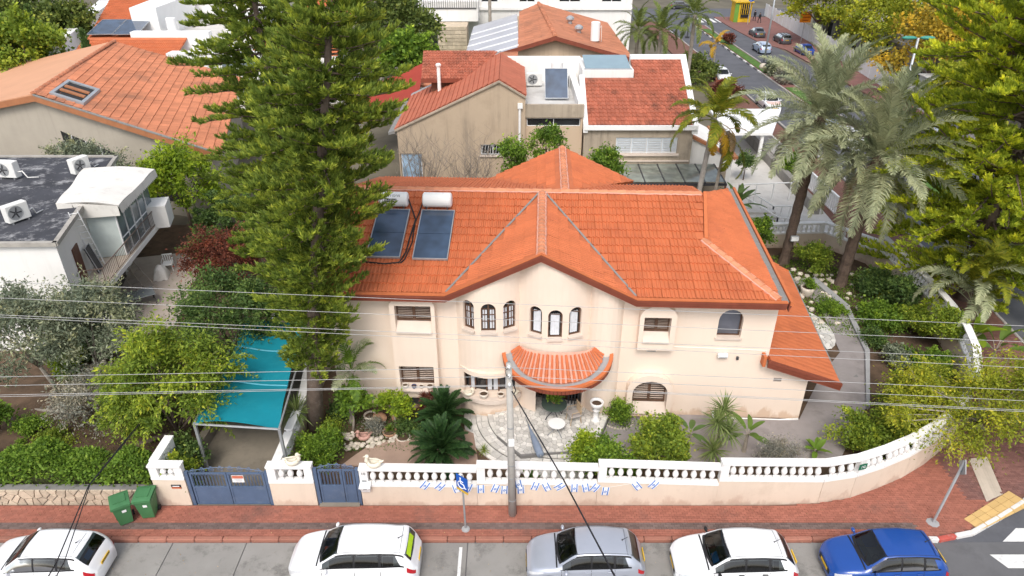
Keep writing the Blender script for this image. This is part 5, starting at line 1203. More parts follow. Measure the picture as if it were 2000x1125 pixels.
def pine(label, trunk, r0, z0, prof, mname, nbr=120, needle=.2, density=1.0, up=.55, dead=0, group='tall pines', fat=1.):
    """trunk: list of points; prof(t) -> branch reach at relative height t of the crown"""
    t_ = thing('pine_tree', label, 'tree', trunk[0], 0, group)
    T = [Vector(p) for p in trunk]; H_ = T[-1].z
    b = MB(); n = len(T); b.tube(T, [r0 * (1 - .8 * i / (n - 1)) + (.05 if i == 0 else 0) for i in range(n)], 10); part('trunk', b, M['bark'], t_, smooth=True)
    def at(z):
        for a, c in zip(T, T[1:]):
            if z <= c.z: return a.lerp(c, (z - a.z) / (c.z - a.z))
        return T[-1]
    br = MB(); Q = []; AG = []
    for k in range(nbr):
        t = (k + .5 * RNG.random()) / nbr; z = z0 + (H_ - z0) * t; L = prof(t) * RNG.uniform(.72, 1.08); az = k * 2.4 + RNG.normal() * .35
        d = np.array((math.cos(az), math.sin(az), RNG.uniform(-.34, .22) * fat ** 1.5)); P = curve(at(z), d, L, RNG.uniform(.15, .5), 7, .03)
        br.tube([tuple(p) for p in P], [max(.012, .05 * L / 3 * (1 - i / 7)) for i in range(7)], 4)
        nb = max(4, int(L * 5.2 * density)); seg = np.linspace(.14, 1.0, nb)
        for s in seg:
            f = s * 6; i = min(5, int(f)); q = P[i] + (P[i + 1] - P[i]) * (f - i); dd = unit((P[i + 1] - P[i])[None])[0]
            for side in (-1, 1):
                sd = np.cross(dd, (0, 0, 1)) * side; ang = RNG.uniform(.6, 1.1) * (1.05 - .55 * s)
                bd = dd * math.cos(ang) + sd * math.sin(ang) + np.array((0, 0, RNG.uniform(-.15, .25))); bl = fat * RNG.uniform(.38, .8) * (1.15 - .5 * s) * min(1, .5 + L / 4)
                C_ = curve(q, bd, bl, up * RNG.uniform(.6, 1.6), 5)
                nn = int(36 * bl / .5 * density); tt = RNG.uniform(.0, 1, nn) ** .7 * 3.999; ii = tt.astype(int); pos = C_[ii] + (C_[ii + 1] - C_[ii]) * (tt - ii)[:, None]; tan = unit(C_[ii + 1] - C_[ii])
                rnd = unit(RNG.normal(size=(nn, 3))); dirs = unit(tan * .85 + rnd * .62 + np.array((0, 0, .34)))
                Q.append(leaf_quads(pos, dirs, RNG.uniform(.6, 1.1, nn) * needle, fat * RNG.uniform(.045, .07, nn))); AG.append(np.clip(RNG.uniform(.12, .95) + .25 * (tt / 4 - .5) + np.zeros(nn), .11, 1))
    part('branches', br, M['bark'], t_, smooth=True)
    mesh_part('crown', Q, LF[mname], t_, age=AG)
    return t_
tr1 = [G(617, 845), Vector(Yp(612, 640, 22.9)), Vector(Yp(622, 400, 23.3)), Vector(Yp(640, 130, 23.9)), Vector(Yp(646, -60, 24.4))]
pine('tall dark green pine with bare lower trunk standing in bed beside teal shade sail', tr1, .33, 3.4, lambda t: np.interp(t, [0, .08, .25, .5, .72, 1], [.9, 1.3, 1.9, 2.7, 2.6, 1.4]), 'pine', 210, .25, .92)
tr2 = [Vector((-10.6, 31, 0)), Vector((-10.6, 31, 6)), Vector((-10.7, 31, 13)), Vector((-10.8, 31, 21))]
pine('second tall pine behind the bare trunked one, spreading over left side garden', tr2, .3, 3.0, lambda t: np.interp(t, [0, .2, .5, .8, 1], [2.9, 3.2, 3.5, 3.2, 2.4]), 'pine', 210, .25, .9)
tr3 = [Vector((25.6, 34.0, 0)), Vector((25.6, 34.0, 6)), Vector((25.7, 34.0, 14)), Vector((25.8, 34.0, 23))]
pine('broad yellow green pine leaning over right street corner in front of the grey palms', tr3, .38, 1.9, lambda t: np.interp(t, [0, .15, .4, .7, 1], [5.6, 6.7, 6.7, 5.0, 3.3]), 'pine_y', 280, .3, .62, .4, fat=1.45)

LK, LS, LW = 2.1, .98, 1.35      # how full the crowns are
def tree(name, label, base, cc, rad, mname, nclump=60, nleaf=70, lsize=.16, trunk_r=.13, group=None, bark='bark', clump_r=.5, droop=0., cat='tree', lw=.42, shell=.55, limbs=9, lean=None, hollow=0, shoots=.55, parts=('crown', 'trunk')):
    t_ = thing(name, label, cat, base, 0, group); base = Vector(base); cc = np.array(cc, float); rad = np.array(rad, float)
    D = unit(RNG.normal(size=(nclump, 3))); D[:, 2] = np.where(D[:, 2] < -.55, -D[:, 2], D[:, 2]); r = RNG.uniform(shell, 1.0, (nclump, 1)) ** .6; ph = RNG.uniform(0, 6.28, 4); lump = 1 + .16 * np.sin(3 * np.arctan2(D[:, 1], D[:, 0]) + ph[0] + 2 * D[:, 2]) + .13 * np.sin(5 * D[:, 0] + ph[1]) * np.sin(4 * D[:, 2] + ph[2]) + .07 * RNG.normal(size=nclump); CP = cc + D * r * rad * lump[:, None]
    if hollow: CP = CP[(D[:, 2] < .3) | (RNG.random(nclump) < 1 - hollow)]; nclump = len(CP)
    b = MB(); fork = base.lerp(Vector(tuple(cc - np.array((0, 0, rad[2] * .75)))), .9)
    b.tube([base, base.lerp(fork, .5) + Vector((RNG.normal() * .05, RNG.normal() * .05, 0)), fork], [trunk_r * 1.15, trunk_r * .9, trunk_r * .75], 8)
    for i in range(min(limbs, nclump)):
        e = Vector(tuple(CP[i])); m_ = fork.lerp(e, .5) + Vector((0, 0, .12 * rad[2])); b.tube([fork, m_, e], [trunk_r * .55, trunk_r * .32, trunk_r * .1], 5)
    part(parts[1], b, M[bark], t_, smooth=True)
    nleaf = int(nleaf * LK); lsize = lsize * LS; lw = min(.75, lw * LW); n = nclump * nleaf; idx = np.repeat(np.arange(nclump), nleaf); cr = RNG.uniform(.45, 1.5, nclump)[idx, None] * clump_r
    off = RNG.normal(size=(n, 3)) * .55; off[:, 2] *= .7; pos = CP[idx] + off * cr
    dirs = unit(RNG.normal(size=(n, 3)) + off * .9 + np.array((0, 0, .1 - droop))); ls = RNG.uniform(.45, 1.5, n) * lsize
    nr = unit(RNG.normal(size=(n, 3)) + np.array((0, 0, .9)))
    Q = [leaf_quads(pos, dirs, ls, ls * lw, nrm=nr)]; AG = [np.clip(RNG.uniform(.14, .85, nclump)[idx] + RNG.normal(size=n) * .08, .11, 1)]; sb_ = MB()
    for i in RNG.choice(nclump, max(4, int(nclump * shoots)), replace=True):          # stray shoots break the outline
        out = unit(((CP[i] - cc) / rad)[None])[0]; d0 = out + np.array((0, 0, .7 - droop)) + RNG.normal(size=3) * .35; ln = float(min(rad)) * RNG.uniform(.3, .62)
        P_ = curve(CP[i], d0, ln, -.3 - 1.3 * droop, 6); k_ = int(26 * LK * .7); tt = RNG.uniform(.1, 1, k_) * 4.99; ii = tt.astype(int); pp = P_[ii] + (P_[ii + 1] - P_[ii]) * (tt - ii)[:, None]; tan = unit(P_[ii + 1] - P_[ii])
        l2 = RNG.uniform(.6, 1.2, k_) * lsize; Q.append(leaf_quads(pp + RNG.normal(size=(k_, 3)) * lsize * .2, tan * .9 + unit(RNG.normal(size=(k_, 3))) * .9, l2, l2 * lw)); AG.append(np.full(k_, RNG.uniform(.5, 1))); sb_.tube([tuple(p) for p in P_], [.012, .011, .009, .007, .005, .003], 3)
    mesh_part(parts[0], Q, LF[mname], t_, age=AG)
    if sb_.f: part('shoots', sb_, M[bark], t_, kind='stuff')
    return t_
def bush(label, base, rad, mname, n=26, nleaf=70, lsize=.11, name='bush', cat='bush', group=None, cr=.28, lw=.5, droop=0, shell=.3):
    b0 = Vector(base); return tree(name, label, base, (b0.x, b0.y, b0.z + rad[2] * .95), rad, mname, n, nleaf, lsize, .03, group, 'bark', cr, droop, cat, lw, shell, 6, parts=('foliage', 'stem'))
def frond_mesh(name, L, m, n=34, ll=.5, droop=.9, rise=.5, vee=.5, lw=.035, stalk=.12, taper=True, rnd=.12, fan=.6):
    """a feather frond: x outwards, z up"""
    n2 = 24; a = rise; P = [np.zeros(3)]
    for i in range(n2): P.append(P[-1] + np.array((math.cos(a), 0, math.sin(a))) * L / n2); a -= (rise + droop) / n2 * (.4 + 1.2 * i / n2)
    P = np.array(P); t = np.linspace(stalk, .99, n); Q = []
    for s in (-1, 1):
        f = t * n2; i = np.minimum(n2 - 1, f.astype(int)); pos = P[i] + (P[np.minimum(i + 1, n2)] - P[i]) * (f - i)[:, None]; tan = unit(P[np.minimum(i + 1, n2)] - P[i])
        nor = np.stack([-tan[:, 2], np.zeros(n), tan[:, 0]], 1); side = np.array((0, s, 0.))
        d = unit(tan * (fan + .5 * t[:, None]) + side + nor * vee + RNG.normal(size=(n, 3)) * rnd); ln = ll * (np.sin(np.pi * np.clip(t * .86 + .12, 0, 1)) ** .6) * RNG.uniform(.85, 1.1, n)
        mid = pos + d * ln[:, None] * .55; end = mid + unit(d + np.array((0, 0, -.45))) * ln[:, None] * .45; w = nor * 0 + unit(np.cross(d, nor)) * lw / 2
        Q.append(np.stack([pos - w * .8, mid - w, mid + w, pos + w * .8], 1)); Q.append(np.stack([mid - w, end, end, mid + w], 1))
    f = np.arange(n2); w = np.zeros((n2, 3)); w[:, 1] = .022 * (1 - f / n2) + .006
    Q.append(np.stack([P[:-1] - w, P[1:] - w * .9, P[1:] + w * .9, P[:-1] + w], 1)); w2 = np.zeros((n2, 3)); w2[:, 2] = w[:, 1]
    Q.append(np.stack([P[:-1] - w2, P[1:] - w2 * .9, P[1:] + w2 * .9, P[:-1] + w2], 1))
    return quads_mesh(name, np.concatenate(Q), m)
def RM(loc, az, el, roll=0., s=1.): return Matrix.Translation(Vector(loc)) @ Matrix.Rotation(az, 4, 'Z') @ Matrix.Rotation(-el, 4, 'Y') @ Matrix.Rotation(roll, 4, 'X') @ Matrix.Scale(s, 4)
def palm(label, base, top, r, meshes, nf, bark, elev=(-50, 75), name='palm_tree', group='palms', shaft=None, skirt=None, nskirt=0, ball=.35, pname='frond', fpow=.85):
    t_ = thing(name, label, 'palm', base, 0, group); a, c = Vector(base), Vector(top); b = MB(); n = 22
    b.tube([a.lerp(c, i / n) for i in range(n + 1)], [r * (1.25 if i == 0 else 1.0 + (.07 if i % 2 else -.05)) for i in range(n + 1)], 10); part('trunk', b, M[bark], t_)
    lt = WM[t_.name].inverted() @ c
    if shaft: b = MB(); b.tube([c - Vector((0, 0, 1.1)), c - Vector((0, 0, .5)), c + Vector((0, 0, .2))], [r * 1.05, r * 1.15, r * .7], 10); part('crownshaft', b, M[shaft], t_, smooth=True)
    for k in range(nf):
        f = (k + .5) / nf; el = R(elev[1] + (elev[0] - elev[1]) * f ** fpow + random.uniform(-7, 7)); az = k * 2.39996 + random.uniform(-.2, .2)
        link(pname, random.choice(meshes), t_, RM(lt + Vector((math.cos(az) * r * .5, math.sin(az) * r * .5, ball * (.5 - f))), az, el, random.uniform(-.4, .4), random.uniform(.85, 1.08)))
    for k in range(nskirt): az = random.uniform(0, 6.28); link(pname, random.choice(skirt), t_, RM(lt + Vector((math.cos(az) * r * .6, math.sin(az) * r * .6, -.3)), az, R(random.uniform(-75, -40)), random.uniform(-.4, .4), random.uniform(.7, .95)))
    return t_
dm = [frond_mesh('frond', 4.9, LF['date'], 84, .8, .8, .3, .5, .044, .1, rnd=.16) for _ in range(3)]; dmd = [frond_mesh('frond', 3.4, LF['dead'], 50, .45, .9, .1, .3, .034, .1)]
palm('leaning date palm nearer the house corner with grey green feather crown', G(1530, 515), (17.3, 38.4, 9.3), .29, dm, 58, 'bark_palm', (-64, 84), fpow=1.15, skirt=dmd, nskirt=7)
palm('date palm right of the other one with drooping grey crown reaching the pine', G(1640, 558), (19.5, 35.4, 8.0), .31, dm, 60, 'bark_palm', (-68, 84), fpow=1.1, skirt=dmd, nskirt=9)
km = [frond_mesh('frond', 3.6, LF['king'], 50, .75, 1.35, .5, .1, .085, .14, rnd=.12) for _ in range(2)]; kg = [frond_mesh('frond', 3.2, LF['gold'], 44, .65, 1.2, .6, .0, .07, .16)]
kp = palm('yellow green king palm with smooth pale trunk behind right end of the main roof', (12.5, 44, 0), (13.0, 44.0, 7.7), .17, km, 18, 'king_trunk', (-30, 72), shaft='crownshaft', skirt=kg, nskirt=3)
palm('thin palm with dry brown fronds beside the yellow green king palm', (13.8, 44.6, 0), (14.2, 44.6, 6.6), .12, [frond_mesh('frond', 1.6, LF['dead'], 30, .4, 1.5, .2, 0, .05, .2)], 8, 'bark_pale', (-70, 10), skirt=km, nskirt=2)
# far palms
fm_ = [frond_mesh('frond', 3.6, LF['farg'], 40, .6, 1.1, .5, .2, .07, .15)]
for (px, y, zt, lb) in ((1290, 84, 6.5, 'bushy green palm beside far end of the faded orange roof'), (1245, 88, 6.0, 'palm with pale arching fronds against the white apartment corner'), (1352, 86, 8.0, 'tall palm with long trunk between far house and side street')):
    c = Yp(px, 75, y); palm(lb, (c.x, y, 0), (c.x, y, zt), .22, fm_, 24, 'bark_pale', (-50, 75))
c = Yp(1345, 105, 86); palm('small yellow palm on kerb of side street below the tall palm', (26.0, 92, 0), (26.0, 92, 3.6), .12, [frond_mesh('frond', 2.4, LF['gold'], 24, .6, 1.4, .5, 0, .09, .15)], 8, 'bark_pale', (-30, 70))
c = Yp(965, 20, 100); palm('slim palm in front of the white apartment building', (-3, 100, 0), (-3, 100, 10.8), .22, fm_, 14, 'bark_pale', (-60, 60)); palm('dark palm trunk rising behind the pine beside grey fence', (-15.5, 84, 0), (-15.5, 84, 12.5), .28, fm_, 14, 'king_trunk', (-60, 60))
c = Yp(660, 680, 23.7); palm('small feather palm against the cream house wall beside pine trunk', (-7.0, 23.4, 0), (-6.75, 23.6, 2.7), .11, [frond_mesh('frond', 1.7, LF['date'], 40, .42, 1.2, .5, .2, .03, .15), frond_mesh('frond', 1.7, LF['green'], 40, .42, 1.2, .5, .2, .03, .15)], 12, 'bark_pale', (-35, 75))
# fine leaved palm by the right kerb
pm = [frond_mesh('frond', 4.0, LF['date'], 72, .6, 1.5, .9, .25, .05, .2), frond_mesh('frond', 4.0, LF['king'], 72, .6, 1.6, .9, .25, .05, .2)]
c = Yp(1895, 600, 29); palm('low wide palm with arching pale fronds by right pavement below the pine', (23.6, 30.4, 0), (23.6, 30.4, 2.0), .2, pm, 34, 'bark_palm', (-5, 78))
# left garden
tree('olive_tree', 'grey green olive tree with pale forked trunk left of the white house patio', G(118, 775), (-18.3, 25.2, 3.4), (2.0, 2.0, 2.0), 'olive', 80, 120, .15, .1, None, 'bark_pale', .6, .25, lw=.28)
tree('olive_tree', 'second grey olive shrub at left photo edge with dry silvery lower twigs', G(60, 800), (-17.6, 23.0, 1.7), (1.5, 1.3, 1.2), 'grey', 40, 110, .12, .07, None, 'bark_pale', .45, .6, lw=.25)
tree('tree', 'tree left of olive with dense grey green crown at the photo edge', (-20.6, 25, 0), (-20.8, 24.8, 3.6), (1.9, 1.8, 1.9), 'olive', 55, 110, .15, .1, None, 'bark_pale', .6, .2, lw=.3)
tree('tree', 'yellow green tree with drooping golden shoots beside teal shade sail', G(262, 872), (-13.6, 22.0, 2.75), (2.3, 1.9, 2.6), 'ygreen', 105, 105, .16, .12, None, 'bark', .5, .6, lw=.30, shoots=1.1)
tree('tree', 'dark green tree growing behind yellow green one and left of teal sail', G(400, 735), (-12.9, 27.0, 2.9), (2.2, 1.8, 2.1), 'dgreen', 100, 110, .13, .11, None, 'bark', .5, .2, lw=.4)
tree('tree', 'dusky red leaved shrub tree between white house patio and pine', G(425, 570), (-16.1, 35.0, 1.9), (2.1, 1.9, 1.7), 'red', 70, 110, .12, .1, None, 'bark', .5, .2, lw=.4)
tree('tree', 'bright green tree with palmate leaf clusters behind the white canvas roof', (-21.8, 43.0, 0), (-21.6, 42.6, 3.9), (2.2, 2.0, 2.3), 'lime', 60, 80, .24, .12, None, 'bark', .6, .5, lw=.3)
tree('tree', 'sparse grey green tree against grey gable wall behind black flat roof', (-28.0, 43.3, 0), (-27.6, 43.2, 4.6), (2.8, 1.5, 1.6), 'olive', 50, 60, .17, .1, None, 'bark', .6, .1, lw=.35)
bush('dark green creeper shrub behind the balcony planter box', (-18.6, 41.5, .1), (2.2, 2.4, 1.6), 'dgreen', 50, 90, .15); bush('mid green shrub against the neighbour wall left of the pine', (-16.0, 44.0, .1), (1.8, 1.8, 1.7), 'green', 40, 90, .15)
bush('dark shrub under the balcony end beside red leaved shrub', (-18.5, 37.8, .1), (1.3, 1.6, 1.1), 'dgreen', 34, 80, .13); bush('leafy green shrub between olive tree and white pier', G(175, 700), (1.2, 1.4, 1.0), 'dgreen', 36, 80, .15)
bush('yellow leaved young shrub left of yellow green tree', G(150, 735), (.7, .7, .8), 'lime', 18, 70, .16, droop=.4); bush('low green plant in the dark soil bed left of yellow green tree', G(60, 850), (.75, .6, .4), 'green', 18, 70, .09)
bush('flat grassy plant in soil nearer the hedge', G(105, 870), (.9, .5, .3), 'ygreen', 18, 70, .09); bush('green plant with round pot at left photo edge', G(5, 845), (.5, .5, .8), 'green', 14, 60, .14)
bush('yellow flowering bush spilling over left gate pillar', (-12.6, 19.4, .15), (.55, .5, .75), 'ygreen', 26, 70, .1); bush('dark fern bush behind left gate pillar', (-12.8, 20.3, .1), (.7, .7, .8), 'dgreen', 30, 70, .1)
hd = thing('hedge', 'long clipped leafy hedge on top of the crazy stone wall at left', 'hedge', (-17, 19.4, .7)); nh = 26000
hx = RNG.uniform(-23, -13.6, nh); hy = 19.5 + RNG.normal(size=nh) * .42; lim = 1.55 + .3 * np.sin(hx * 1.7) + .16 * np.sin(hx * 4.3 + 1) - .9 * np.clip(hx + 15.6, 0, 3) ** 1 * .35
th_ = RNG.uniform(0, 1, nh) ** .5; hz = .75 + (lim - .35) * th_; yy = 19.55 + RNG.uniform(-.75, .75, nh) * np.sqrt(np.clip(1.15 - th_, .1, 1))
pos = np.stack([hx, yy, hz], 1); mesh_part('foliage', leaf_quads(pos, RNG.normal(size=(nh, 3)) + np.array((0, -.4, .5)), RNG.uniform(.10, .19, nh), .09, nrm=unit(RNG.normal(size=(nh, 3)) + np.array((0, -.4, .8)))), LF['green'], hd)
b = MB(); b.bx(-23, -13.6, 19.2, 19.9, .5, 1.5); part('stems', b, mat('hedge_twigs', (.05, .055, .02), .95, .4, 6), hd)
bush('dense dark shrubs beside dirt bed under olive tree', (-16.2, 23.6, .1), (1.5, 1.0, .8), 'dgreen', 40, 80, .14)
# cycads
cm = [frond_mesh('frond', 1.35, LF['cycad'], 46, .24, .75, .35, .35, .03, .1, rnd=.04, fan=.35) for _ in range(2)]
palm('dark green cycad with rounded crown nearer cream wall', G(865, 835), Vector(G(868, 833)) + Vector((0, 0, .55)), .17, cm, 62, 'bark_palm', (-25, 85), 'cycad', 'cycads in the front garden'); palm('dark green cycad just behind white balustrade', Vector(G(862, 905)) + Vector((0, .1, 0)), Vector(G(862, 905)) + Vector((0, .15, .62)), .17, cm, 58, 'bark_palm', (-15, 85), 'cycad', 'cycads in the front garden')
# blade rosettes
def rosette(label, base, h, n, L, w, mname, name='yucca', heads=((0, 0, 0),), group=None, el=(-40, 85), bark='bark_pale', cat='plant'):
    t_ = thing(name, label, cat, base, 0, group); b = MB(); Q = []; base = np.array(base, float)
    for (dx, dy, dz) in heads:
        c = base + np.array((dx, dy, h + dz)); b.tube([tuple(base), tuple((base + c) / 2 + np.array((dx * .1, dy * .1, 0))), tuple(c)], .05, 6)
        k = np.arange(n); az = k * 2.4 + RNG.normal(size=n) * .15; e = np.radians(el[1] + (el[0] - el[1]) * ((k + .5) / n) ** .9 + RNG.normal(size=n) * 6)
        d = np.stack([np.cos(az) * np.cos(e), np.sin(az) * np.cos(e), np.sin(e)], 1); l = L * RNG.uniform(.8, 1.1, n)
        side = unit(np.cross(d, np.array((0, 0, 1.)) + RNG.normal(size=(n, 3)) * .1)); m_ = c + d * l[:, None] * .5; e_ = m_ + unit(d + np.array((0, 0, -.22))) * l[:, None] * .5
        W = side * w / 2; Q += [np.stack([c - W * .6 + 0 * d, m_ - W, m_ + W, c + W * .6 + 0 * d], 1), np.stack([m_ - W, e_, e_, m_ + W], 1)]
    part('stem', b, M[bark], t_); mesh_part('rosette', Q, LF[mname], t_); return t_
rosette('spiky yucca head between teal sail and pine trunk', Vector(G(588, 850)), 1.25, 110, .95, .055, 'yucca'); rosette('tall yucca clump of four spiky heads behind the white balustrade', Vector(G(1395, 905)) + Vector((0, .2, 0)), 1.3, 90, .85, .05, 'yucca', heads=((0, .2, .5), (.3, .6, .8), (-.1, -.1, -.7), (.45, .1, .1)))
rosette('reddish brown dracaena with spiky heads by tall shuttered bay', Vector(G(835, 822)), .95, 60, .36, .03, 'red', 'dracaena', heads=((0, 0, 0), (.22, .1, .35), (-.22, .05, -.25), (.05, -.2, -.4), (-.1, .1, .3)))
rosette('small agave with pointed leaves behind balustrade right of pole', (0.75, 19.3, .05), .35, 26, .75, .13, 'banana', 'agave', el=(5, 80)); rosette('small spiky plant at the edge of marble steps', Vector(G(945, 885)) + Vector((0, 0, .05)), .1, 40, .35, .03, 'ygreen', 'small_plant')
rosette('green grassy rosette in a terracotta bowl in the front bed', Vector(G(762, 848)) + Vector((0, 0, .2)), .05, 120, .28, .02, 'green', 'small_plant', el=(10, 85))
# paddle leaved plants, each leaf a part
def paddle_mesh(L, W, m, droop=.8):
    b = MB()
    def S(s, t):
        x = L * s; y = (t - .5) * W * (math.sin(math.pi * min(1, s * .93 + .05)) ** .6); a = s * droop; return (L * (math.sin(a) / max(droop, .01)) if droop else x, y, -L * (1 - math.cos(a)) / max(droop, .01) + abs(t - .5) * .18 * W * 1.2)
    b.grid(S, 7, 4); me = b.mesh('leaf', m, True); return me
def paddles(label, base, h, n, L, W, mname, name='banana_plant', el=(15, 75), group=None, stalk=.5):
    t_ = thing(name, label, 'plant', base, 0, group); b = MB(); me = paddle_mesh(L, W, LF[mname]); b.tube([(0, 0, 0), (0, 0, h)], [.09, .06], 7)
    for k in range(n):
        az = k * 2.4 + random.uniform(-.3, .3); el_ = R(el[1] + (el[0] - el[1]) * (k + .5) / n); d = Vector((math.cos(az) * math.cos(el_), math.sin(az) * math.cos(el_), math.sin(el_))); p = Vector((0, 0, h)) + d * stalk
        b.tube([(0, 0, h), p], .02, 5); link('leaf', me, t_, RM(p, az, el_, random.uniform(-.5, .5), random.uniform(.8, 1.1)))
    part('stem', b, M['bark_pale'], t_, local=True); return t_
paddles('young banana plant with slanting leaves behind balustrade left of silver bush', Vector(G(1452, 885)), 1.0, 6, .9, .3, 'banana', el=(5, 75), stalk=.25); paddles('broad leaved plant on the leaning stem beside yuccas', Vector(G(1340, 890)), 1.2, 6, .7, .26, 'dgreen', el=(-10, 60), stalk=.2)
paddles('clump of broad banana like leaves by right pavement in front of low palm', (22.7, 28.6, 0), .9, 9, 1.25, .42, 'lime', 'bird_of_paradise', (25, 85), stalk=.6); paddles('second paddle leaved clump at the right kerb side', (23.6, 27.9, 0), .7, 7, 1.2, .4, 'banana', 'bird_of_paradise', (10, 80), stalk=.6)
paddles('dark tall traveller plant at right rear corner of the main roof', (14.6, 41.8, 0), 2.4, 14, 1.5, .42, 'dgreen', 'bird_of_paradise', (20, 85), stalk=.4); paddles('low leafy plants behind balustrade right of silver bush', Vector(G(1590, 890)), .25, 8, .55, .24, 'green', 'small_plant', (15, 75), stalk=.1)
paddles('dark broad leaf plant under trees left of teal sail', G(210, 720), .8, 7, .9, .35, 'dgreen', 'small_plant', (10, 75), stalk=.3)
# front garden bushes
bush('round fine leaved green bush at foot of the pine trunk', Vector(G(628, 895)), (.85, .75, .6), 'green', 44, 90, .085); bush('yellow flowering herb behind green bush at pine foot', G(645, 850), (.35, .35, .35), 'ygreen', 14, 60, .07)
bush('light green leafy shrub left of tall yellow green bush behind balustrade', (3.6, 19.8, .05), (1.0, .6, 1.0), 'green', 44, 80, .11); bush('large yellow green bush in the yard behind balustrade', (5.9, 20.7, .05), (1.05, .85, 1.15), 'ygreen', 60, 100, .11)
bush('pale green shrub between patio steps and light shrub', (2.9, 20.6, .05), (.5, .5, .9), 'lime', 24, 70, .1); bush('silver grey bare twiggy bush behind the right balustrade', (10.4, 20.4, .05), (.75, .7, .75), 'grey', 40, 90, .07, lw=.25)
tree('small_tree', 'small tree with lime yellow round crown over the terracotta jars', G(772, 838), Vector(G(772, 838)) + Vector((0, 0, 1.35)), (.75, .5, .42), 'lime', 26, 70, .12, .05, None, 'bark_pale', .25, 0); tree('small_tree', 'climbing leafy shrub with broad pale leaves beside small palm', G(690, 842), Vector(G(690, 842)) + Vector((0, .3, 1.5)), (.75, .4, .6), 'green', 16, 45, .17, .06, None, 'bark_pale', .25, 0)
bush('purple flowering plant in rock bed', G(730, 845), (.42, .36, .3), 'grey', 20, 60, .06, cr=.2); bush('small shrub with red flowers in the marble edged bed right of entrance', Vector(G(1208, 825)), (.5, .4, .55), 'green', 22, 60, .09)
bush('straggly plant among pots in rock bed', G(800, 850), (.5, .4, .35), 'dgreen', 18, 60, .08); bush('dark leafy plant at wall foot left of low grey window', G(665, 815), (.45, .4, .5), 'dgreen', 18, 60, .1)
bush('pale leafed shrub inside the curved wall near low palm', (20.9, 30.4, .05), (.8, .9, .7), 'ygreen', 30, 80, .11); bush('low green planting inside the curved wall under street tree', (20.0, 27.0, .05), (.9, 1.2, .5), 'green', 36, 80, .12); bush('dry grass tuft beside marble inlay path', (18.9, 27.8, .05), (.6, .8, .4), 'olive', 20, 80, .12)
bush('arching leafy shrub hanging over curved balustrade below low palm', (21.5, 28.6, .9), (.8, 1.1, .8), 'ygreen', 34, 80, .11); bush('dark leafy shrub against curved wall beside date palm base', (21.4, 32.6, .05), (.8, 1.2, 1.1), 'dgreen', 34, 80, .12)
# topiary and shrubs behind the house
tree('topiary_tree', 'small tree of rounded leaf balls left of the rear roof peak', (-.2, 42.5, 0), (.0, 42.5, 5.5), (.85, .7, 1.0), 'green', 14, 90, .2, .09, 'clipped trees behind the main roof', 'bark', .42, .6, lw=.35)
tree('topiary_tree', 'taller tree of leaf balls with small tuft on top behind roof peak', (2.2, 43.5, 0), (2.3, 43.5, 6.0), (1.1, .7, 1.2), 'green', 14, 90, .2, .09, 'clipped trees behind the main roof', 'bark', .42, .6, lw=.35); tree('topiary_tree', 'dense drooping leafed tree right of the rear roof peak', (5.9, 43.0, 0), (5.9, 42.6, 5.0), (1.0, .8, .9), 'green', 18, 90, .2, .09, 'clipped trees behind the main roof', 'bark', .42, .6, lw=.35)
def bare(label, base, h, spread, n=9, name='bare_shrub'):
    t_ = thing(name, label, 'shrub', base, 0, 'leafless shrubs against the beige wall'); b = MB(); base = np.array(base, float)
    for i in range(n):
        d = np.array((RNG.normal() * spread, RNG.normal() * spread * .5, 1.)); P = curve(base, d, h * RNG.uniform(.7, 1.05), .4, 6, .05); b.tube([tuple(p) for p in P], [.05, .042, .034, .026, .018, .01], 4)
        for j in range(9):
            k = RNG.integers(1, 5); q = P[k] + (P[k + 1] - P[k]) * RNG.random(); Q = curve(q, np.array((RNG.normal() * .8, RNG.normal() * .5, .8)), h * RNG.uniform(.15, .4), .5, 4, .1); b.tube([tuple(p) for p in Q], [.018, .014, .011, .007], 3)
            for jj in range(3): q2 = Q[RNG.integers(1, 4)]; Q2 = curve(q2, np.array((RNG.normal() * .8, RNG.normal() * .5, .7)), h * RNG.uniform(.08, .2), .4, 3, .1); b.tube([tuple(p) for p in Q2], [.01, .008, .005], 3)
    part('twigs', b, mat('twig_grey', (.27, .23, .19), .9, .2, 3) if 'twig_grey' not in bpy.data.materials else bpy.data.materials['twig_grey'], t_)
bare('leafless grey shrub left against beige gable wall', (-6.2, 44.0, 1.2), 4.6, .35, 11); bare('leafless grey shrub right of the other against beige gable wall', (-3.0, 43.6, 1.2), 4.6, .35, 12)
# right garden behind the house
bush('leafy green shrub at the right rear corner of the main roof', (15.4, 39.2, 0), (.9, .9, 1.5), 'green', 36, 80, .13); bush('fine leaved yellow green shrub between palm trunks', (18.2, 37.2, 0), (1.0, .9, 1.0), 'ygreen', 40, 80, .12)
bush('broad leaved green bush beside grey path in right garden', (19.6, 31.4, .05), (1.0, 1.2, .5), 'green', 36, 80, .14); bush('dark green bush in right garden under the pine', (20.7, 34.4, .05), (.9, 1.1, .8), 'dgreen', 40, 90, .13); bush('small round bush at curve of grey path', (18.5, 29.3, .05), (.5, .6, .4), 'dgreen', 20, 70, .09); bush('low flowering cover beside the grey path', (17.6, 32.6, .02), (.7, .9, .25), 'green', 26, 80, .08)
tree('small_tree', 'small clipped round tree on white terrace behind palms', (18.7, 53, 0), (18.7, 53, 1.6), (.75, .7, .6), 'dgreen', 20, 60, .14, .05, None, 'bark', .3, 0); bush('bright green bush inside white yard wall', (22.7, 54, .1), (.7, 1.3, .9), 'green', 30, 70, .15)
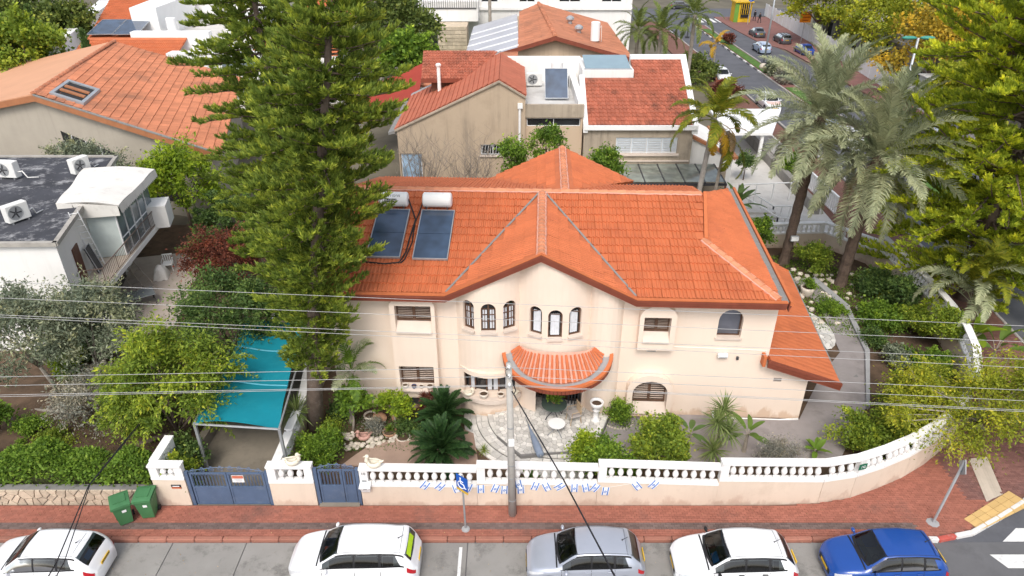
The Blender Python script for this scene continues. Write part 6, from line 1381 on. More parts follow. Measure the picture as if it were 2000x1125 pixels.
# feathery street tree at the right corner: open crown, limbs showing
ft = tree('street_tree', 'feathery yellow green street tree with open limbs at right corner over balustrade', (20.3, 22.9, 0), (19.2, 22.0, 2.5), (5.2, 2.7, 1.7), 'jac', 190, 110, .125, .1, None, 'bark_pale', .55, .4, lw=.3, shell=.1, limbs=60, hollow=.6, shoots=.9)
bush('yellow green creeper bush spilling over the curved balustrade', (15.2, 21.6, .05), (2.0, .9, .85), 'ygreen', 60, 100, .11); bush('green bush behind curve of the balustrade under street tree', (17.6, 24.0, .05), (1.4, 1.3, 1.0), 'green', 44, 90, .12)
# far trees
for (px, py, y, r, zc, mn, lb) in ((40, 40, 88, 6.5, 4.5, 'farg', 'dark green tree at the top left corner'), (-60, 70, 80, 5.5, 3.5, 'farg', 'green tree at left photo edge left of cypress'), (115, 70, 84, 4., 3., 'farg', 'bushy tree left of white villa parapet'), (40, 100, 72, 3.5, 2.5, 'ygreen', 'yellowish bush with palm tufts left of faded gable roof'),
                               (770, 60, 84, 4.2, 4.2, 'farg', 'round green tree behind the pine beside grey fence'), (795, 110, 74, 2.6, 2.0, 'green', 'leafy bush in front of far low board fence'), (740, 10, 112, 5., 6., 'dgreen', 'dark tree left of the grey board fence'), (560, 20, 110, 5, 5, 'farg', 'tree showing between the two pine tops'),
                               (1610, 5, 112, 5., 5.5, 'jac', 'yellow green street tree behind fence near the pedestrians'), (1722, 50, 97, 5., 5., 'jac', 'tall yellow green tree in front of concrete building'), (1835, 95, 80, 5.2, 4.8, 'orange', 'orange autumn tree in front of louvred building'), (1900, 40, 92, 5., 6., 'orange', 'paler orange tree behind the autumn one'), (1985, 30, 80, 5., 6., 'pine_y', 'yellow green tree at the top right corner'),
                               (1900, 180, 66, 3.4, 3., 'jac', 'yellow green tree between lamp post and corner pine')):
    c = Yp(px, py, y); far = tree('tree', lb, (c.x, y, 0), (c.x, y, max(zc, c.z)), (r, r * .8, r * .8), mn, 75, 64, .34, .22, 'trees in the distance', 'bark', r * .22, .1, lw=.6)
for (px, y, h, lb) in ((78, 78, 9.5, 'slim dark cypress left of white villa'), (168, 72, 8.0, 'slim cypress in front of white villa parapet')):
    c = Yp(px, 90, y); t_ = thing('cypress', lb, 'tree', (c.x, y, 0), 0, 'cypress trees'); n = 2600; z = RNG.uniform(0, 1, n); rr = .75 * (1 - z) ** .7 * np.sqrt(RNG.uniform(.2, 1, n)); a = RNG.uniform(0, 6.28, n)
    mesh_part('crown', leaf_quads(np.stack([c.x + rr * np.cos(a), y + rr * np.sin(a), .3 + z * h], 1), np.array((0, 0, 1.)) + RNG.normal(size=(n, 3)) * .35, .55, .18), LF['dgreen'], t_); b = MB(); b.tube([(c.x, y, 0), (c.x, y, h * .8)], [.15, .03], 6); part('trunk', b, M['bark'], t_)
bush('dark red shrub by parked white car on side street', (23.6, 77.5, .1), (1.6, 2.2, 1.0), 'red', 40, 60, .28, cr=.5); bush('red flower pot bush on the median lawn', (33.4, 112, .1), (.8, .8, .7), 'red', 16, 50, .25, cr=.4); bush('spiky grey green shrub on median', (33.4, 91, .1), (1., 1.4, .7), 'olive', 20, 60, .25, cr=.4); bush('round blue grey bush on the median near lamp', (33.5, 86.5, .1), (1.1, 1.4, .8), 'grey', 24, 60, .2, cr=.4); bush('green shrub bank left of far side street', (23.0, 88, .1), (2.2, 4, 1.3), 'farg', 40, 60, .3, cr=.6)
# loose ground cover: nobody could count it
def cover(name, poly, n, z, size, m, w=.5, upb=.8):
    xs = [p[0] for p in poly]; ys = [p[1] for p in poly]; P_ = []
    while len(P_) < n:
        x, y = random.uniform(min(xs), max(xs)), random.uniform(min(ys), max(ys))
        if pt_in(poly, x, y): P_.append((x, y, z + random.uniform(0, .05)))
    P_ = np.array(P_); me = quads_mesh(name, leaf_quads(P_, RNG.normal(size=(n, 3)) * .8 + np.array((0, 0, upb)), RNG.uniform(.5, 1.2, n) * size, size * w), m); o = link(name, me); o['kind'] = 'stuff'; return o
cover('ground_cover', [(15.0, 31.5), (18.5, 29.5), (21.6, 31.5), (21.6, 37), (16, 39.8)], 9000, .03, .13, LF['green']); cover('ground_cover', [(-20, 20.4), (-13, 20.0), (-13, 28), (-20, 28)], 2600, .13, .1, LF['ygreen'])
cover('ground_cover', [(-8.3, 21.5), (-2.5, 21.5), (-2.4, 23.6), (-8.2, 23.8)], 3200, .04, .1, LF['dgreen']); cover('fallen_leaves', [(-20, 14.5), (15, 14.5), (15, 18.5), (-20, 18.5)], 500, .13, .05, LF['dead'], .6, .05)
# ================================================================== cars
def paintm(name, col, metal=0., rough=.28): 
    m = mat(name, col, rough, .03, 2., spec=.5, metal=metal, coat=.6); return m
M['car_white'] = paintm('paint_white', (.78, .79, .81)); M['car_silver'] = paintm('paint_silver', (.42, .45, .52), .35, .3); M['car_blue'] = paintm('paint_blue', (.010, .062, .29)); M['car_dark'] = paintm('paint_dark_grey', (.06, .062, .07)); M['car_sky'] = paintm('paint_pale_blue', (.36, .44, .58), .2); M['car_royal'] = paintm('paint_royal_blue', (.012, .05, .28))
def tinted(name, tint, gloss=.25):
    m, n, l, b = nt(name); tr = N(n, 'ShaderNodeBsdfTransparent'); tr.inputs[0].default_value = (*tint, 1); g_ = N(n, 'ShaderNodeBsdfGlossy'); g_.inputs['Roughness'].default_value = .03; fr = N(n, 'ShaderNodeFresnel'); fr.inputs[0].default_value = 1.5
    mm = N(n, 'ShaderNodeMath', operation='ADD'); l.new(fr.outputs[0], mm.inputs[0]); mm.inputs[1].default_value = .03; mx = N(n, 'ShaderNodeMixShader'); l.new(mm.outputs[0], mx.inputs[0]); l.new(tr.outputs[0], mx.inputs[1]); l.new(g_.outputs[0], mx.inputs[2]); l.new(mx.outputs[0], n['Material Output'].inputs[0]); return m
M['car_glass'] = tinted('car_glass', (.42, .47, .46)); M['car_glass_dark'] = tinted('car_glass_dark', (.20, .22, .22))
M['seat'] = mat('seat_fabric', (.10, .10, .105), .9, .15, 8)
M['lamp_clear'] = mat('lamp_clear', (.55, .56, .58), .12, .1, 9, spec=.8); M['lamp_red'] = mat('lamp_red', (.42, .012, .02), .2, .1, 6, spec=.7); M['plate'] = mat('plate_yellow', (.66, .42, .03), .5); M['trim_black'] = mat('trim_black', (.016, .016, .018), .5, .15, 5); M['rim'] = mat('alloy_rim', (.40, .41, .43), .35, .1, 5, metal=.6)
M['seam'] = mat('seam_dark', (.03, .03, .033), .7); M['hivis'] = mat('hi_vis_yellow', (.42, .62, .02), .8, .1, 3); M['interior_blue'] = mat('blue_bundle', (.02, .13, .34), .8, .2, 4); M['dash'] = mat('dashboard', (.05, .052, .055), .7, .2, 4)
def lerp_(xs, ys): return lambda s: float(np.interp(s, xs, ys))
def smooth_(xs, ys, k=.03):
    f = lerp_(xs, ys); return lambda s: sum(f(min(1, max(0, s + d * k))) * w for d, w in ((-1, .17), (-.5, .22), (0, .22), (.5, .22), (1, .17)))
def car(label, loc, rz, L, W, Hh, paint, kind='hatch', plate_front=True, handles='body', detail=True, extra=None, group='parked cars'):
    t = thing('parked_car', label, 'car', loc, rz, group); P_ = M[paint]; k = Hh / 1.5
    if kind == 'hatch':
        zt = smooth_([0, .02, .07, .15, .255, .40, .50, .66, .86, .955, .985, 1], [.56, .70, .84, .93, 1.0, 1.43, 1.49, 1.5, 1.42, 1.02, .84, .62], .022)
        zb = smooth_([0, .05, .2, .3, .9, 1], [.55, .70, .86, .92, 1.01, .60], .03); RS, RE, WS, RW = .405, .865, .262, .952
    elif kind == 'suv':
        zt = smooth_([0, .02, .07, .15, .25, .385, .48, .70, .90, .965, .99, 1], [.60, .78, .92, .99, 1.04, 1.42, 1.49, 1.5, 1.44, 1.04, .86, .66], .022)
        zb = smooth_([0, .05, .2, .3, .9, 1], [.58, .76, .92, .97, 1.04, .64], .03); RS, RE, WS, RW = .39, .905, .258, .962
    else:
        zt = smooth_([0, .02, .07, .15, .27, .42, .52, .66, .74, .86, .97, 1], [.54, .68, .80, .88, .96, 1.40, 1.48, 1.46, 1.38, 1.04, .96, .62], .022)
        zb = smooth_([0, .05, .2, .3, .9, 1], [.53, .68, .84, .90, .96, .60], .03); RS, RE, WS, RW = .425, .73, .275, .865
    wb = smooth_([0, .012, .035, .08, .16, .3, .75, .88, .95, .985, 1], [.50, .68, .80, .90, .97, 1, 1, .975, .90, .78, .62], .014)
    wr = smooth_([0, .03, .10, .24, .40, .6, .84, .95, 1], [.48, .70, .80, .84, .69, .70, .66, .74, .58], .03)
    h = W / 2
    def S(s, tt, side=1, off=0.):
        s = min(1, max(0, s)); b, r = wb(s) * h, wr(s) * h; z_t = zt(s) * k; z_b = min(zb(s) * k, z_t - .03); cr = .045; r = min(r, b * .97)
        pts = [(0, b * .90, .2), (.12, b * .975, .30), (.28, b * 1.0, .52), (.42, b * .99, z_b - .07), (.5, b * .955, z_b), (.8, r, max(z_b, z_t - cr)), (.86, r * .86, z_t - cr * .62), (1, 0, z_t)]
        for (a, y0, z0), (c, y1, z1) in zip(pts, pts[1:]):
            if tt <= c + 1e-9:
                f = (tt - a) / (c - a); y, z = y0 + (y1 - y0) * f, z0 + (z1 - z0) * f
                if a >= .5 and c <= .8: y += .035 * math.sin(math.pi * f) * min(1, (z_t - z_b) / .4)
                if a >= .86: z = z_t - (cr * .62) * (1 - f) ** 2 * (1)
                break
        p = Vector((s * L, side * y, z))
        if off:
            if tt < .5: p.y += side * off
            elif tt < .82: p += Vector((0, side * off * .8, off * .6))
            else: p.z += off
            if s < .05: p.x -= off
            if s > .95: p.x += off
        return p
    segs = ((WS + .03, .525), (.54, .715), (.735, RE - .02)) if kind != 'sedan' else ((WS + .03, .50), (.515, .69))
    b = MB(); ns = 64; ss = [i / ns for i in range(ns + 1)]; ss = sorted(set(ss + [.006, .012, .022, .035, .05, .95, .965, .978, .988, .994])); tv = [0, .06, .12, .2, .28, .35, .42, .46, .5, .56, .62, .68, .74, .8, .83, .86, .9, .95, 1.0]
    V = []; nt_ = len(tv)
    for s in ss:
        V += [S(s, a, 1) for a in tv] + [S(s, a, -1) for a in tv[-2::-1]]
    w = 2 * nt_ - 1; F = []
    for i in range(len(ss) - 1):
        sm_ = (ss[i] + ss[i + 1]) / 2
        for j in range(w - 1):
            jj = j if j < nt_ - 1 else w - 2 - j; tm = (tv[jj] + tv[jj + 1]) / 2
            if (WS + .012 < sm_ < RS - .004 and tm > .83) or (RE + .018 < sm_ < RW - .008 and tm > .83): continue
            if .56 < tm < .74 and any(a + .012 + (.05 if a < .35 else 0) < sm_ < c - .012 - (.04 if c > .8 else 0) for a, c in segs): continue
            F.append((i * w + j, i * w + j + 1, (i + 1) * w + j + 1, (i + 1) * w + j))
        F.append((i * w + w - 1, i * w, (i + 1) * w, (i + 1) * w + w - 1))
    F += [tuple(range(w - 1, -1, -1)), tuple((len(ss) - 1) * w + j for j in range(w))]
    b.add([(v[0], v[1], v[2]) for v in V], F); body = part('body', b, P_, t, local=True, smooth=True)
    def patch(name, m, s0, s1, t0, t1, side, off=.007, nu=14, nv=5, par=t, shape=None):
        b = MB(); f = lambda u, v: S(s0 + (s1 - s0) * u, t0 + (t1 - t0) * v, side, off)
        if shape: f = lambda u, v: S(*shape(u, v), side, off)
        b.grid(f, nu, nv) if side > 0 else b.grid(lambda u, v: f(u, 1 - v), nu, nv); return part(name, b, m, par, local=True, smooth=True)
    def across(name, m, s0, s1, tlo, off=.008, bow=.0, trim=0., par=t):
        """glass from side to side over the crown"""
        b = MB()
        def f(u, v):
            a = 2 * v - 1; tt = 1 - abs(a) * (1 - tlo); s = s0 + (s1 - s0) * u; s += bow * (a * a) * (1 - u) + bow * .45 * a * a * u; return S(s, tt, 1 if a >= 0 else -1, off)
        b.grid(f, 12, 22); return part(name, b, m, par, local=True, smooth=True)
    across('cowl_band', M['trim_black'], WS - .012, WS + .016, .80, .005, .035); across('header_band', M['trim_black'], RS - .012, RS + .004, .80, .005, .035)
    ws = across('windscreen', M['car_glass'], WS + .004, RS - .004, .825, .009, .035)
    across('rear_window', M['car_glass'], RE + .012, RW - .004, .83, .009, -.016)
    across('rear_spoiler', P_, RE - .02, RE + .012, .84, .02, -.016)
    for side in (1, -1):
        patch('window_surround', M['trim_black'], WS + .012, RE + .002, .515, .56, side, .004, 40, 2); patch('window_surround', M['trim_black'], WS + .05, RE + .0, .755, .79, side, .004, 40, 2)
        for (a, c), (a2, c2) in zip(segs, segs[1:]): patch('pillar', M['trim_black'], c - .012, a2 + .012, .53, .78, side, .005, 2, 4)
        patch('screen_pillar', P_, WS + .01, RS, .775, .84, side, .006, 14, 2)
        for a, c in segs:
            last = (c > .8)
            patch('side_window', M['car_glass_dark'], a, c, .54, .775, side, .009, 14, 4, shape=(lambda u, v, a=a, c=c: (a + (c - a) * u * (1 - .30 * v), .54 + .225 * v)) if last else None)
        # headlamp and tail lamp
        patch('headlight', M['lamp_clear'], .022, .12, .40, .56, side, .008, 8, 4, shape=lambda u, v: (.020 + .115 * u, .40 + .06 * u + (.19 - .09 * u) * v))
        patch('tail_light', M['lamp_red'], .925, .985, .40, .55, side, .009, 8, 4)
        for s in (.285, .532, .728): patch('door_seam', M['seam'], s - .0016, s + .0016, .1, .5, side, .004, 1, 8)
        patch('sill', M['trim_black'], .22, .80, .0, .085, side, .006, 10, 2)
        for s in (.50, .69):
            p = S(s, .435, side, .02); b = MB(); b.bbox((p.x, p.y, p.z), (.19, .035, .035), .012); part('door_handle', b, P_ if handles == 'body' else M['trim_black'], t, local=True)
        p = S(.325, .5, side, .0); b = MB(); b.ball((p.x - .02, p.y + side * .13, p.z + .05), .085, 10, 6, .8); b.v = [(p.x - .02 + (v[0] - p.x + .02) * .75, p.y + side * .13 + (v[1] - p.y - side * .13) * 1.3, v[2]) for v in b.v]; b.tube([(p.x, p.y - side * .03, p.z - .01), (p.x - .01, p.y + side * .1, p.z + .03)], .03, 6); part('mirror', b, P_ if handles == 'body' else M['trim_black'], t, local=True, smooth=True)
        for sx in (.185, .81):
            x = sx * L; y = side * (h * .985); r = .315 if kind != 'suv' else .345
            b = MB(); b.lathe([(.01, 0), (r + .055, 0), (r + .055, .012), (.01, .013)], n=26, caps=False); b.v = [(x + v[0], y + side * (.006 + v[2]), r + .015 + v[1]) for v in b.v]; part('wheel_arch', b, M['trim_black'], t, local=True)
            b = MB(); b.lathe([(r * .62, -.10), (r * .96, -.10), (r, -.07), (r, .02), (r * .95, .045), (r * .66, .05), (r * .62, .03)], n=26, caps=False); b.v = [(x + v[0], y + side * (v[2] - .01), r + v[1]) for v in b.v]; ty = part('tyre', b, M['black'], t, local=True, smooth=True)
            b = MB(); b.lathe([(.01, .012), (r * .2, .02), (r * .28, .005), (r * .60, -.0), (r * .66, .03)], n=20, caps=False); b.v = [(x + v[0], y + side * (v[2] + .012), r + v[1]) for v in b.v]; part('rim', b, M['rim'], ty, local=True)
            for i in range(5):
                b = MB(); a = i * 1.2566; b.box((x + r * .38 * math.cos(a), y + side * .035, r + r * .38 * math.sin(a)), (r * .5, .02, .05), 0, 0, -a); part('spoke', b, M['rim'], ty, local=True)
    zb_ = zb(.4) * k; b = MB(); b.bx(.235 * L, .36 * L, -h * .8, h * .8, .45, zb_ - .03); b.bx(.36 * L, .90 * L, -h * .84, h * .84, .3, .34); part('dashboard', b, M['dash'], t, local=True)
    for x_, n_s in ((.47, 2), (.70, 1)):
        for i_ in range(n_s):
            wd_ = .5 if n_s == 2 else 1.15; yy_ = (-.34 + .68 * i_) if n_s == 2 else 0
            b = MB(); b.bbox((x_ * L - .05, yy_, .48), (.5, wd_, .2), .06); b.bbox((x_ * L + .22, yy_, .78), (.16, wd_, .62), .07)
            for q_ in ((-.0,) if n_s == 2 else (-.38, .38)): b.bbox((x_ * L + .24, yy_ + q_, 1.16 * min(k, 1.02)), (.1, .26, .18), .04)
            part('seat', b, M['seat'], t, local=True)
    b = MB(); cx_ = .375 * L; b.tube([(cx_ + .05 * math.sin(q_ * .524), -.34 + .19 * math.cos(q_ * .524), zb_ + .02 + .17 * math.sin(q_ * .524)) for q_ in range(13)], .018, 5); part('steering_wheel', b, M['trim_black'], t, local=True)
    b = MB(); b.bx(.10 * L, .92 * L, -h * .8, h * .8, .14, .3); part('underbody', b, M['trim_black'], t, local=True)
    # bumpers, plates, grille
    def nose(name, m, z0, z1, yw, s0, par=t, th=.02):
        b = MB(); x = S(0, .3).x if s0 < .5 else L
        b.bbox((x + (-.008 if s0 < .5 else .008), 0, (z0 + z1) / 2), (th, yw, z1 - z0), .005); return part(name, b, m, par, local=True)
    nose('grille', M['trim_black'], .36 * k, .52 * k, W * .46, 0); nose('number_plate', M['plate'], .40, .50, .5, 0, th=.035)
    b = MB(); b.bbox((L + .004, 0, .74 * k), (.03, .5, .11), .005); pp = part('number_plate', b, M['plate'], t, local=True)
    for i in range(7): b = MB(); b.box((L + .0205, -.19 + i * .062, .74 * k), (.004, .035, .06)); part('digit', b, M['trim_black'], pp, local=True)
    b = MB(); p = S(RE - .06, 1.0); b.tube([(p.x, 0, p.z), (p.x + .03, 0, p.z + .03), (p.x + .2, 0, p.z + .16)], [.03, .012, .005], 5); part('aerial', b, M['trim_black'], t, local=True)
    for yy in (-.35, .2): 
        b = MB(); b.tube([S(WS - .004, 1 - abs(yy) * .3, 1 if yy > 0 else -1, .02), S(WS + .045, 1 - abs(yy) * .12, 1 if yy > 0 else -1, .018)], .009, 4); part('wiper', b, M['trim_black'], t, local=True)
    for side in (1, -1): patch('roof_seam', M['seam'], RS + .0, RE - .02, .822, .832, side, .003, 20, 1)
    b = MB(); b.grid(lambda u, v: S(RS + .008 + .002 * u, 1 - abs(2 * v - 1) * .18, 1 if v > .5 else -1, .003), 1, 12); b.grid(lambda u, v: S(RE - .034 + .003 * u, 1 - abs(2 * v - 1) * .18, 1 if v > .5 else -1, .003), 1, 12); part('roof_seam', b, M['seam'], t, local=True)
    p = S(.18, 1.0, 1, .006); b = MB(); b.grid(lambda u, v: S(WS - .022 + .012 * u, 1 - abs(2 * v - 1) * .2, 1 if v > .5 else -1, .006), 1, 14); part('cowl', b, M['trim_black'], t, local=True)
    p = S(.004, .95); b = MB(); b.lathe([(.001, 0), (.05, 0), (.05, .012), (.001, .014)], n=12); b.v = [(p.x + .05 - v[2] * .9, v[0], p.z - .045 + v[1] * .8) for v in b.v]; part('badge', b, M['rim'], t, local=True)
    if extra == 'rack':
        b = MB()
        for yy in (-.5, 0, .5): b.tube([S(RS + .06, .9) * 1 + Vector((0, yy - S(RS + .06, .9).y, .06)), S(RE - .04, .9) + Vector((0, yy - S(RE - .04, .9).y, .08))], .03, 5)
        part('roof_rack', b, M['metal_dark'], t, local=True)
    return t, S, L
YC = 15.86
c1 = car('white small hatchback at left photo edge with blue bundle behind rear glass', (-17.6, YC - .1, -.02), R(0), 3.95, 1.68, 1.48, 'car_white', 'hatch')
c2 = car('white crossover with yellow high visibility vest across its rear window', (-7.42, YC, -.02), R(0), 4.32, 1.76, 1.58, 'car_white', 'suv')
c3 = car('silver grey hatchback parked beside the utility pole', (.50, YC + .02, -.02), R(0), 3.92, 1.70, 1.47, 'car_silver', 'hatch')
c4 = car('white hatchback with black mirrors between the silver and blue cars', (5.42, YC - .06, -.02), R(0), 4.05, 1.75, 1.46, 'car_white', 'hatch', handles='black')
c5 = car('bright blue small hatchback nearest the corner crossing', (10.55, YC - .1, -.02), R(0), 3.85, 1.68, 1.52, 'car_blue', 'hatch')
def in_window(c, m, s0, s1, a0, a1, name, off=.014):
    t, S, L = c; b = MB(); b.grid(lambda u, v: S(s0 + (s1 - s0) * u, 1 - abs(a0 + (a1 - a0) * v) * .17, 1 if (a0 + (a1 - a0) * v) > 0 else -1, off + .004 * math.sin(u * 7 + v * 9)), 6, 8); part(name, b, m, t, local=True, smooth=True)
in_window(c2, M['hivis'], .92, .948, -.75, .55, 'safety_vest'); in_window(c1, M['interior_blue'], .90, .93, -.6, -.05, 'blue_bundle', -.06); in_window(c4, M['interior_blue'], .29, .335, -.75, -.2, 'blue_sunshade', -.05)
far = [('dark grey car parked at far kerb by pedestrians', (40.2, 121.5), -90, 'car_dark', 'sedan', None), ('pale silver blue car driving away along the side street', (36.9, 108.6), -90, 'car_sky', 'suv', None), ('black car with roof rack by the white fence', (42.4, 115.8), -90, 'car_dark', 'suv', 'rack'), ('royal blue coupe parked by the white fence', (42.6, 107.0), -90, 'car_royal', 'sedan', None),
       ('white car parked at near kerb beside dark red shrub', (26.1, 86.0), 90, 'car_white', 'hatch', None), ('white patrol car with orange chevrons on its bonnet', (27.9, 73.2), 90, 'car_white', 'hatch', 'chev'), ('pale car half hidden by date palm crowns', (31.0, 60.0), 90, 'car_white', 'hatch', None), ('silver car glimpsed between the two date palms', (31.2, 66.5), 90, 'car_sky', 'hatch', None), ('dark car at fence end beside the corner pine', (40.2, 66.5), -90, 'car_dark', 'hatch', None), ('black car at the far end of the side street', (36.5, 151.5), 180, 'car_dark', 'suv', None)]
for lb, (x, y), a, pt, kd, ex in far:
    o = car(lb, (x, y, -.02), R(a), 4.3, 1.78, 1.5, pt, kd, extra=ex if ex == 'rack' else None, group='cars along the side street')
    if ex == 'chev':
        t, S, L = o
        for k_ in range(4):
            b = MB(); b.grid(lambda u, v: S(.05 + .04 * k_ + .05 * abs(2 * v - 1) + .015 * u, 1 - abs(2 * v - 1) * .2, 1 if v > .5 else -1, .008), 1, 10); part('chevron', b, mat('chevron_orange', (.62, .16, .03), .6) if k_ == 0 else bpy.data.materials['chevron_orange'], t, local=True)
# ================================================================== walls, gates, street furniture and small things
def text(s, size, Mx, m, parent, name='lettering', ex=.002):
    cu = bpy.data.curves.new('t', 'FONT'); cu.body = s; cu.size = size; cu.align_x = 'CENTER'; cu.align_y = 'CENTER'; cu.extrude = ex; cu.resolution_u = 2
    o = bpy.data.objects.new('t', cu); COL.objects.link(o); bpy.context.view_layer.update(); me = bpy.data.meshes.new_from_object(o.evaluated_get(bpy.context.evaluated_depsgraph_get())); bpy.data.objects.remove(o)
    me.materials.clear(); me.materials.append(m); return link(name, me, parent, WM[parent.name].inverted() @ Mx)
FACE = Matrix.Rotation(R(90), 4, 'X')                       # lettering upright, facing the street
M['gate'] = mat('gate_blue', (.085, .125, .205), .55, .12, 1.5, .1, 40, stain=((.16, .19, .25), .5, 2.))
M['bal_white'] = mat('balustrade_white', (.80, .79, .78), .7, .03, 2, .1, 60, stain=((.55, .53, .50), .4, 2.5))
M['bin'] = mat('bin_green', (.06, .18, .075), .5, .1, 2); M['ink'] = mat('ink_black', (.02, .02, .022), .7); M['blue_sign'] = mat('sign_blue', (.01, .09, .42), .45); M['sign_white'] = mat('sign_white', (.8, .8, .8), .5); M['flag_white'] = mat('flag_white', (.76, .78, .82), .85, .04, 6); M['flag_blue'] = mat('flag_blue', (.03, .16, .52), .85)
M['teal'] = mat('teal_cloth', (.003, .20, .265), .85, .1, .7, stain=((.02, .26, .31), .35, 1.2)); M['conc_pole'] = mat('pole_concrete', (.42, .40, .37), .9, .12, 3, .3, 50, stain=((.25, .23, .21), .5, 3.)); M['wire'] = mat('wire_pale', (.38, .38, .38), .6); M['cable'] = mat('cable_black', (.02, .02, .024), .6)
gw_ = thing('garden_wall', 'cream garden wall topped by long white balustrade along red brick pavement', 'wall', (2, 18.7, 0), 0)
bprof = [(.075, 0), (.075, .05), (.055, .07), (.045, .11), (.10, .2), (.115, .27), (.095, .34), (.05, .42), (.04, .45), (.065, .48), (.065, .53)]
bme = MB().lathe(bprof, n=10).mesh('baluster', M['bal_white'], True)
def rail_box(mb, a, b_, w, h):
    """a bar of section w x h from a to b (its top line)"""
    a, b_ = Vector(a), Vector(b_); d = (b_ - a); n_ = Vector((-d.y, d.x, 0)).normalized() * w / 2; z = Vector((0, 0, -h))
    mb.add([a - n_, b_ - n_, b_ + n_, a + n_, a - n_ + z, b_ - n_ + z, b_ + n_ + z, a + n_ + z], [(0, 1, 2, 3), (7, 6, 5, 4), (0, 4, 5, 1), (1, 5, 6, 2), (2, 6, 7, 3), (3, 7, 4, 0)])
def bal_section(parent, a, b_, zb0, zb1, zt0, zt1, n=None, base=True, pier=(True, False), mw='wall_cream', w=.26, step=.325):
    """wall below, foot rail, balusters, top rail; a,b plan points"""
    A, B_ = Vector((*a, 0)), Vector((*b_, 0)); L = (B_ - A).length; z = lambda v: Vector((0, 0, v)); inv = WM[parent.name].inverted()
    if base: m_ = MB(); rail_box(m_, A + z(zb0), B_ + z(zb1), .2, zb0 + .1); part('wall_base', m_, M[mw], parent)
    m_ = MB(); rail_box(m_, A + z(zb0 + .10), B_ + z(zb1 + .10), w, .10); part('foot_rail', m_, M['bal_white'], parent)
    m_ = MB(); rail_box(m_, A + z(zt0), B_ + z(zt1), w + .08, .07); rail_box(m_, A + z(zt0 - .07), B_ + z(zt1 - .07), w - .04, .08); part('top_rail', m_, M['bal_white'], parent)
    d = (B_ - A).normalized(); s0 = .32 if pier[0] else .1; s1 = L - (.32 if pier[1] else .1)
    for pr, s in ((pier[0], .15), (pier[1], L - .15)):
        if pr: m_ = MB(); t = s / L; p = A + d * s; zz0, zz1 = zb0 + (zb1 - zb0) * t + .1, zt0 + (zt1 - zt0) * t - .15; m_.box((p.x, p.y, (zz0 + zz1) / 2), (.3, w - .05, zz1 - zz0), math.atan2(d.y, d.x)); part('pier', m_, M['bal_white'], parent)
    n = n or max(2, round((s1 - s0) / step))
    for i in range(n):
        s = s0 + (s1 - s0) * (i + .5) / n; t = s / L; p = A + d * s; z0, z1 = zb0 + (zb1 - zb0) * t + .1, zt0 + (zt1 - zt0) * t - .15
        link('baluster', bme, parent, Matrix.Translation(inv @ Vector((p.x, p.y, z0))) @ Matrix.Diagonal((1, 1, (z1 - z0) / .53, 1)))
secs = [((-5.58, 18.7), (-1.3, 18.7), 1.08, 1.04, 1.98, 1.90), ((-1.29, 18.7), (3.14, 18.7), 1.22, 1.12, 2.12, 1.97), ((3.15, 18.7), (7.6, 18.7), 1.30, 1.12, 2.18, 2.0), ((7.61, 18.72), (11.5, 18.8), 1.32, 1.2, 2.22, 2.1)]
for a, b_, zb0, zb1, zt0, zt1 in secs: bal_section(gw_, a, b_, zb0, zb1, zt0, zt1)
cw = [(11.5, 18.8), (12.8, 19.05), (14.0, 19.5), (15.3, 20.1), (16.5, 20.8), (17.6, 21.6), (18.6, 22.5), (19.6, 23.55), (20.4, 24.7), (21.1, 26.0), (21.7, 27.8), (22.1, 29.8), (22.3, 32), (22.4, 35), (22.4, 38)]
for i, (a, b_) in enumerate(zip(cw, cw[1:])):
    if 1: bal_section(gw_, a, b_, 1.2 + .01 * i, 1.2 + .01 * i, 2.1 + .012 * i, 2.1 + .012 * (i + 1), pier=(i == 1, False))
# green sign with pale characters on a pier
p = Vector((12.95, 18.95, 0)); b = MB(); b.box((12.93, 18.93, 1.72), (.34, .02, .26), R(16)); sg = solo('sign', b, mat('sign_green', (.015, .13, .075), .5), 'small green sign with pale figures on balustrade pier at right', 'sign', (12.93, 18.93, 1.55))
text('1G', .17, Matrix.Translation((12.935, 18.915, 1.72)) @ Matrix.Rotation(R(16), 4, 'Z') @ FACE, M['sign_white'], sg)
# gate piers: left and middle
pl_ = thing('gate_pillar', 'cream gate pillar with white balusters left of blue double gate', 'pillar', (-12.6, 18.7, 0), 0, 'gate pillars')
bal_section(pl_, (-13.2, 18.7), (-12.0, 18.7), 1.42, 1.40, 2.12, 2.10, 2, True, (True, True)); bal_section(pl_, (-13.08, 18.85), (-13.08, 20.2), 1.42, 1.42, 2.12, 2.12, 3, True, (False, True))
b = MB(); b.bx(-12.55, -12.2, 18.575, 18.6, .98, 1.16); sp_ = part('name_sign', b, M['ink'], pl_); b = MB(); b.bx(-12.55, -12.2, 18.57, 18.574, .99, 1.05); part('red_band', b, mat('sign_orange', (.52, .12, .04), .6), sp_); b = MB(); b.bx(-12.50, -12.25, 18.57, 18.574, 1.08, 1.12); part('white_band', b, M['sign_white'], sp_)
pm_ = thing('gate_pillar', 'wider cream gate pillar with three white balusters between the blue gates', 'pillar', (-8.1, 18.7, 0), 0, 'gate pillars')
bal_section(pm_, (-8.93, 18.7), (-7.28, 18.7), 1.24, 1.24, 2.08, 2.06, 3, True, (True, True), step=.3)
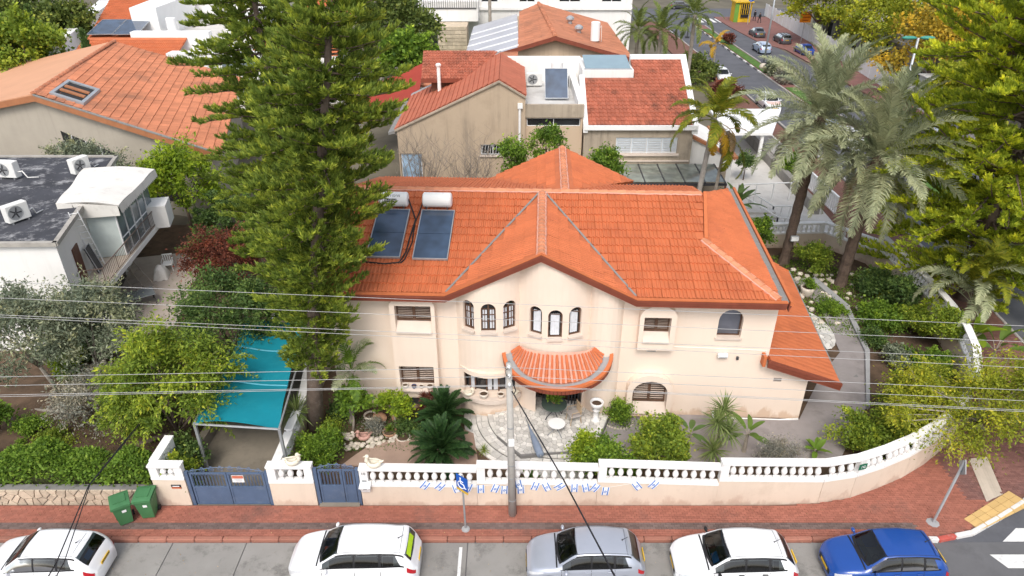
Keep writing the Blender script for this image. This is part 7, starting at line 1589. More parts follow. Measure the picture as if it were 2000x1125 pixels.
# side balustrade stepping along the drive
sb = thing('garden_wall', 'white stepped balustrade along right side of the drive under teal sail', 'wall', (-9.1, 24, 0))
for i, (a, b_) in enumerate((((-9.02, 19.6), (-9.0, 21.4)), ((-9.0, 21.42), (-8.95, 23.4)), ((-8.95, 23.42), (-9.3, 26.0)), ((-9.3, 26.0), (-9.9, 29.5)))): bal_section(sb, a, b_, .55 + .12 * i, .55 + .12 * i, 1.25 + .12 * i, 1.25 + .12 * i, pier=(True, True))
dw = thing('garden_wall', 'low plain concrete wall along left side of the drive', 'wall', (-12.9, 24, 0)); b = MB(); rail_box(b, (-12.9, 19.0, .55), (-12.75, 24.5, .6), .3, .7); part('wall_base', b, M['drive_conc'], dw); b = MB(); rail_box(b, (-12.75, 24.5, .9), (-12.0, 34, 1.2), .3, 1.3); part('wall_base', b, M['white_wall'], dw)
# gates
def scroll(mb, c, r, turns, s0, flip=1, th=.012):
    pts = [(c[0] + flip * r * (1 - .75 * k / 16) * math.cos(s0 + turns * 6.283 * k / 16), c[1], c[2] + r * (1 - .75 * k / 16) * math.sin(s0 + turns * 6.283 * k / 16)) for k in range(17)]; mb.tube(pts, th, 4)
def gate(label, x0, x1, y, z0, zmid, z1, leaves, bow):
    t = thing('metal_gate', label, 'gate', ((x0 + x1) / 2, y, 0), 0, 'blue steel gates'); gm = M['gate']
    for x in (x0 + .06, x1 - .06): b = MB(); b.bx(x - .06, x + .06, y - .06, y + .06, 0, z1 + .06); part('post', b, gm, t)
    e = [x0 + .14 + (x1 - x0 - .28) * f for f in leaves]
    for a, c in zip(e, e[1:]):
        a += .012; c -= .012; f = MB()
        for (xa, xb, za, zb) in ((a, a + .07, z0, z1), (c - .07, c, z0, z1), (a + .07, c - .07, z0, z0 + .07), (a + .07, c - .07, z1 - .06, z1), (a + .07, c - .07, zmid - .03, zmid + .03)): f.bx(xa, xb, y - .03, y + .03, za, zb)
        lf = part('leaf', f, gm, t); b = MB(); b.bx(a + .07, c - .07, y - .012, y + .012, z0 + .07, zmid - .03); part('panel', b, gm, lf)
        n = max(3, int((c - a - .14) / .115)); st = (c - a - .14) / n
        for i in range(n):
            xx = a + .07 + st * (i + .5); b = MB(); b.tube([(xx - st * .36, y, zmid), (xx - st * .36, y, z1 - .2)] + [(xx - st * .36 * math.cos(k * math.pi / 6), y, z1 - .2 + .1 * math.sin(k * math.pi / 6)) for k in range(1, 6)] + [(xx + st * .36, y, z1 - .2), (xx + st * .36, y, zmid)], .013, 4); part('arch_bar', b, gm, lf)
        b = MB(); m_ = max(2, round((c - a) / .32))
        for i in range(m_):
            xx = a + (c - a) * (i + .5) / m_; u = (xx - x0) / (x1 - x0); hh = bow * math.sin(math.pi * u) ** .8
            scroll(b, (xx - .07, y, z1 + .02 + hh * .5), .07, 1.1, -1.57, 1); scroll(b, (xx + .07, y, z1 + .02 + hh * .5), .07, 1.1, -1.57, -1)
            scroll(b, (xx, y, z1 + .05 + hh * .85), .06, 1.2, 0, 1)
        pts = [(a + (c - a) * k / 8, y, z1 + bow * math.sin(math.pi * ((a + (c - a) * k / 8) - x0) / (x1 - x0)) ** .8) for k in range(9)]; b.tube(pts, .016, 4); part('scrollwork', b, gm, lf)
    return t
g1 = gate('wide blue steel double gate with scrolled top across the drive', -11.98, -8.95, 18.7, .08, .95, 1.66, (0, .5, 1), .26)
g2 = gate('narrow blue steel pedestrian gate with scrolled top', -7.26, -5.62, 18.7, .16, 1.02, 1.82, (0, .66, 1), .24)
b = MB(); b.bx(-10.28, -9.85, 18.655, 18.665, 1.22, 1.56); nb = solo('notice_sign', b, M['sign_white'], 'small white and red notice fixed to the wide blue gate', 'sign', (-10.06, 18.66, 1.22)); b = MB(); b.bx(-10.27, -9.86, 18.652, 18.6545, 1.41, 1.55); part('red_band', b, mat('notice_red', (.55, .16, .1), .7), nb)
for i in range(3): b = MB(); b.bx(-10.22 + .04 * i, -9.92, 18.651, 18.654, 1.37 - i * .05, 1.385 - i * .05); part('text_line', b, M['metal_grey'], nb)
b = MB(); b.bx(-7.2, -5.7, 18.5, 18.75, .09, .17); struct('gate_step', b, M['drive_conc'])
# house number, letter slot plate, mailbox
text('10', .17, Matrix.Translation((-5.42, 18.565, 1.72)) @ FACE, M['ink'], gw_, 'house_number'); b = MB(); b.bx(-5.5, -5.33, 18.565, 18.575, 1.30, 1.40); part('name_plate', b, M['metal_grey'], gw_)
mbx = thing('mailbox', 'white metal mailbox on garden wall below house number', 'mailbox', (-5.38, 18.5, .9)); b = MB(); b.add([(-.16, -.02, 0), (.16, -.02, 0), (.16, .08, 0), (-.16, .08, 0), (-.18, -.12, .3), (.18, -.12, .3), (.18, .08, .3), (-.18, .08, .3)], [(3, 2, 1, 0), (4, 5, 6, 7), (0, 1, 5, 4), (1, 2, 6, 5), (2, 3, 7, 6), (3, 0, 4, 7)]); part('box', b, M['white_clean'], mbx, local=True)
b = MB(); b.add([(-.21, -.17, .3), (.21, -.17, .3), (.21, .1, .34), (-.21, .1, .34), (-.21, -.17, .33), (.21, -.17, .33), (.19, .1, .42), (-.19, .1, .42)], [(3, 2, 1, 0), (4, 5, 6, 7), (0, 1, 5, 4), (1, 2, 6, 5), (2, 3, 7, 6), (3, 0, 4, 7)]); part('lid', b, M['white_clean'], mbx, local=True); b = MB(); b.box((0, -.1, .22), (.12, .02, .02)); part('slot', b, M['ink'], mbx, local=True)
# flags strung along the wall
bt = thing('bunting', 'string of small white flags with blue stripes and star hanging along the cream wall', 'bunting', (0, 18.55, 1.0))
fx = [(-3.2, 1.16, .6), (-2.65, 1.10, .7), (-2.05, 1.0, -.25), (-1.62, 1.05, .35), (-1.15, .97, 0), (-.62, 1.0, .35), (-.28, .93, .05), (.24, 1.22, -.2), (.32, .95, -.05), (.85, 1.12, .3), (1.28, 1.08, -.4), (1.75, 1.1, .9), (2.3, 1.02, .0), (2.72, 1.03, -.2), (3.05, 1.04, .55), (3.45, .86, .1), (4.6, 1.13, -.6), (5.2, 1.2, .6)]
b = MB(); b.tube([(f[0], 18.575, f[1] + .16) for f in fx], .006, 4); part('string', b, M['sign_white'], bt)
for x, z, a in fx:
    w, h = .28, .40; fl_m = lambda u, v: Vector((x, 18.565 - .02 * math.sin(v * 3), z)) + Matrix.Rotation(a, 3, 'Y') @ Vector(((u - .5) * w, -.008 * math.sin(u * 6.28) , (.5 - v) * h))
    b = MB(); b.grid(lambda u, v: fl_m(u, v), 6, 4); fo = part('flag', b, M['flag_white'], bt)
    for u0 in (.10, .76): b = MB(); b.grid(lambda u, v: fl_m(u0 + .14 * u, v) - Vector((0, .003, 0)), 2, 4); part('stripe', b, M['flag_blue'], fo)
    b = MB()
    for q in (0, 1):
        pts = [fl_m(.5 + .2 * math.cos(R(90 + 180 * q + 120 * k)), .5 - .14 * math.sin(R(90 + 180 * q + 120 * k))) - Vector((0, .005, 0)) for k in range(4)]; b.tube(pts, .008, 3)
    part('star', b, M['flag_blue'], fo)
# ---- crazy stone wall at left with soil behind
sw = thing('stone_wall', 'low crazy paved stone wall under hedge at left', 'wall', (-17, 18.8, 0)); b = MB(); b.bx(-26, -13.2, 18.72, 19.0, -.1, .78); part('backing', b, M['grout'], sw)
def voronoi(poly, n, gap, seed, minsep=.0):
    r_ = random.Random(seed); xs = [p[0] for p in poly]; ys = [p[1] for p in poly]; P_ = []; tries = 0; A_ = (max(xs) - min(xs)) * (max(ys) - min(ys)); sep = .72 * math.sqrt(A_ / max(n, 1)) if not minsep else minsep
    while len(P_) < n and tries < n * 60:
        q = (r_.uniform(min(xs), max(xs)), r_.uniform(min(ys), max(ys))); tries += 1
        if pt_in(poly, *q) and all((q[0] - o[0]) ** 2 + (q[1] - o[1]) ** 2 > sep * sep for o in P_): P_.append(q)
    out = []
    for i, p in enumerate(P_):
        c = list(poly)
        for j, o in enumerate(P_):
            d2 = (p[0] - o[0]) ** 2 + (p[1] - o[1]) ** 2
            if j != i and d2 < 25 * sep * sep:
                m_ = ((p[0] + o[0]) / 2, (p[1] + o[1]) / 2); d = (o[0] - p[0], o[1] - p[1]); ln = math.hypot(*d); m_ = (m_[0] - d[0] / ln * gap / 2, m_[1] - d[1] / ln * gap / 2); t_ = (-d[1], d[0])
                big = [(m_[0] + t_[0] * 50, m_[1] + t_[1] * 50), (m_[0] - d[0] * 50 + t_[0] * 50, m_[1] - d[1] * 50 + t_[1] * 50), (m_[0] - d[0] * 50 - t_[0] * 50, m_[1] - d[1] * 50 - t_[1] * 50), (m_[0] - t_[0] * 50, m_[1] - t_[1] * 50)]
                c = clip_poly(c, big)
                if len(c) < 3: break
        if len(c) >= 3: out.append(c)
    return out
M['stone_o'] = mat('wall_stone', (.52, .43, .33), .9, .14, 4, .5, 40, objrand=.14, stain=((.36, .29, .22), .5, 3.))
for c in voronoi([(-22, 0), (-13.2, 0), (-13.2, .78), (-22, .78)], 78, .028, 5):
    b = MB(); k = len(c); V = [(p[0], 18.725, p[1]) for p in c] + [(p[0] * .96 + sum(q[0] for q in c) / k * .04, 18.66 + random.uniform(-.015, .01), p[1] * .96 + sum(q[1] for q in c) / k * .04) for p in c]
    b.add(V, [tuple(range(k, 2 * k))[::1], ] + [((i + 1) % k, i, k + i, k + (i + 1) % k)[::-1] for i in range(k)]); part('stone', b, M['stone_o'], sw)
# ---- marble patio with curved steps before the entrance
pt = struct('patio_base', MB().prism([tuple(H(*q, 0)[:2]) for q in ((6.2, -.3), (6.35, -2.0), (7.4, -3.2), (10.4, -2.75), (11.15, -.6), (10.2, .3), (7.9, .8))], -.05, .335), M['grout'])
top = [tuple(H(*q, 0)[:2]) for q in ((6.15, -.2), (6.35, -2.0), (7.4, -3.1), (10.4, -2.7), (11.1, -.6), (10.1, .3), (7.9, .6))]
a_ = sum(top[i][0] * top[(i + 1) % 7][1] - top[(i + 1) % 7][0] * top[i][1] for i in range(7)); top = top if a_ > 0 else top[::-1]
for c in voronoi(top, 290, .018, 8):
    b = MB(); b.prism(c, .33, .362 + random.uniform(-.003, .004)); part('marble_piece', b, M['marble'], pt)
for i, (rr0, rr1, z) in enumerate(((2.55, 3.05, .27), (3.05, 3.55, .18), (3.55, 4.1, .09))):
    ang = R(168); st_b = MB(); n_ = 0; segs = []
    while ang < R(285): da = R(random.uniform(5, 11)); segs.append((ang, min(R(286), ang + da))); ang += da
    ctr = H(8.9, -.35, 0)
    for a0, a1 in segs:
        rm = random.uniform(.35, .65) * (rr1 - rr0) + rr0
        for ra, rb in ((rr0, rm), (rm, rr1)):
            g_ = .012 / rb; b = MB(); pts = []
            for q in range(4): a = a0 + g_ + (a1 - a0 - 2 * g_) * q / 3; pts.append((ctr.x + (ra + .008) * math.cos(a), ctr.y + (ra + .008) * math.sin(a) * .92))
            for q in range(3, -1, -1): a = a0 + g_ + (a1 - a0 - 2 * g_) * q / 3; pts.append((ctr.x + (rb - .008) * math.cos(a), ctr.y + (rb - .008) * math.sin(a) * .92))
            aa = sum(pts[i_][0] * pts[(i_ + 1) % 8][1] - pts[(i_ + 1) % 8][0] * pts[i_][1] for i_ in range(8)); b.prism(pts if aa > 0 else pts[::-1], z - .06, z + random.uniform(-.003, .003)); part('marble_piece', b, M['marble'], pt)
    b = MB(); pts = [(ctr.x + (rr1 - .01) * math.cos(R(168 + 118 * q / 16)), ctr.y + (rr1 - .01) * math.sin(R(168 + 118 * q / 16)) * .92) for q in range(17)] + [(ctr.x, ctr.y)]; b.prism(pts, -.05, z - .035); part('step_core', b, M['grout'], pt)
# marble half moon on the right path
hm = struct('marble_inlay', MB().prism([(16.25, 26.6), (16.5, 26.6), (16.5, 26.8)], .06, .085), M['grout'])
hc = G(1590, 645); poly = [(hc.x - .1, hc.y + 1.9)] + [(hc.x - .1 + .95 * math.sin(math.pi * k / 10), hc.y + 1.9 * math.cos(math.pi * k / 10)) for k in range(1, 10)] + [(hc.x - .1, hc.y - 1.9)]; aa = sum(poly[i][0] * poly[(i + 1) % len(poly)][1] - poly[(i + 1) % len(poly)][0] * poly[i][1] for i in range(len(poly)))
for c in voronoi(poly if aa > 0 else poly[::-1], 40, .02, 4): b = MB(); b.prism(c, .07, .10); part('marble_piece', b, M['marble'], hm)
b = MB(); b.prism([G(*p)[:2] for p in ((1590, 545), (1655, 600), (1697, 690), (1697, 800), (1690, 800), (1688, 692), (1648, 606), (1584, 551))][::1], .0, .2); struct('path_edge', b, M['grey_conc'])
# kerb stones round the small flower bed right of the entrance, and white rocks in the front bed
def rocks(label, spots, z, m, name='rock_border', s=(.06, .14)):
    t = thing(name, label, 'stones', (spots[0][0], spots[0][1], 0))
    for x, y in spots:
        b = MB(); r = random.uniform(*s); b.ball((x, y, z + r * .35), r, 6, 4, .7); b.v = [(v[0] + random.uniform(-.2, .2) * r, v[1] + random.uniform(-.2, .2) * r, v[2]) for v in b.v]; part('stone', b, m, t)
M['rock'] = mat('pale_rock', (.56, .50, .42), .9, .15, 6, .4, 40, objrand=.15)
c0 = G(1208, 825); rocks('row of white stones edging small flower bed right of the entrance', [(c0.x + .62 * math.cos(R(150 + 210 * k / 17)), c0.y + .5 * math.sin(R(150 + 210 * k / 17))) for k in range(18)], .04, M['rock'], s=(.05, .08))
rk = []
for k in range(46): t_ = random.random(); q = G(675 + 120 * t_ + random.uniform(-8, 8), 878 - 22 * t_ + random.uniform(-9, 8)); rk.append((q.x, q.y))
rocks('scattered pale stones edging planted bed beside pink path', rk, .06, M['rock'])
rk = [(random.uniform(15.2, 20.8), random.uniform(31.2, 37.5)) for k in range(90)]; rocks('scattered white stones among plants in garden under the date palms', rk, .03, M['rock'], s=(.08, .2))
# ---- pots, jars and birds
def pot(label, loc, prof, m, name='flower_pot', soil=None, cat='pot', tilt=None, group=None, n=14):
    t = thing(name, label, cat, loc, 0, group); b = MB(); b.lathe(prof, n=n, caps=False); b.face([(prof[0][0] * math.cos(-2 * math.pi * j / n), prof[0][0] * math.sin(-2 * math.pi * j / n), prof[0][1]) for j in range(n)])
    T_ = Matrix.Rotation(tilt, 4, 'Y') if tilt else Matrix(); part('body', b, m, t, local=True, smooth=True, M=T_)
    if soil is not None: b = MB(); b.lathe([(.001, soil), (prof[-1][0] * .92, soil)], n=n, caps=False); part('soil', b, M['earth'], t, local=True, M=T_)
    return t
bowl = lambda r, h: [(r * .55, 0), (r * .8, h * .25), (r, h * .7), (r * 1.05, h), (r * .9, h), (r * .86, h * .7)]
jar = [(.10, 0), (.2, .12), (.235, .26), (.2, .40), (.11, .5), (.13, .56), (.17, .6), (.13, .6), (.09, .5)]
pot('large terracotta jar lying on its side in the rock bed', Vector(G(756, 826)) + Vector((0, 0, .22)), jar, M['terra'], 'jar', None, 'jar', R(-75)); pot('upright terracotta jar beside the fallen one', Vector(G(776, 824)), jar, M['terra'], 'jar', None, 'jar'); pot('round pale clay pot by wall left of purple flowers', Vector(G(724, 822)), bowl(.26, .36), M['ceramic'], soil=.3); pot('wide terracotta bowl holding grassy rosette', Vector(G(762, 850)), bowl(.3, .24), M['terra'], soil=.2); pot('dark bowl planter edged with shells near the cycad', Vector(G(788, 858)), bowl(.3, .16), M['ceramic'], soil=.13)
def sill_pot(lb, u, v, z, r, h, m): pot(lb, H(u, v, z), bowl(r, h), m, soil=h * .8, group='pots on the window sills')
sill_pot('leftmost pale pot on sill of tall shuttered bay', 2.3, -.42, 1.45, .13, .2, M['ceramic']); sill_pot('small dark blue pot on sill of tall shuttered bay', 2.68, -.42, 1.45, .1, .16, mat('pot_blue', (.02, .03, .12), .3)); sill_pot('small beige pot right of dark blue one on bay sill', 3.0, -.42, 1.45, .1, .17, M['ceramic']); sill_pot('round cream pot at right end of bay sill', 3.38, -.42, 1.45, .15, .2, M['ceramic'])
sill_pot('large round pale bowl in middle of bow window sill', 5.72, -.66, 1.216, .2, .27, M['ceramic']); sill_pot('smaller round pale bowl right of larger one on bow sill', 6.45, -.6, 1.216, .15, .22, M['ceramic'])
def bird(lb, loc, rz, s, m, name='bird_planter', group='pale bird shaped planters'):
    t = thing(name, lb, 'planter', loc, rz, group); b = MB(); b.lathe([(.08 * s, 0), (.18 * s, .06 * s), (.22 * s, .16 * s), (.18 * s, .25 * s), (.15 * s, .26 * s), (.15 * s, .2 * s)], n=14, sx=1.25); part('body', b, m, t, local=True, smooth=True)
    b = MB(); b.tube([(-.2 * s, 0, .18 * s), (-.28 * s, 0, .3 * s), (-.24 * s, 0, .42 * s), (-.2 * s, 0, .46 * s)], [.09 * s, .07 * s, .06 * s, .05 * s], 8); b.ball((-.23 * s, 0, .48 * s), .08 * s, 8, 6); b.tube([(-.29 * s, 0, .48 * s), (-.38 * s, 0, .45 * s)], [.03 * s, .008 * s], 6); part('neck', b, m, t, local=True, smooth=True)
    b = MB(); b.tube([(.22 * s, 0, .2 * s), (.36 * s, 0, .3 * s)], [.07 * s, .02 * s], 6); b.tube([(-.16 * s, 0, .4 * s), (.02 * s, 0, .36 * s), (.2 * s, 0, .32 * s), (.3 * s, 0, .28 * s)], .025 * s, 5); part('tail', b, m, t, local=True, smooth=True); return t
M['cream_cer'] = mat('cream_ceramic', (.72, .66, .54), .6, .06, 5)
bird('cream bird jug standing on balustrade near house number', (-5.0, 18.7, 1.97), 0, 1.0, M['cream_cer']); bird('cream bird jug standing on pillar between blue gates', (-7.95, 18.7, 2.08), R(180), .95, M['cream_cer']); bird('pink bird planter among rocks below purple flowers', Vector(G(712, 858)), R(20), 1., mat('pink_ceramic', (.50, .29, .24), .7)); bird('pale bird planter at edge of bed right of green bush', Vector(G(682, 858)), R(160), .9, M['ceramic']); bird('pale bird planter at left end of bow window sill', H(5.05, -.5, 1.216), R(170), .75, M['cream_cer']); bird('pale bird figure at right end of bow window sill', H(7.0, -.35, 1.216), R(0), .7, M['cream_cer'])
ur = pot('white urn planter on pedestal against the pillar behind pedestrian gate', (-8.55, 19.35, 0), [(.16, 0), (.16, .9), (.24, .95), (.1, 1.0), (.1, 1.1), (.3, 1.3), (.32, 1.45), (.26, 1.45), (.24, 1.3)], M['bal_white'], 'urn', 1.35); ur2 = pot('white fluted urn on pedestal right of the entrance', H(10.55, -.85, .34), [(.2, 0), (.2, .05), (.13, .1), (.12, .5), (.17, .55), (.1, .6), (.12, .66), (.26, .82), (.3, 1.0), (.25, 1.0), (.22, .84)], M['bal_white'], 'urn', .9)
# ---- patio furniture
def table(lb, loc, r, h, top_m, leg_m, plant=False):
    t = thing('round_table', lb, 'table', loc); b = MB(); b.lathe([(.01, h - .02), (r, h - .02), (r, h), (.01, h)], n=24, caps=False); part('tabletop', b, top_m, t, local=True)
    for k in range(4): a = k * math.pi / 2 + .5; b = MB(); b.tube([(.06 * math.cos(a), .06 * math.sin(a), h - .03), (.08 * math.cos(a), .08 * math.sin(a), h * .45), (.35 * math.cos(a), .35 * math.sin(a), h * .18), (.42 * math.cos(a), .42 * math.sin(a), 0)], .02, 5); part('leg', b, leg_m, t, local=True)
    return t
table('round green glass table under the tiled canopy', H(8.75, -.75, .36), .55, .72, mat('green_glass', (.07, .10, .085), .1, .1, 3, spec=.7), M['metal_dark']); table('small white round table standing in front of the glass one', H(8.85, -1.75, .36), .36, .5, M['white_clean'], M['metal_grey'])
pot('small leafy pot plant standing on the glass table', H(8.75, -.7, 1.08), bowl(.1, .14), M['terra']); bush('green leaves of plant on the glass table', H(8.75, -.7, 1.2), (.2, .2, .2), 'green', 8, 30, .1, 'pot_plant', 'plant', cr=.12)
def chair(lb, loc, rz, m, mf, w=.5, name='garden_chair', group=None):
    t = thing(name, lb, 'chair', loc, rz, group); b = MB(); b.bbox((0, 0, .42), (w, w, .07), .03); part('seat', b, m, t, local=True)
    b = MB()
    for k in range(5): b.bx(-w / 2 + .03 + k * (w - .1) / 4, -w / 2 + .07 + k * (w - .1) / 4, w / 2 - .04, w / 2, .45, .86)
    b.bx(-w / 2, w / 2, w / 2 - .045, w / 2 + .005, .86, .93); part('backrest', b, mf, t, local=True)
    for sx in (-1, 1):
        for sy in (-1, 1): b = MB(); b.tube([(sx * (w / 2 - .04), sy * (w / 2 - .04), .4), (sx * (w / 2 - .01), sy * (w / 2), 0)], .02, 5); part('leg', b, mf, t, local=True)
        b = MB(); b.tube([(sx * w / 2, -w / 2 + .05, .4), (sx * w / 2, -w / 2 + .05, .64), (sx * w / 2, w / 2, .66)], .018, 5); part('armrest', b, mf, t, local=True)
    return t
chair('pale wooden chair with grey seat cushion beside the glass table', H(9.6, -1.0, .36), R(-70), mat('cushion_grey', (.36, .33, .31), .9), mat('pale_wood', (.48, .36, .24), .7)); chair('dark garden chair in the shade behind the glass table', H(8.55, .1, .34), R(10), M['metal_dark'], M['metal_dark'], .55)
um = thing('parasol', 'closed blue grey parasol lying on the marble steps', 'parasol', H(7.95, -2.8, .36)); b = MB(); a0, a1 = H(7.75, -1.7, .45), H(8.2, -3.3, .5); dv = (a1 - a0); b.tube([a0 - dv * .25, a0, a0 + dv * .3, a0 + dv * .7, a0 + dv * .95, a1], [.02, .04, .11, .17, .16, .13], 10); part('canopy', b, mat('parasol_cloth', (.22, .27, .36), .8, .1, 3), um, smooth=True); b = MB(); b.tube([a0 - dv * .5, a1 + dv * .05], .025, 6); part('pole', b, M['metal_grey'], um)
# ---- left patio: chair, table, ladders, lounger
wc_ = chair('white plastic armchair on beige patio near red leaved tree', Vector(G(332, 530)) + Vector((0, 0, .15)), R(15), M['white_clean'], M['white_clean'], .58, 'plastic_chair'); tb = thing('table', 'grey glass garden table on beige patio of white house', 'table', Vector(G(280, 600)) + Vector((0, 0, .15))); b = MB(); b.bbox((0, 0, .7), (1.5, 1.05, .03), .02, R(35)); part('tabletop', b, mat('grey_glass_top', (.16, .18, .19), .15, .08, 2, spec=.7), tb, local=True)
for sx in (-1, 1):
    for sy in (-1, 1): b = MB(); b.tube([Matrix.Rotation(R(35), 3, 'Z') @ Vector((sx * .65, sy * .45, .69)), Matrix.Rotation(R(35), 3, 'Z') @ Vector((sx * .68, sy * .48, 0))], .025, 5); part('leg', b, M['metal_dark'], tb, local=True)
def ladder(lb, a, b_, w, m, n):
    t = thing('ladder', lb, 'ladder', a, 0); a, b_ = Vector(a), Vector(b_); d = (b_ - a).normalized(); s = d.cross(Vector((.3, -1, .2))).normalized() * w / 2
    for k in (-1, 1): q = MB(); q.tube([a + s * k, b_ + s * k], .03, 5); part('rail', q, m, t)
    for i in range(n): p = a.lerp(b_, (i + .7) / n); q = MB(); q.tube([p - s, p + s], .018, 5); part('rung', q, m, t)
ladder('white ladder leaning against glazed balcony room', ew(3.6, .35, 3.05), ew(3.0, .1, 6.4), .42, M['alu'], 9); ladder('wooden step ladder leaning on patio wall under balcony', ew(5.0, 1.6, .15), ew(5.4, .6, 2.4), .5, M['bark_pale'], 7); ladder('second wooden ladder beside step ladder under balcony', ew(5.7, 1.9, .15), ew(6.0, .8, 2.2), .5, M['bark_pale'], 6)
lg = thing('folding_lounger', 'black folding sun lounger stood upright on white house balcony', 'lounger', ew(2.9, .5, 3.05)); b = MB(); b.slab([ew(2.6, .5, 3.1), ew(3.2, .55, 3.1), ew(3.2, .25, 4.5), ew(2.6, .2, 4.5)], .06); part('fabric', b, M['metal_dark'], lg); b = MB(); b.tube([ew(2.58, .55, 3.05), ew(2.58, .22, 4.55), ew(3.22, .25, 4.55), ew(3.22, .58, 3.05)], .025, 5); part('frame', b, M['galv'], lg)
wr_ = thing('covered_pile', 'white sheet draped over stacked goods on beige patio', 'pile', ew(7.0, 2.4, .15)); b = MB(); b.grid(lambda u, v: ew(6.8 + 1.0 * u, 1.7 + .8 * v, .15 + .8 * (math.sin(math.pi * u) * math.sin(math.pi * v)) ** .35 + .05 * math.sin(u * 17 + v * 11)), 12, 10); part('sheet', b, M['canvas'], wr_, smooth=True)
# ---- solar heaters on the main roof
rsl = math.atan(SL)
def on_roof(u, v, dz=0.): return H(u, v, zr(v) + dz)
s1 = solar(on_roof(3.45, 1.18, .10), HA, rsl + R(1), 1.48, 3.1, 'right of the two blue solar panels on main roof, wholly in view', 2, 'solar panels on the main roof'); s2 = solar(on_roof(1.47, 1.24, .10), HA, rsl + R(1), 1.44, 3.05, 'left of the two blue solar panels on main roof, partly behind pine branches', 2, 'solar panels on the main roof')
t1 = tank(on_roof(3.38, 4.45, .04), 'plain white water tank above right solar panel on main roof', True, HA, 1.28, .33); t2 = tank(on_roof(1.42, 4.45, .04), 'white water tank with black lettering above left solar panel on main roof', True, HA, 1.28, .33)
rr_ = .331; cz = .33 + .12
def on_tank(x, a): return WM[t2.name] @ Matrix.Translation((x, -rr_ * math.cos(a), cz + rr_ * math.sin(a))) @ Matrix.Rotation(R(90) - a, 4, 'X')
text('\u05dd\u05d9\u05d3\u05d5\u05d3\u05dc \u05d6\u05db\u05e8\u05de', .17, on_tank(-.08, R(48)), M['ink'], t2)
b = MB(); b.box((0, 0, 0), (.54, .15, .004)); nb_ = link('number_band', b.mesh('number_band', M['ink']), t2, WM[t2.name].inverted() @ on_tank(-.08, R(12)) @ Matrix.Translation((0, 0, .003))); text('03-577767', .12, on_tank(-.08, R(12)) @ Matrix.Translation((0, 0, .007)), M['sign_white'], t2)
hp_ = thing('hose', 'black pipes running between the two solar panels over roof tiles', 'pipe', on_roof(2.2, 3, .1)); b = MB()
b.tube([on_roof(2.05, 4.6, .4), on_roof(2.3, 4.1, .2), on_roof(2.5, 3.6, .14), on_roof(2.42, 2.5, .12), on_roof(2.38, 1.6, .12), on_roof(2.2, 1.0, .12), on_roof(1.6, .9, .12), on_roof(.7, 1.0, .12)], .035, 6); b.tube([on_roof(2.75, 4.6, .4), on_roof(2.6, 4.0, .16), on_roof(2.5, 3.4, .13), on_roof(2.56, 2.2, .12), on_roof(2.4, 1.2, .12), on_roof(2.25, .95, .12)], .03, 6); part('pipe', b, M['black'], hp_, smooth=True)
# ---- teal shade sail over the drive
sl_ = thing('shade_sail', 'teal shade sail stretched over the concrete drive', 'shade sail', (-10.5, 23.5, 0))
ca, cb_, cc_, cd = Vector((-12.1, 20.4, 2.55)), Vector((-8.78, 20.1, 2.55)), Vector((-9.6, 28.3, 2.5)), Vector((-12.75, 28.2, 2.5))
def sail(u, v):
    p = ca.lerp(cb_, u).lerp(cd.lerp(cc_, u), v); p.y += .45 * (4 * u * (1 - u)) * (1 - v) * .9; p.y += -.3 * 4 * u * (1 - u) * v; p.x += .22 * 4 * v * (1 - v) * (1 - 2 * u)
    p.z += .10 * abs(math.sin(v * math.pi * 3)) - .12 + .1 * math.cos(u * 5); return p
b = MB(); b.grid(sail, 16, 30); part('cloth', b, M['teal'], sl_, smooth=True)
for v in (.333, .667): b = MB(); b.tube([sail(u / 12, v) + Vector((0, 0, .02)) for u in range(13)], .035, 5); part('seam', b, mat('teal_seam', (.10, .36, .46), .7) if v < .5 else bpy.data.materials['teal_seam'], sl_)
b = MB(); b.tube([sail(u / 14, 0) + Vector((0, 0, .01)) for u in range(15)], .02, 5); part('edge_cord', b, M['teal'], sl_)
for p in (ca, cb_, cc_, cd): b = MB(); b.bx(p.x - .05, p.x + .05, p.y - .05, p.y + .05, 0, 2.55); part('post', b, M['metal_grey'], sl_)
b = MB(); b.tube([ca + Vector((0, 0, -.05)), cb_ + Vector((0, 0, -.05))], .045, 6); b.tube([cb_, cc_], .04, 6); b.tube([ca, cd], .04, 6); part('beam', b, M['metal_grey'], sl_)
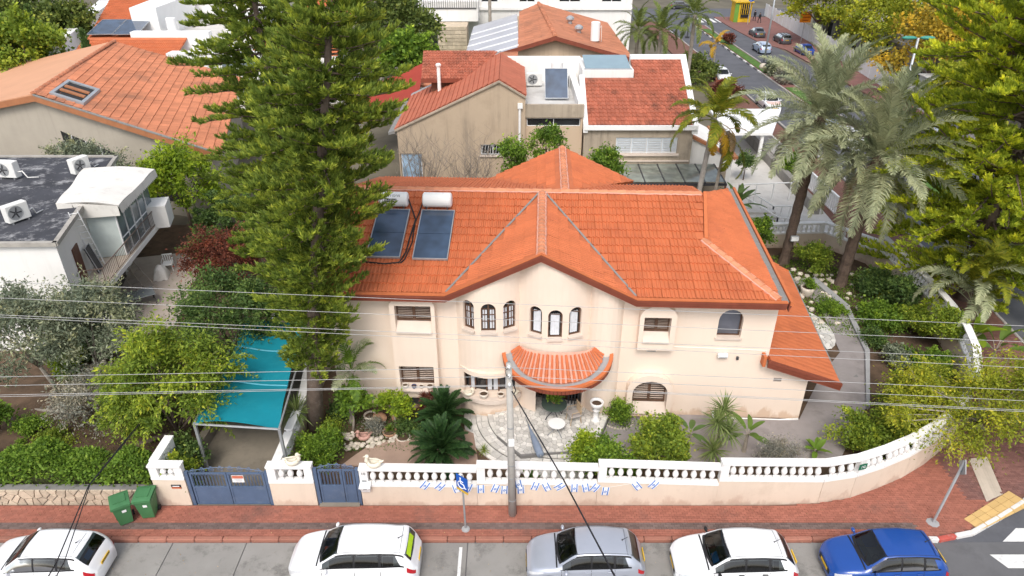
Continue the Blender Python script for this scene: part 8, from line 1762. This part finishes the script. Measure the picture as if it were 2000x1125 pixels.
# ---- wheelie bins
def wheelie(lb, loc, rz):
    t = thing('wheelie_bin', lb, 'bin', loc, rz, 'green wheelie bins on the pavement'); b = MB(); w0, w1, d0, d1, h = .21, .29, .22, .34, .98
    V = [(-w0, -d0, .04), (w0, -d0, .04), (w0, d0 - .05, .04), (-w0, d0 - .05, .04), (-w1, -d1, h), (w1, -d1, h), (w1, d1, h), (-w1, d1, h), (-w1 - .03, -d1 - .03, h - .06), (w1 + .03, -d1 - .03, h - .06)]
    b.add(V[:8], [(3, 2, 1, 0), (0, 1, 5, 4), (1, 2, 6, 5), (2, 3, 7, 6), (3, 0, 4, 7)]); b.bx(-w1 - .025, w1 + .025, -d1 - .025, d1 + .02, h - .07, h); part('body', b, M['bin'], t, local=True)
    b = MB(); b.grid(lambda u, v: ((u - .5) * 2 * (w1 + .03), -d1 - .05 + (2 * d1 + .1) * v, h + .01 + .10 * math.sin(math.pi * (.12 + .76 * v)) ** .7 * (1 - .25 * abs(2 * u - 1) ** 3)), 8, 8); b.bx(-w1 - .03, w1 + .03, -d1 - .05, -d1 - .02, h - .04, h + .05); b.bx(-w1 * .7, w1 * .7, -d1 * .6, d1 * .6, h + .09, h + .125); part('lid', b, M['bin'], t, local=True)
    b = MB(); b.tube([(-w1, d1 + .06, h), (w1, d1 + .06, h)], .02, 6); b.bx(-w1, -w1 + .05, d1, d1 + .07, h - .03, h + .03); b.bx(w1 - .05, w1, d1, d1 + .07, h - .03, h + .03); part('handle', b, M['bin'], t, local=True)
    for s in (-1, 1): b = MB(); b.lathe([(.01, -.03), (.1, -.03), (.1, .03), (.01, .03)], n=14); b.v = [(s * (w0 + .06) + v[2], d0 - .02 + v[0], .1 + v[1]) for v in b.v]; part('wheel', b, M['black'], t, local=True)
    b = MB(); b.box((.06, -.322, .72), (.14, .006, .12), 0, R(8)); part('sticker', b, M['sign_white'], t, local=True); return t
wheelie('green wheelie bin turned askew, left of the pair', (-14.1, 17.85, .135), R(32)); wheelie('green wheelie bin nearer the gate pillar, right of the pair', (-13.35, 18.15, .135), R(8))
# ---- utility pole, wires, signs
up = thing('utility_pole', 'grey concrete utility pole in front of white balustrade', 'pole', (.02, 18.15, .1)); b = MB(); b.tube([(.02, 18.15, .05), (-.1, 18.17, 6.95)], [.15, .095], 10); part('shaft', b, M['conc_pole'], up, smooth=True)
b = MB(); b.bbox((-.02, 18.02, 3.72), (.2, .12, .26), .02); part('junction_box', b, M['white_clean'], up); b = MB(); b.tube([(.14, 18.15, .1), (.1, 18.13, 1.6)], .035, 6); part('conduit', b, M['cable'], up)
for z, x in ((6.9, -.1), (6.55, -.09), (6.2, -.08)):
    b = MB(); b.lathe([(.03, -.06), (.05, -.03), (.05, .03), (.03, .06)], (x, 18.02, z), 8); part('insulator', b, M['sign_white'], up); b = MB(); b.bx(x - .02, x + .02, 18.0, 18.1, z - .1, z - .05); part('bracket', b, M['galv'], up)
b = MB(); b.tube([(-.05, 18.0, 6.5), (-.18, 17.95, 6.62), (-.22, 17.95, 6.8), (-.12, 17.95, 6.9)], .012, 5); b.tube([(.0, 18., 6.4), (.12, 17.9, 6.05), (.06, 17.95, 5.85)], .018, 5); part('cable_loop', b, M['cable'], up)
for z in (.9, 2.0, 2.6, 4.3): b = MB(); b.lathe([(.152 - .008 * z + .004, -.02), (.152 - .008 * z + .004, .02)], (.02 - .0174 * z, 18.15, z), 10); part('band', b, M['metal_grey'], up)
# wires run on past both edges of the view
def wire(lb, pts, r, m, sag=.12, group='overhead wires'):
    P_ = []; 
    for a, c in zip(pts, pts[1:]):
        a, c = Vector(a), Vector(c)
        for k in range(12): t_ = k / 12; q = a.lerp(c, t_); q.z -= sag * 4 * t_ * (1 - t_); P_.append(q)
    P_.append(Vector(pts[-1])); b = MB(); b.tube(P_, r, 5); solo('overhead_wire', b, m, lb, 'wire', pts[0], group)
for zl, zm, zr_, lb in ((6.48, 6.9, 5.94, 'topmost pale wire meeting the utility pole at its head'), (6.13, 6.55, 5.51, 'middle pale wire meeting the utility pole'), (5.75, 6.2, 5.12, 'lower pale wire meeting the utility pole'), (5.68, 6.16, 5.06, 'lowest pale wire of the twisted pair on the utility pole')):
    k = 2.2; wire(lb, [(-16.9 * k, 18.1, zm + (zl - zm) * k), (-.08, 18.0, zm), (17 * k, 18.1, zm + (zr_ - zm) * k)], .0085, M['wire'], .0)
for (zl, zr_, lb) in ((10.6, 9.12, 'highest pale wire crossing in front of the main roof eave'), (10.07, 8.57, 'second pale wire crossing at height of arched windows'), (9.49, 7.96, 'third pale wire crossing below the arched windows'), (9.42, 7.66, 'fourth pale wire close under the third one')):
    z0 = (zl + zr_) / 2; sl = (zr_ - zl) / 29.6; wire(lb, [(-45, 17, z0 - 45 * sl), (45, 17, z0 + 45 * sl)], .0075, M['wire'], .0)
wire('thick black cable sloping from utility pole toward the viewer', [(.0, 18.05, 5.9), (1.4, 14, 6.05), (2.23, 10, 7.15), (2.9, 7, 8.3)], .022, M['cable'], .0); wire('black cable pair dropping from yellow green tree over hedge and bins', [(-14.4, 20.6, 2.3), (-14.25, 17, 2.75), (-13.2, 13.5, 3.2), (-12.0, 11, 4.6)], .02, M['cable'], .0); wire('second strand of black cable pair over white hatchback', [(-14.3, 20.6, 2.35), (-14.2, 17, 2.78), (-12.95, 13.5, 3.25), (-11.7, 11, 4.7)], .016, M['cable'], .0)
ds = thing('road_sign', 'blue disabled parking sign on grey post at kerb', 'sign', (-1.67, 17.45, .1)); b = MB(); b.tube([(-1.67, 17.45, .05), (-1.72, 17.45, 2.75)], .035, 8); part('post', b, M['metal_grey'], ds); b = MB(); b.lathe([(.16, 0), (.14, .05), (.04, .07)], (-1.67, 17.45, .12), 10); part('footing', b, M['grey_conc'], ds)
Ts = Matrix.Translation((-1.72, 17.40, 2.45)) @ Matrix.Rotation(R(-38), 4, 'Z'); b = MB(); b.box((0, 0, 0), (.52, .02, .6)); b.v = [tuple(Ts @ Vector(v)) for v in b.v]; bp_ = part('plate', b, M['blue_sign'], ds)
b = MB(); b.box((0, 0, -.36), (.52, .02, .1)); b.v = [tuple(Ts @ Vector(v)) for v in b.v]; part('yellow_plate', b, M['plate'], ds)
b = MB(); y_ = -.018
b.lathe([(.001, -.004), (.035, -.004), (.035, .004), (.001, .004)], n=10); b.v = [(v[0] - .06, y_ + v[2], v[1] + .2) for v in b.v]
b.tube([(-.06, y_, .15), (-.05, y_, -.02), (.09, y_, -.03), (.15, y_, -.17), (.2, y_, -.15)], .022, 5); b.tube([(-.055, y_, .08), (.07, y_, .07)], .018, 5); b.tube([(.02 + .15 * math.cos(R(95 + 24 * k)) - .05, y_, -.09 + .15 * math.sin(R(95 + 24 * k))) for k in range(12)], .018, 5)
b.v = [tuple(Ts @ Vector(v)) for v in b.v]; part('wheelchair_symbol', b, M['sign_white'], bp_)
rsn = thing('road_sign', 'leaning grey sign post seen edge on at right corner pavement', 'sign', (15.35, 17.75, .1)); b = MB(); b.tube([(15.35, 17.75, .05), (15.9, 18.15, 2.75)], .045, 8); part('post', b, M['galv'], rsn); b = MB(); b.lathe([(.25, 0), (.22, .03), (.05, .05)], (15.35, 17.75, .1), 9); part('footing', b, M['grey_conc'], rsn)
b = MB(); Tt = Matrix.Translation((15.88, 18.1, 2.5)) @ Matrix.Rotation(R(76), 4, 'Z'); b.box((0, 0, 0), (.5, .025, .5), 0, 0, R(45)); b.v = [tuple(Tt @ Vector(v)) for v in b.v]; part('plate', b, M['metal_grey'], rsn)
# street lamps on the median and roadside things far away
def lamp(lb, loc, h, lean, m, heads):
    t = thing('street_lamp', lb, 'street lamp', loc, 0, 'street lamps'); x, y, z = loc; b = MB(); b.tube([(x, y, 0), (x + lean, y, h)], [.14, .1], 8); part('pole', b, M['galv'], t, smooth=True); b = MB(); b.bx(x - .3, x + .3, y - .3, y + .3, .05, .25); part('base', b, M['metal_dark'], t)
    for s in heads: b = MB(); b.ball((x + lean + s * .75, y, h + .02), .5, 10, 6, .3); b.v = [(x + lean + s * .75 + (v[0] - x - lean - s * .75) * 1.3, y + (v[1] - y) * .55, v[2]) for v in b.v]; part('lamp_head', b, m, t, smooth=True)
lamp('street lamp with two flat green heads above pale fence', (33.5, 59.5, 0), 9.9, -.15, mat('lamp_green', (.05, .25, .20), .5), (-1, 1)); lamp('plain grey street lamp pole on median by parked cars', (34.6, 98, 0), 12, 0, M['galv'], (-1, 1)); lamp('thin far lamp post at left kerb near far crossing', (28.5, 118, 0), 11, 0, M['galv'], (1,))
def person(lb, x, y, h, coat, legs, turn=0, step=.12):
    t = thing('person', lb, 'person', (x, y, .09), turn, None); k = h / 1.75
    vs = [(0, 0, .95), (0, 0, 1.18), (0, 0, 1.42), (0, 0, 1.52), (0, -.01, 1.66), (.1, 0, .92), (.12, -step, .5), (.12, -step * 1.1, .09), (.12, -step * 1.1 - .16, .05), (-.1, 0, .92), (-.12, step, .5), (-.12, step * 1.5, .09), (-.12, step * 1.5 - .16, .05), (.2, 0, 1.4), (.27, .04, 1.12), (.25, -.08, .88), (-.2, 0, 1.4), (-.27, -.04, 1.12), (-.25, -.1, .88)]
    rs_ = [.16, .15, .17, .06, .105, .105, .075, .05, .045, .105, .075, .05, .045, .08, .055, .04, .08, .055, .04]
    ed_ = [(0, 1), (1, 2), (2, 3), (3, 4), (0, 5), (5, 6), (6, 7), (7, 8), (0, 9), (9, 10), (10, 11), (11, 12), (2, 13), (13, 14), (14, 15), (2, 16), (16, 17), (17, 18)]
    me = bpy.data.meshes.new('body'); me.from_pydata([(a * k, b * k, c * k) for a, b, c in vs], ed_, []); o = bpy.data.objects.new('body', me); COL.objects.link(o); md = o.modifiers.new('s', 'SKIN'); 
    for i, d in enumerate(me.skin_vertices[0].data): d.radius = (rs_[i] * k, rs_[i] * k * .85); d.use_root = (i == 0)
    sm = o.modifiers.new('u', 'SUBSURF'); sm.levels = 2; sm.render_levels = 2; bpy.context.view_layer.update(); nm = bpy.data.meshes.new_from_object(o.evaluated_get(bpy.context.evaluated_depsgraph_get())); bpy.data.objects.remove(o)
    nm.materials.clear()
    for m_ in (coat, legs, M['skin']): nm.materials.append(m_)
    for p in nm.polygons: z = p.center.z / k; x_ = abs(p.center.x) / k; p.material_index = 2 if (z > 1.53 or (x_ > .2 and z < .95 and z > .8)) else (1 if z < .9 else 0); p.use_smooth = True
    link('body', nm, t); b = MB(); b.ball((0, .015 * k, 1.71 * k), .112 * k, 10, 6, .8); part('hair', b, M['ink'], t, local=True, smooth=True); return t
M['skin'] = mat('skin', (.45, .27, .19), .7); M['coat'] = mat('dark_coat', (.02, .021, .026), .9, .2, 4)
person('pedestrian in long dark coat standing by the white fence', 44.6, 135.2, 1.8, M['coat'], M['coat'], R(20)); person('second pedestrian in dark jacket with pale shirt walking nearer kerb', 44.7, 132.6, 1.75, M['coat'], M['coat'], R(-160), .2)
kk = thing('kiosk', 'yellow and green street kiosk at far corner pavement', 'kiosk', (41.8, 134.5, .09)); yb = mat('kiosk_yellow', (.60, .38, .02), .6); gb = mat('kiosk_green', (.14, .30, .05), .6); b = MB(); b.bx(40.3, 43.3, 133.5, 136, .09, 3.4); part('body', b, yb, kk); b = MB(); b.bx(40.25, 41.0, 133.42, 133.5, .1, 3.4); part('side_panel', b, gb, kk); b = MB(); b.bx(41.3, 43.1, 133.4, 133.5, 1.5, 3.2); wd = part('opening', b, M['dark_glass'], kk)
for i in range(5): b = MB(); b.bx(41.4 + i * .38, 41.5 + i * .38, 133.34, 133.4, 1.5, 3.2); part('bar', b, yb, wd)
b = MB(); b.bx(41.4, 42.9, 133.3, 133.4, .9, 1.4); part('name_board', b, M['ink'], kk); text('KIOSK', .01, Matrix.Translation((42, 133, 1)) @ FACE, M['sign_white'], kk) if False else None; b = MB(); b.bx(40.1, 43.5, 133.2, 136.2, 3.4, 3.6); part('roof', b, yb, kk)
rs2 = thing('road_sign', 'round blue arrow sign on post at far kerb', 'sign', (42.2, 131.2, .09)); b = MB(); b.tube([(42.2, 131.2, .09), (42.2, 131.2, 4.4)], .06, 6); part('post', b, M['galv'], rs2); b = MB(); b.lathe([(.01, -.02), (.55, -.02), (.55, .02), (.01, .02)], n=20); b.v = [(42.2 + v[0], 131.1 + v[2], 4.4 + v[1]) for v in b.v]; dp = part('disc', b, M['blue_sign'], rs2); b = MB(); b.tube([(42.45, 131.05, 4.65), (41.95, 131.05, 4.2)], .07, 4); b.tube([(41.95, 131.05, 4.5), (41.93, 131.05, 4.18), (42.25, 131.05, 4.18)], .06, 4); part('arrow', b, M['sign_white'], dp)
os_ = thing('road_sign', 'square orange works sign on post before white fence', 'sign', (45.2, 113.2, .09)); b = MB(); b.tube([(45.2, 113.2, .09), (45.2, 113.2, 4.2)], .06, 6); part('post', b, M['galv'], os_); b = MB(); b.bx(44.35, 46.05, 113.08, 113.14, 3.1, 4.7); op = part('plate', b, mat('works_orange', (.78, .25, .01), .6), os_)
for i, w in enumerate((.9, 1.2, 1.1)): b = MB(); b.bx(45.2 - w / 2, 45.2 + w / 2, 113.05, 113.078, 3.3 + i * .45, 3.5 + i * .45); part('text_line', b, mat('works_brown', (.42, .11, .01), .7) if i == 0 else bpy.data.materials['works_brown'], op)
# rear garden balustrade on the right, floodlight on palm trunk, rocks on the median
rb2 = thing('garden_wall', 'white balustrade across rear of right garden behind date palm trunk', 'wall', (18, 40.5, 0)); bal_section(rb2, (15.2, 40.6), (20.2, 40.9), 1.0, 1.0, 1.75, 1.75, pier=(True, True)); bal_section(rb2, (20.3, 40.9), (22.4, 38.2), 1.0, 1.0, 1.75, 1.75, pier=(False, True))
fl2 = thing('floodlight', 'square floodlight fixed to leaning date palm trunk', 'lamp', (17.1, 38.0, 2.0)); b = MB(); b.bbox((0, -.1, 0), (.5, .16, .34), .03); part('housing', b, M['metal_grey'], fl2, local=True); b = MB(); b.bx(-.21, .21, -.19, -.181, -.13, .13); part('lamp_glass', b, M['sign_white'], fl2, local=True)
pot('large round clay pot with plant under the date palms', (16.9, 34.4, .03), bowl(.38, .6), M['ceramic'], soil=.5); bush('plant growing in round clay pot under date palms', (16.9, 34.4, .55), (.3, .3, .25), 'green', 12, 40, .1, 'pot_plant', 'plant', cr=.15); b = MB(); b.ball((33.4, 94.5, .35), .55, 9, 6, .8); solo('boulder', b, M['rock'], 'pale boulder on the median between shrubs', 'boulder', (33.4, 94.5, .05))
hl = thing('hose', 'looped grey hose lying at left garden edge by photo border', 'hose', G(12, 835)); b = MB(); c_ = Vector(G(10, 832)) + Vector((0, 0, .35)); b.tube([c_ + Vector((.45 * math.cos(k * .42), .12 * math.sin(k * .3), .35 * math.sin(k * .42))) for k in range(15)], .03, 6); part('tube', b, M['metal_grey'], hl)
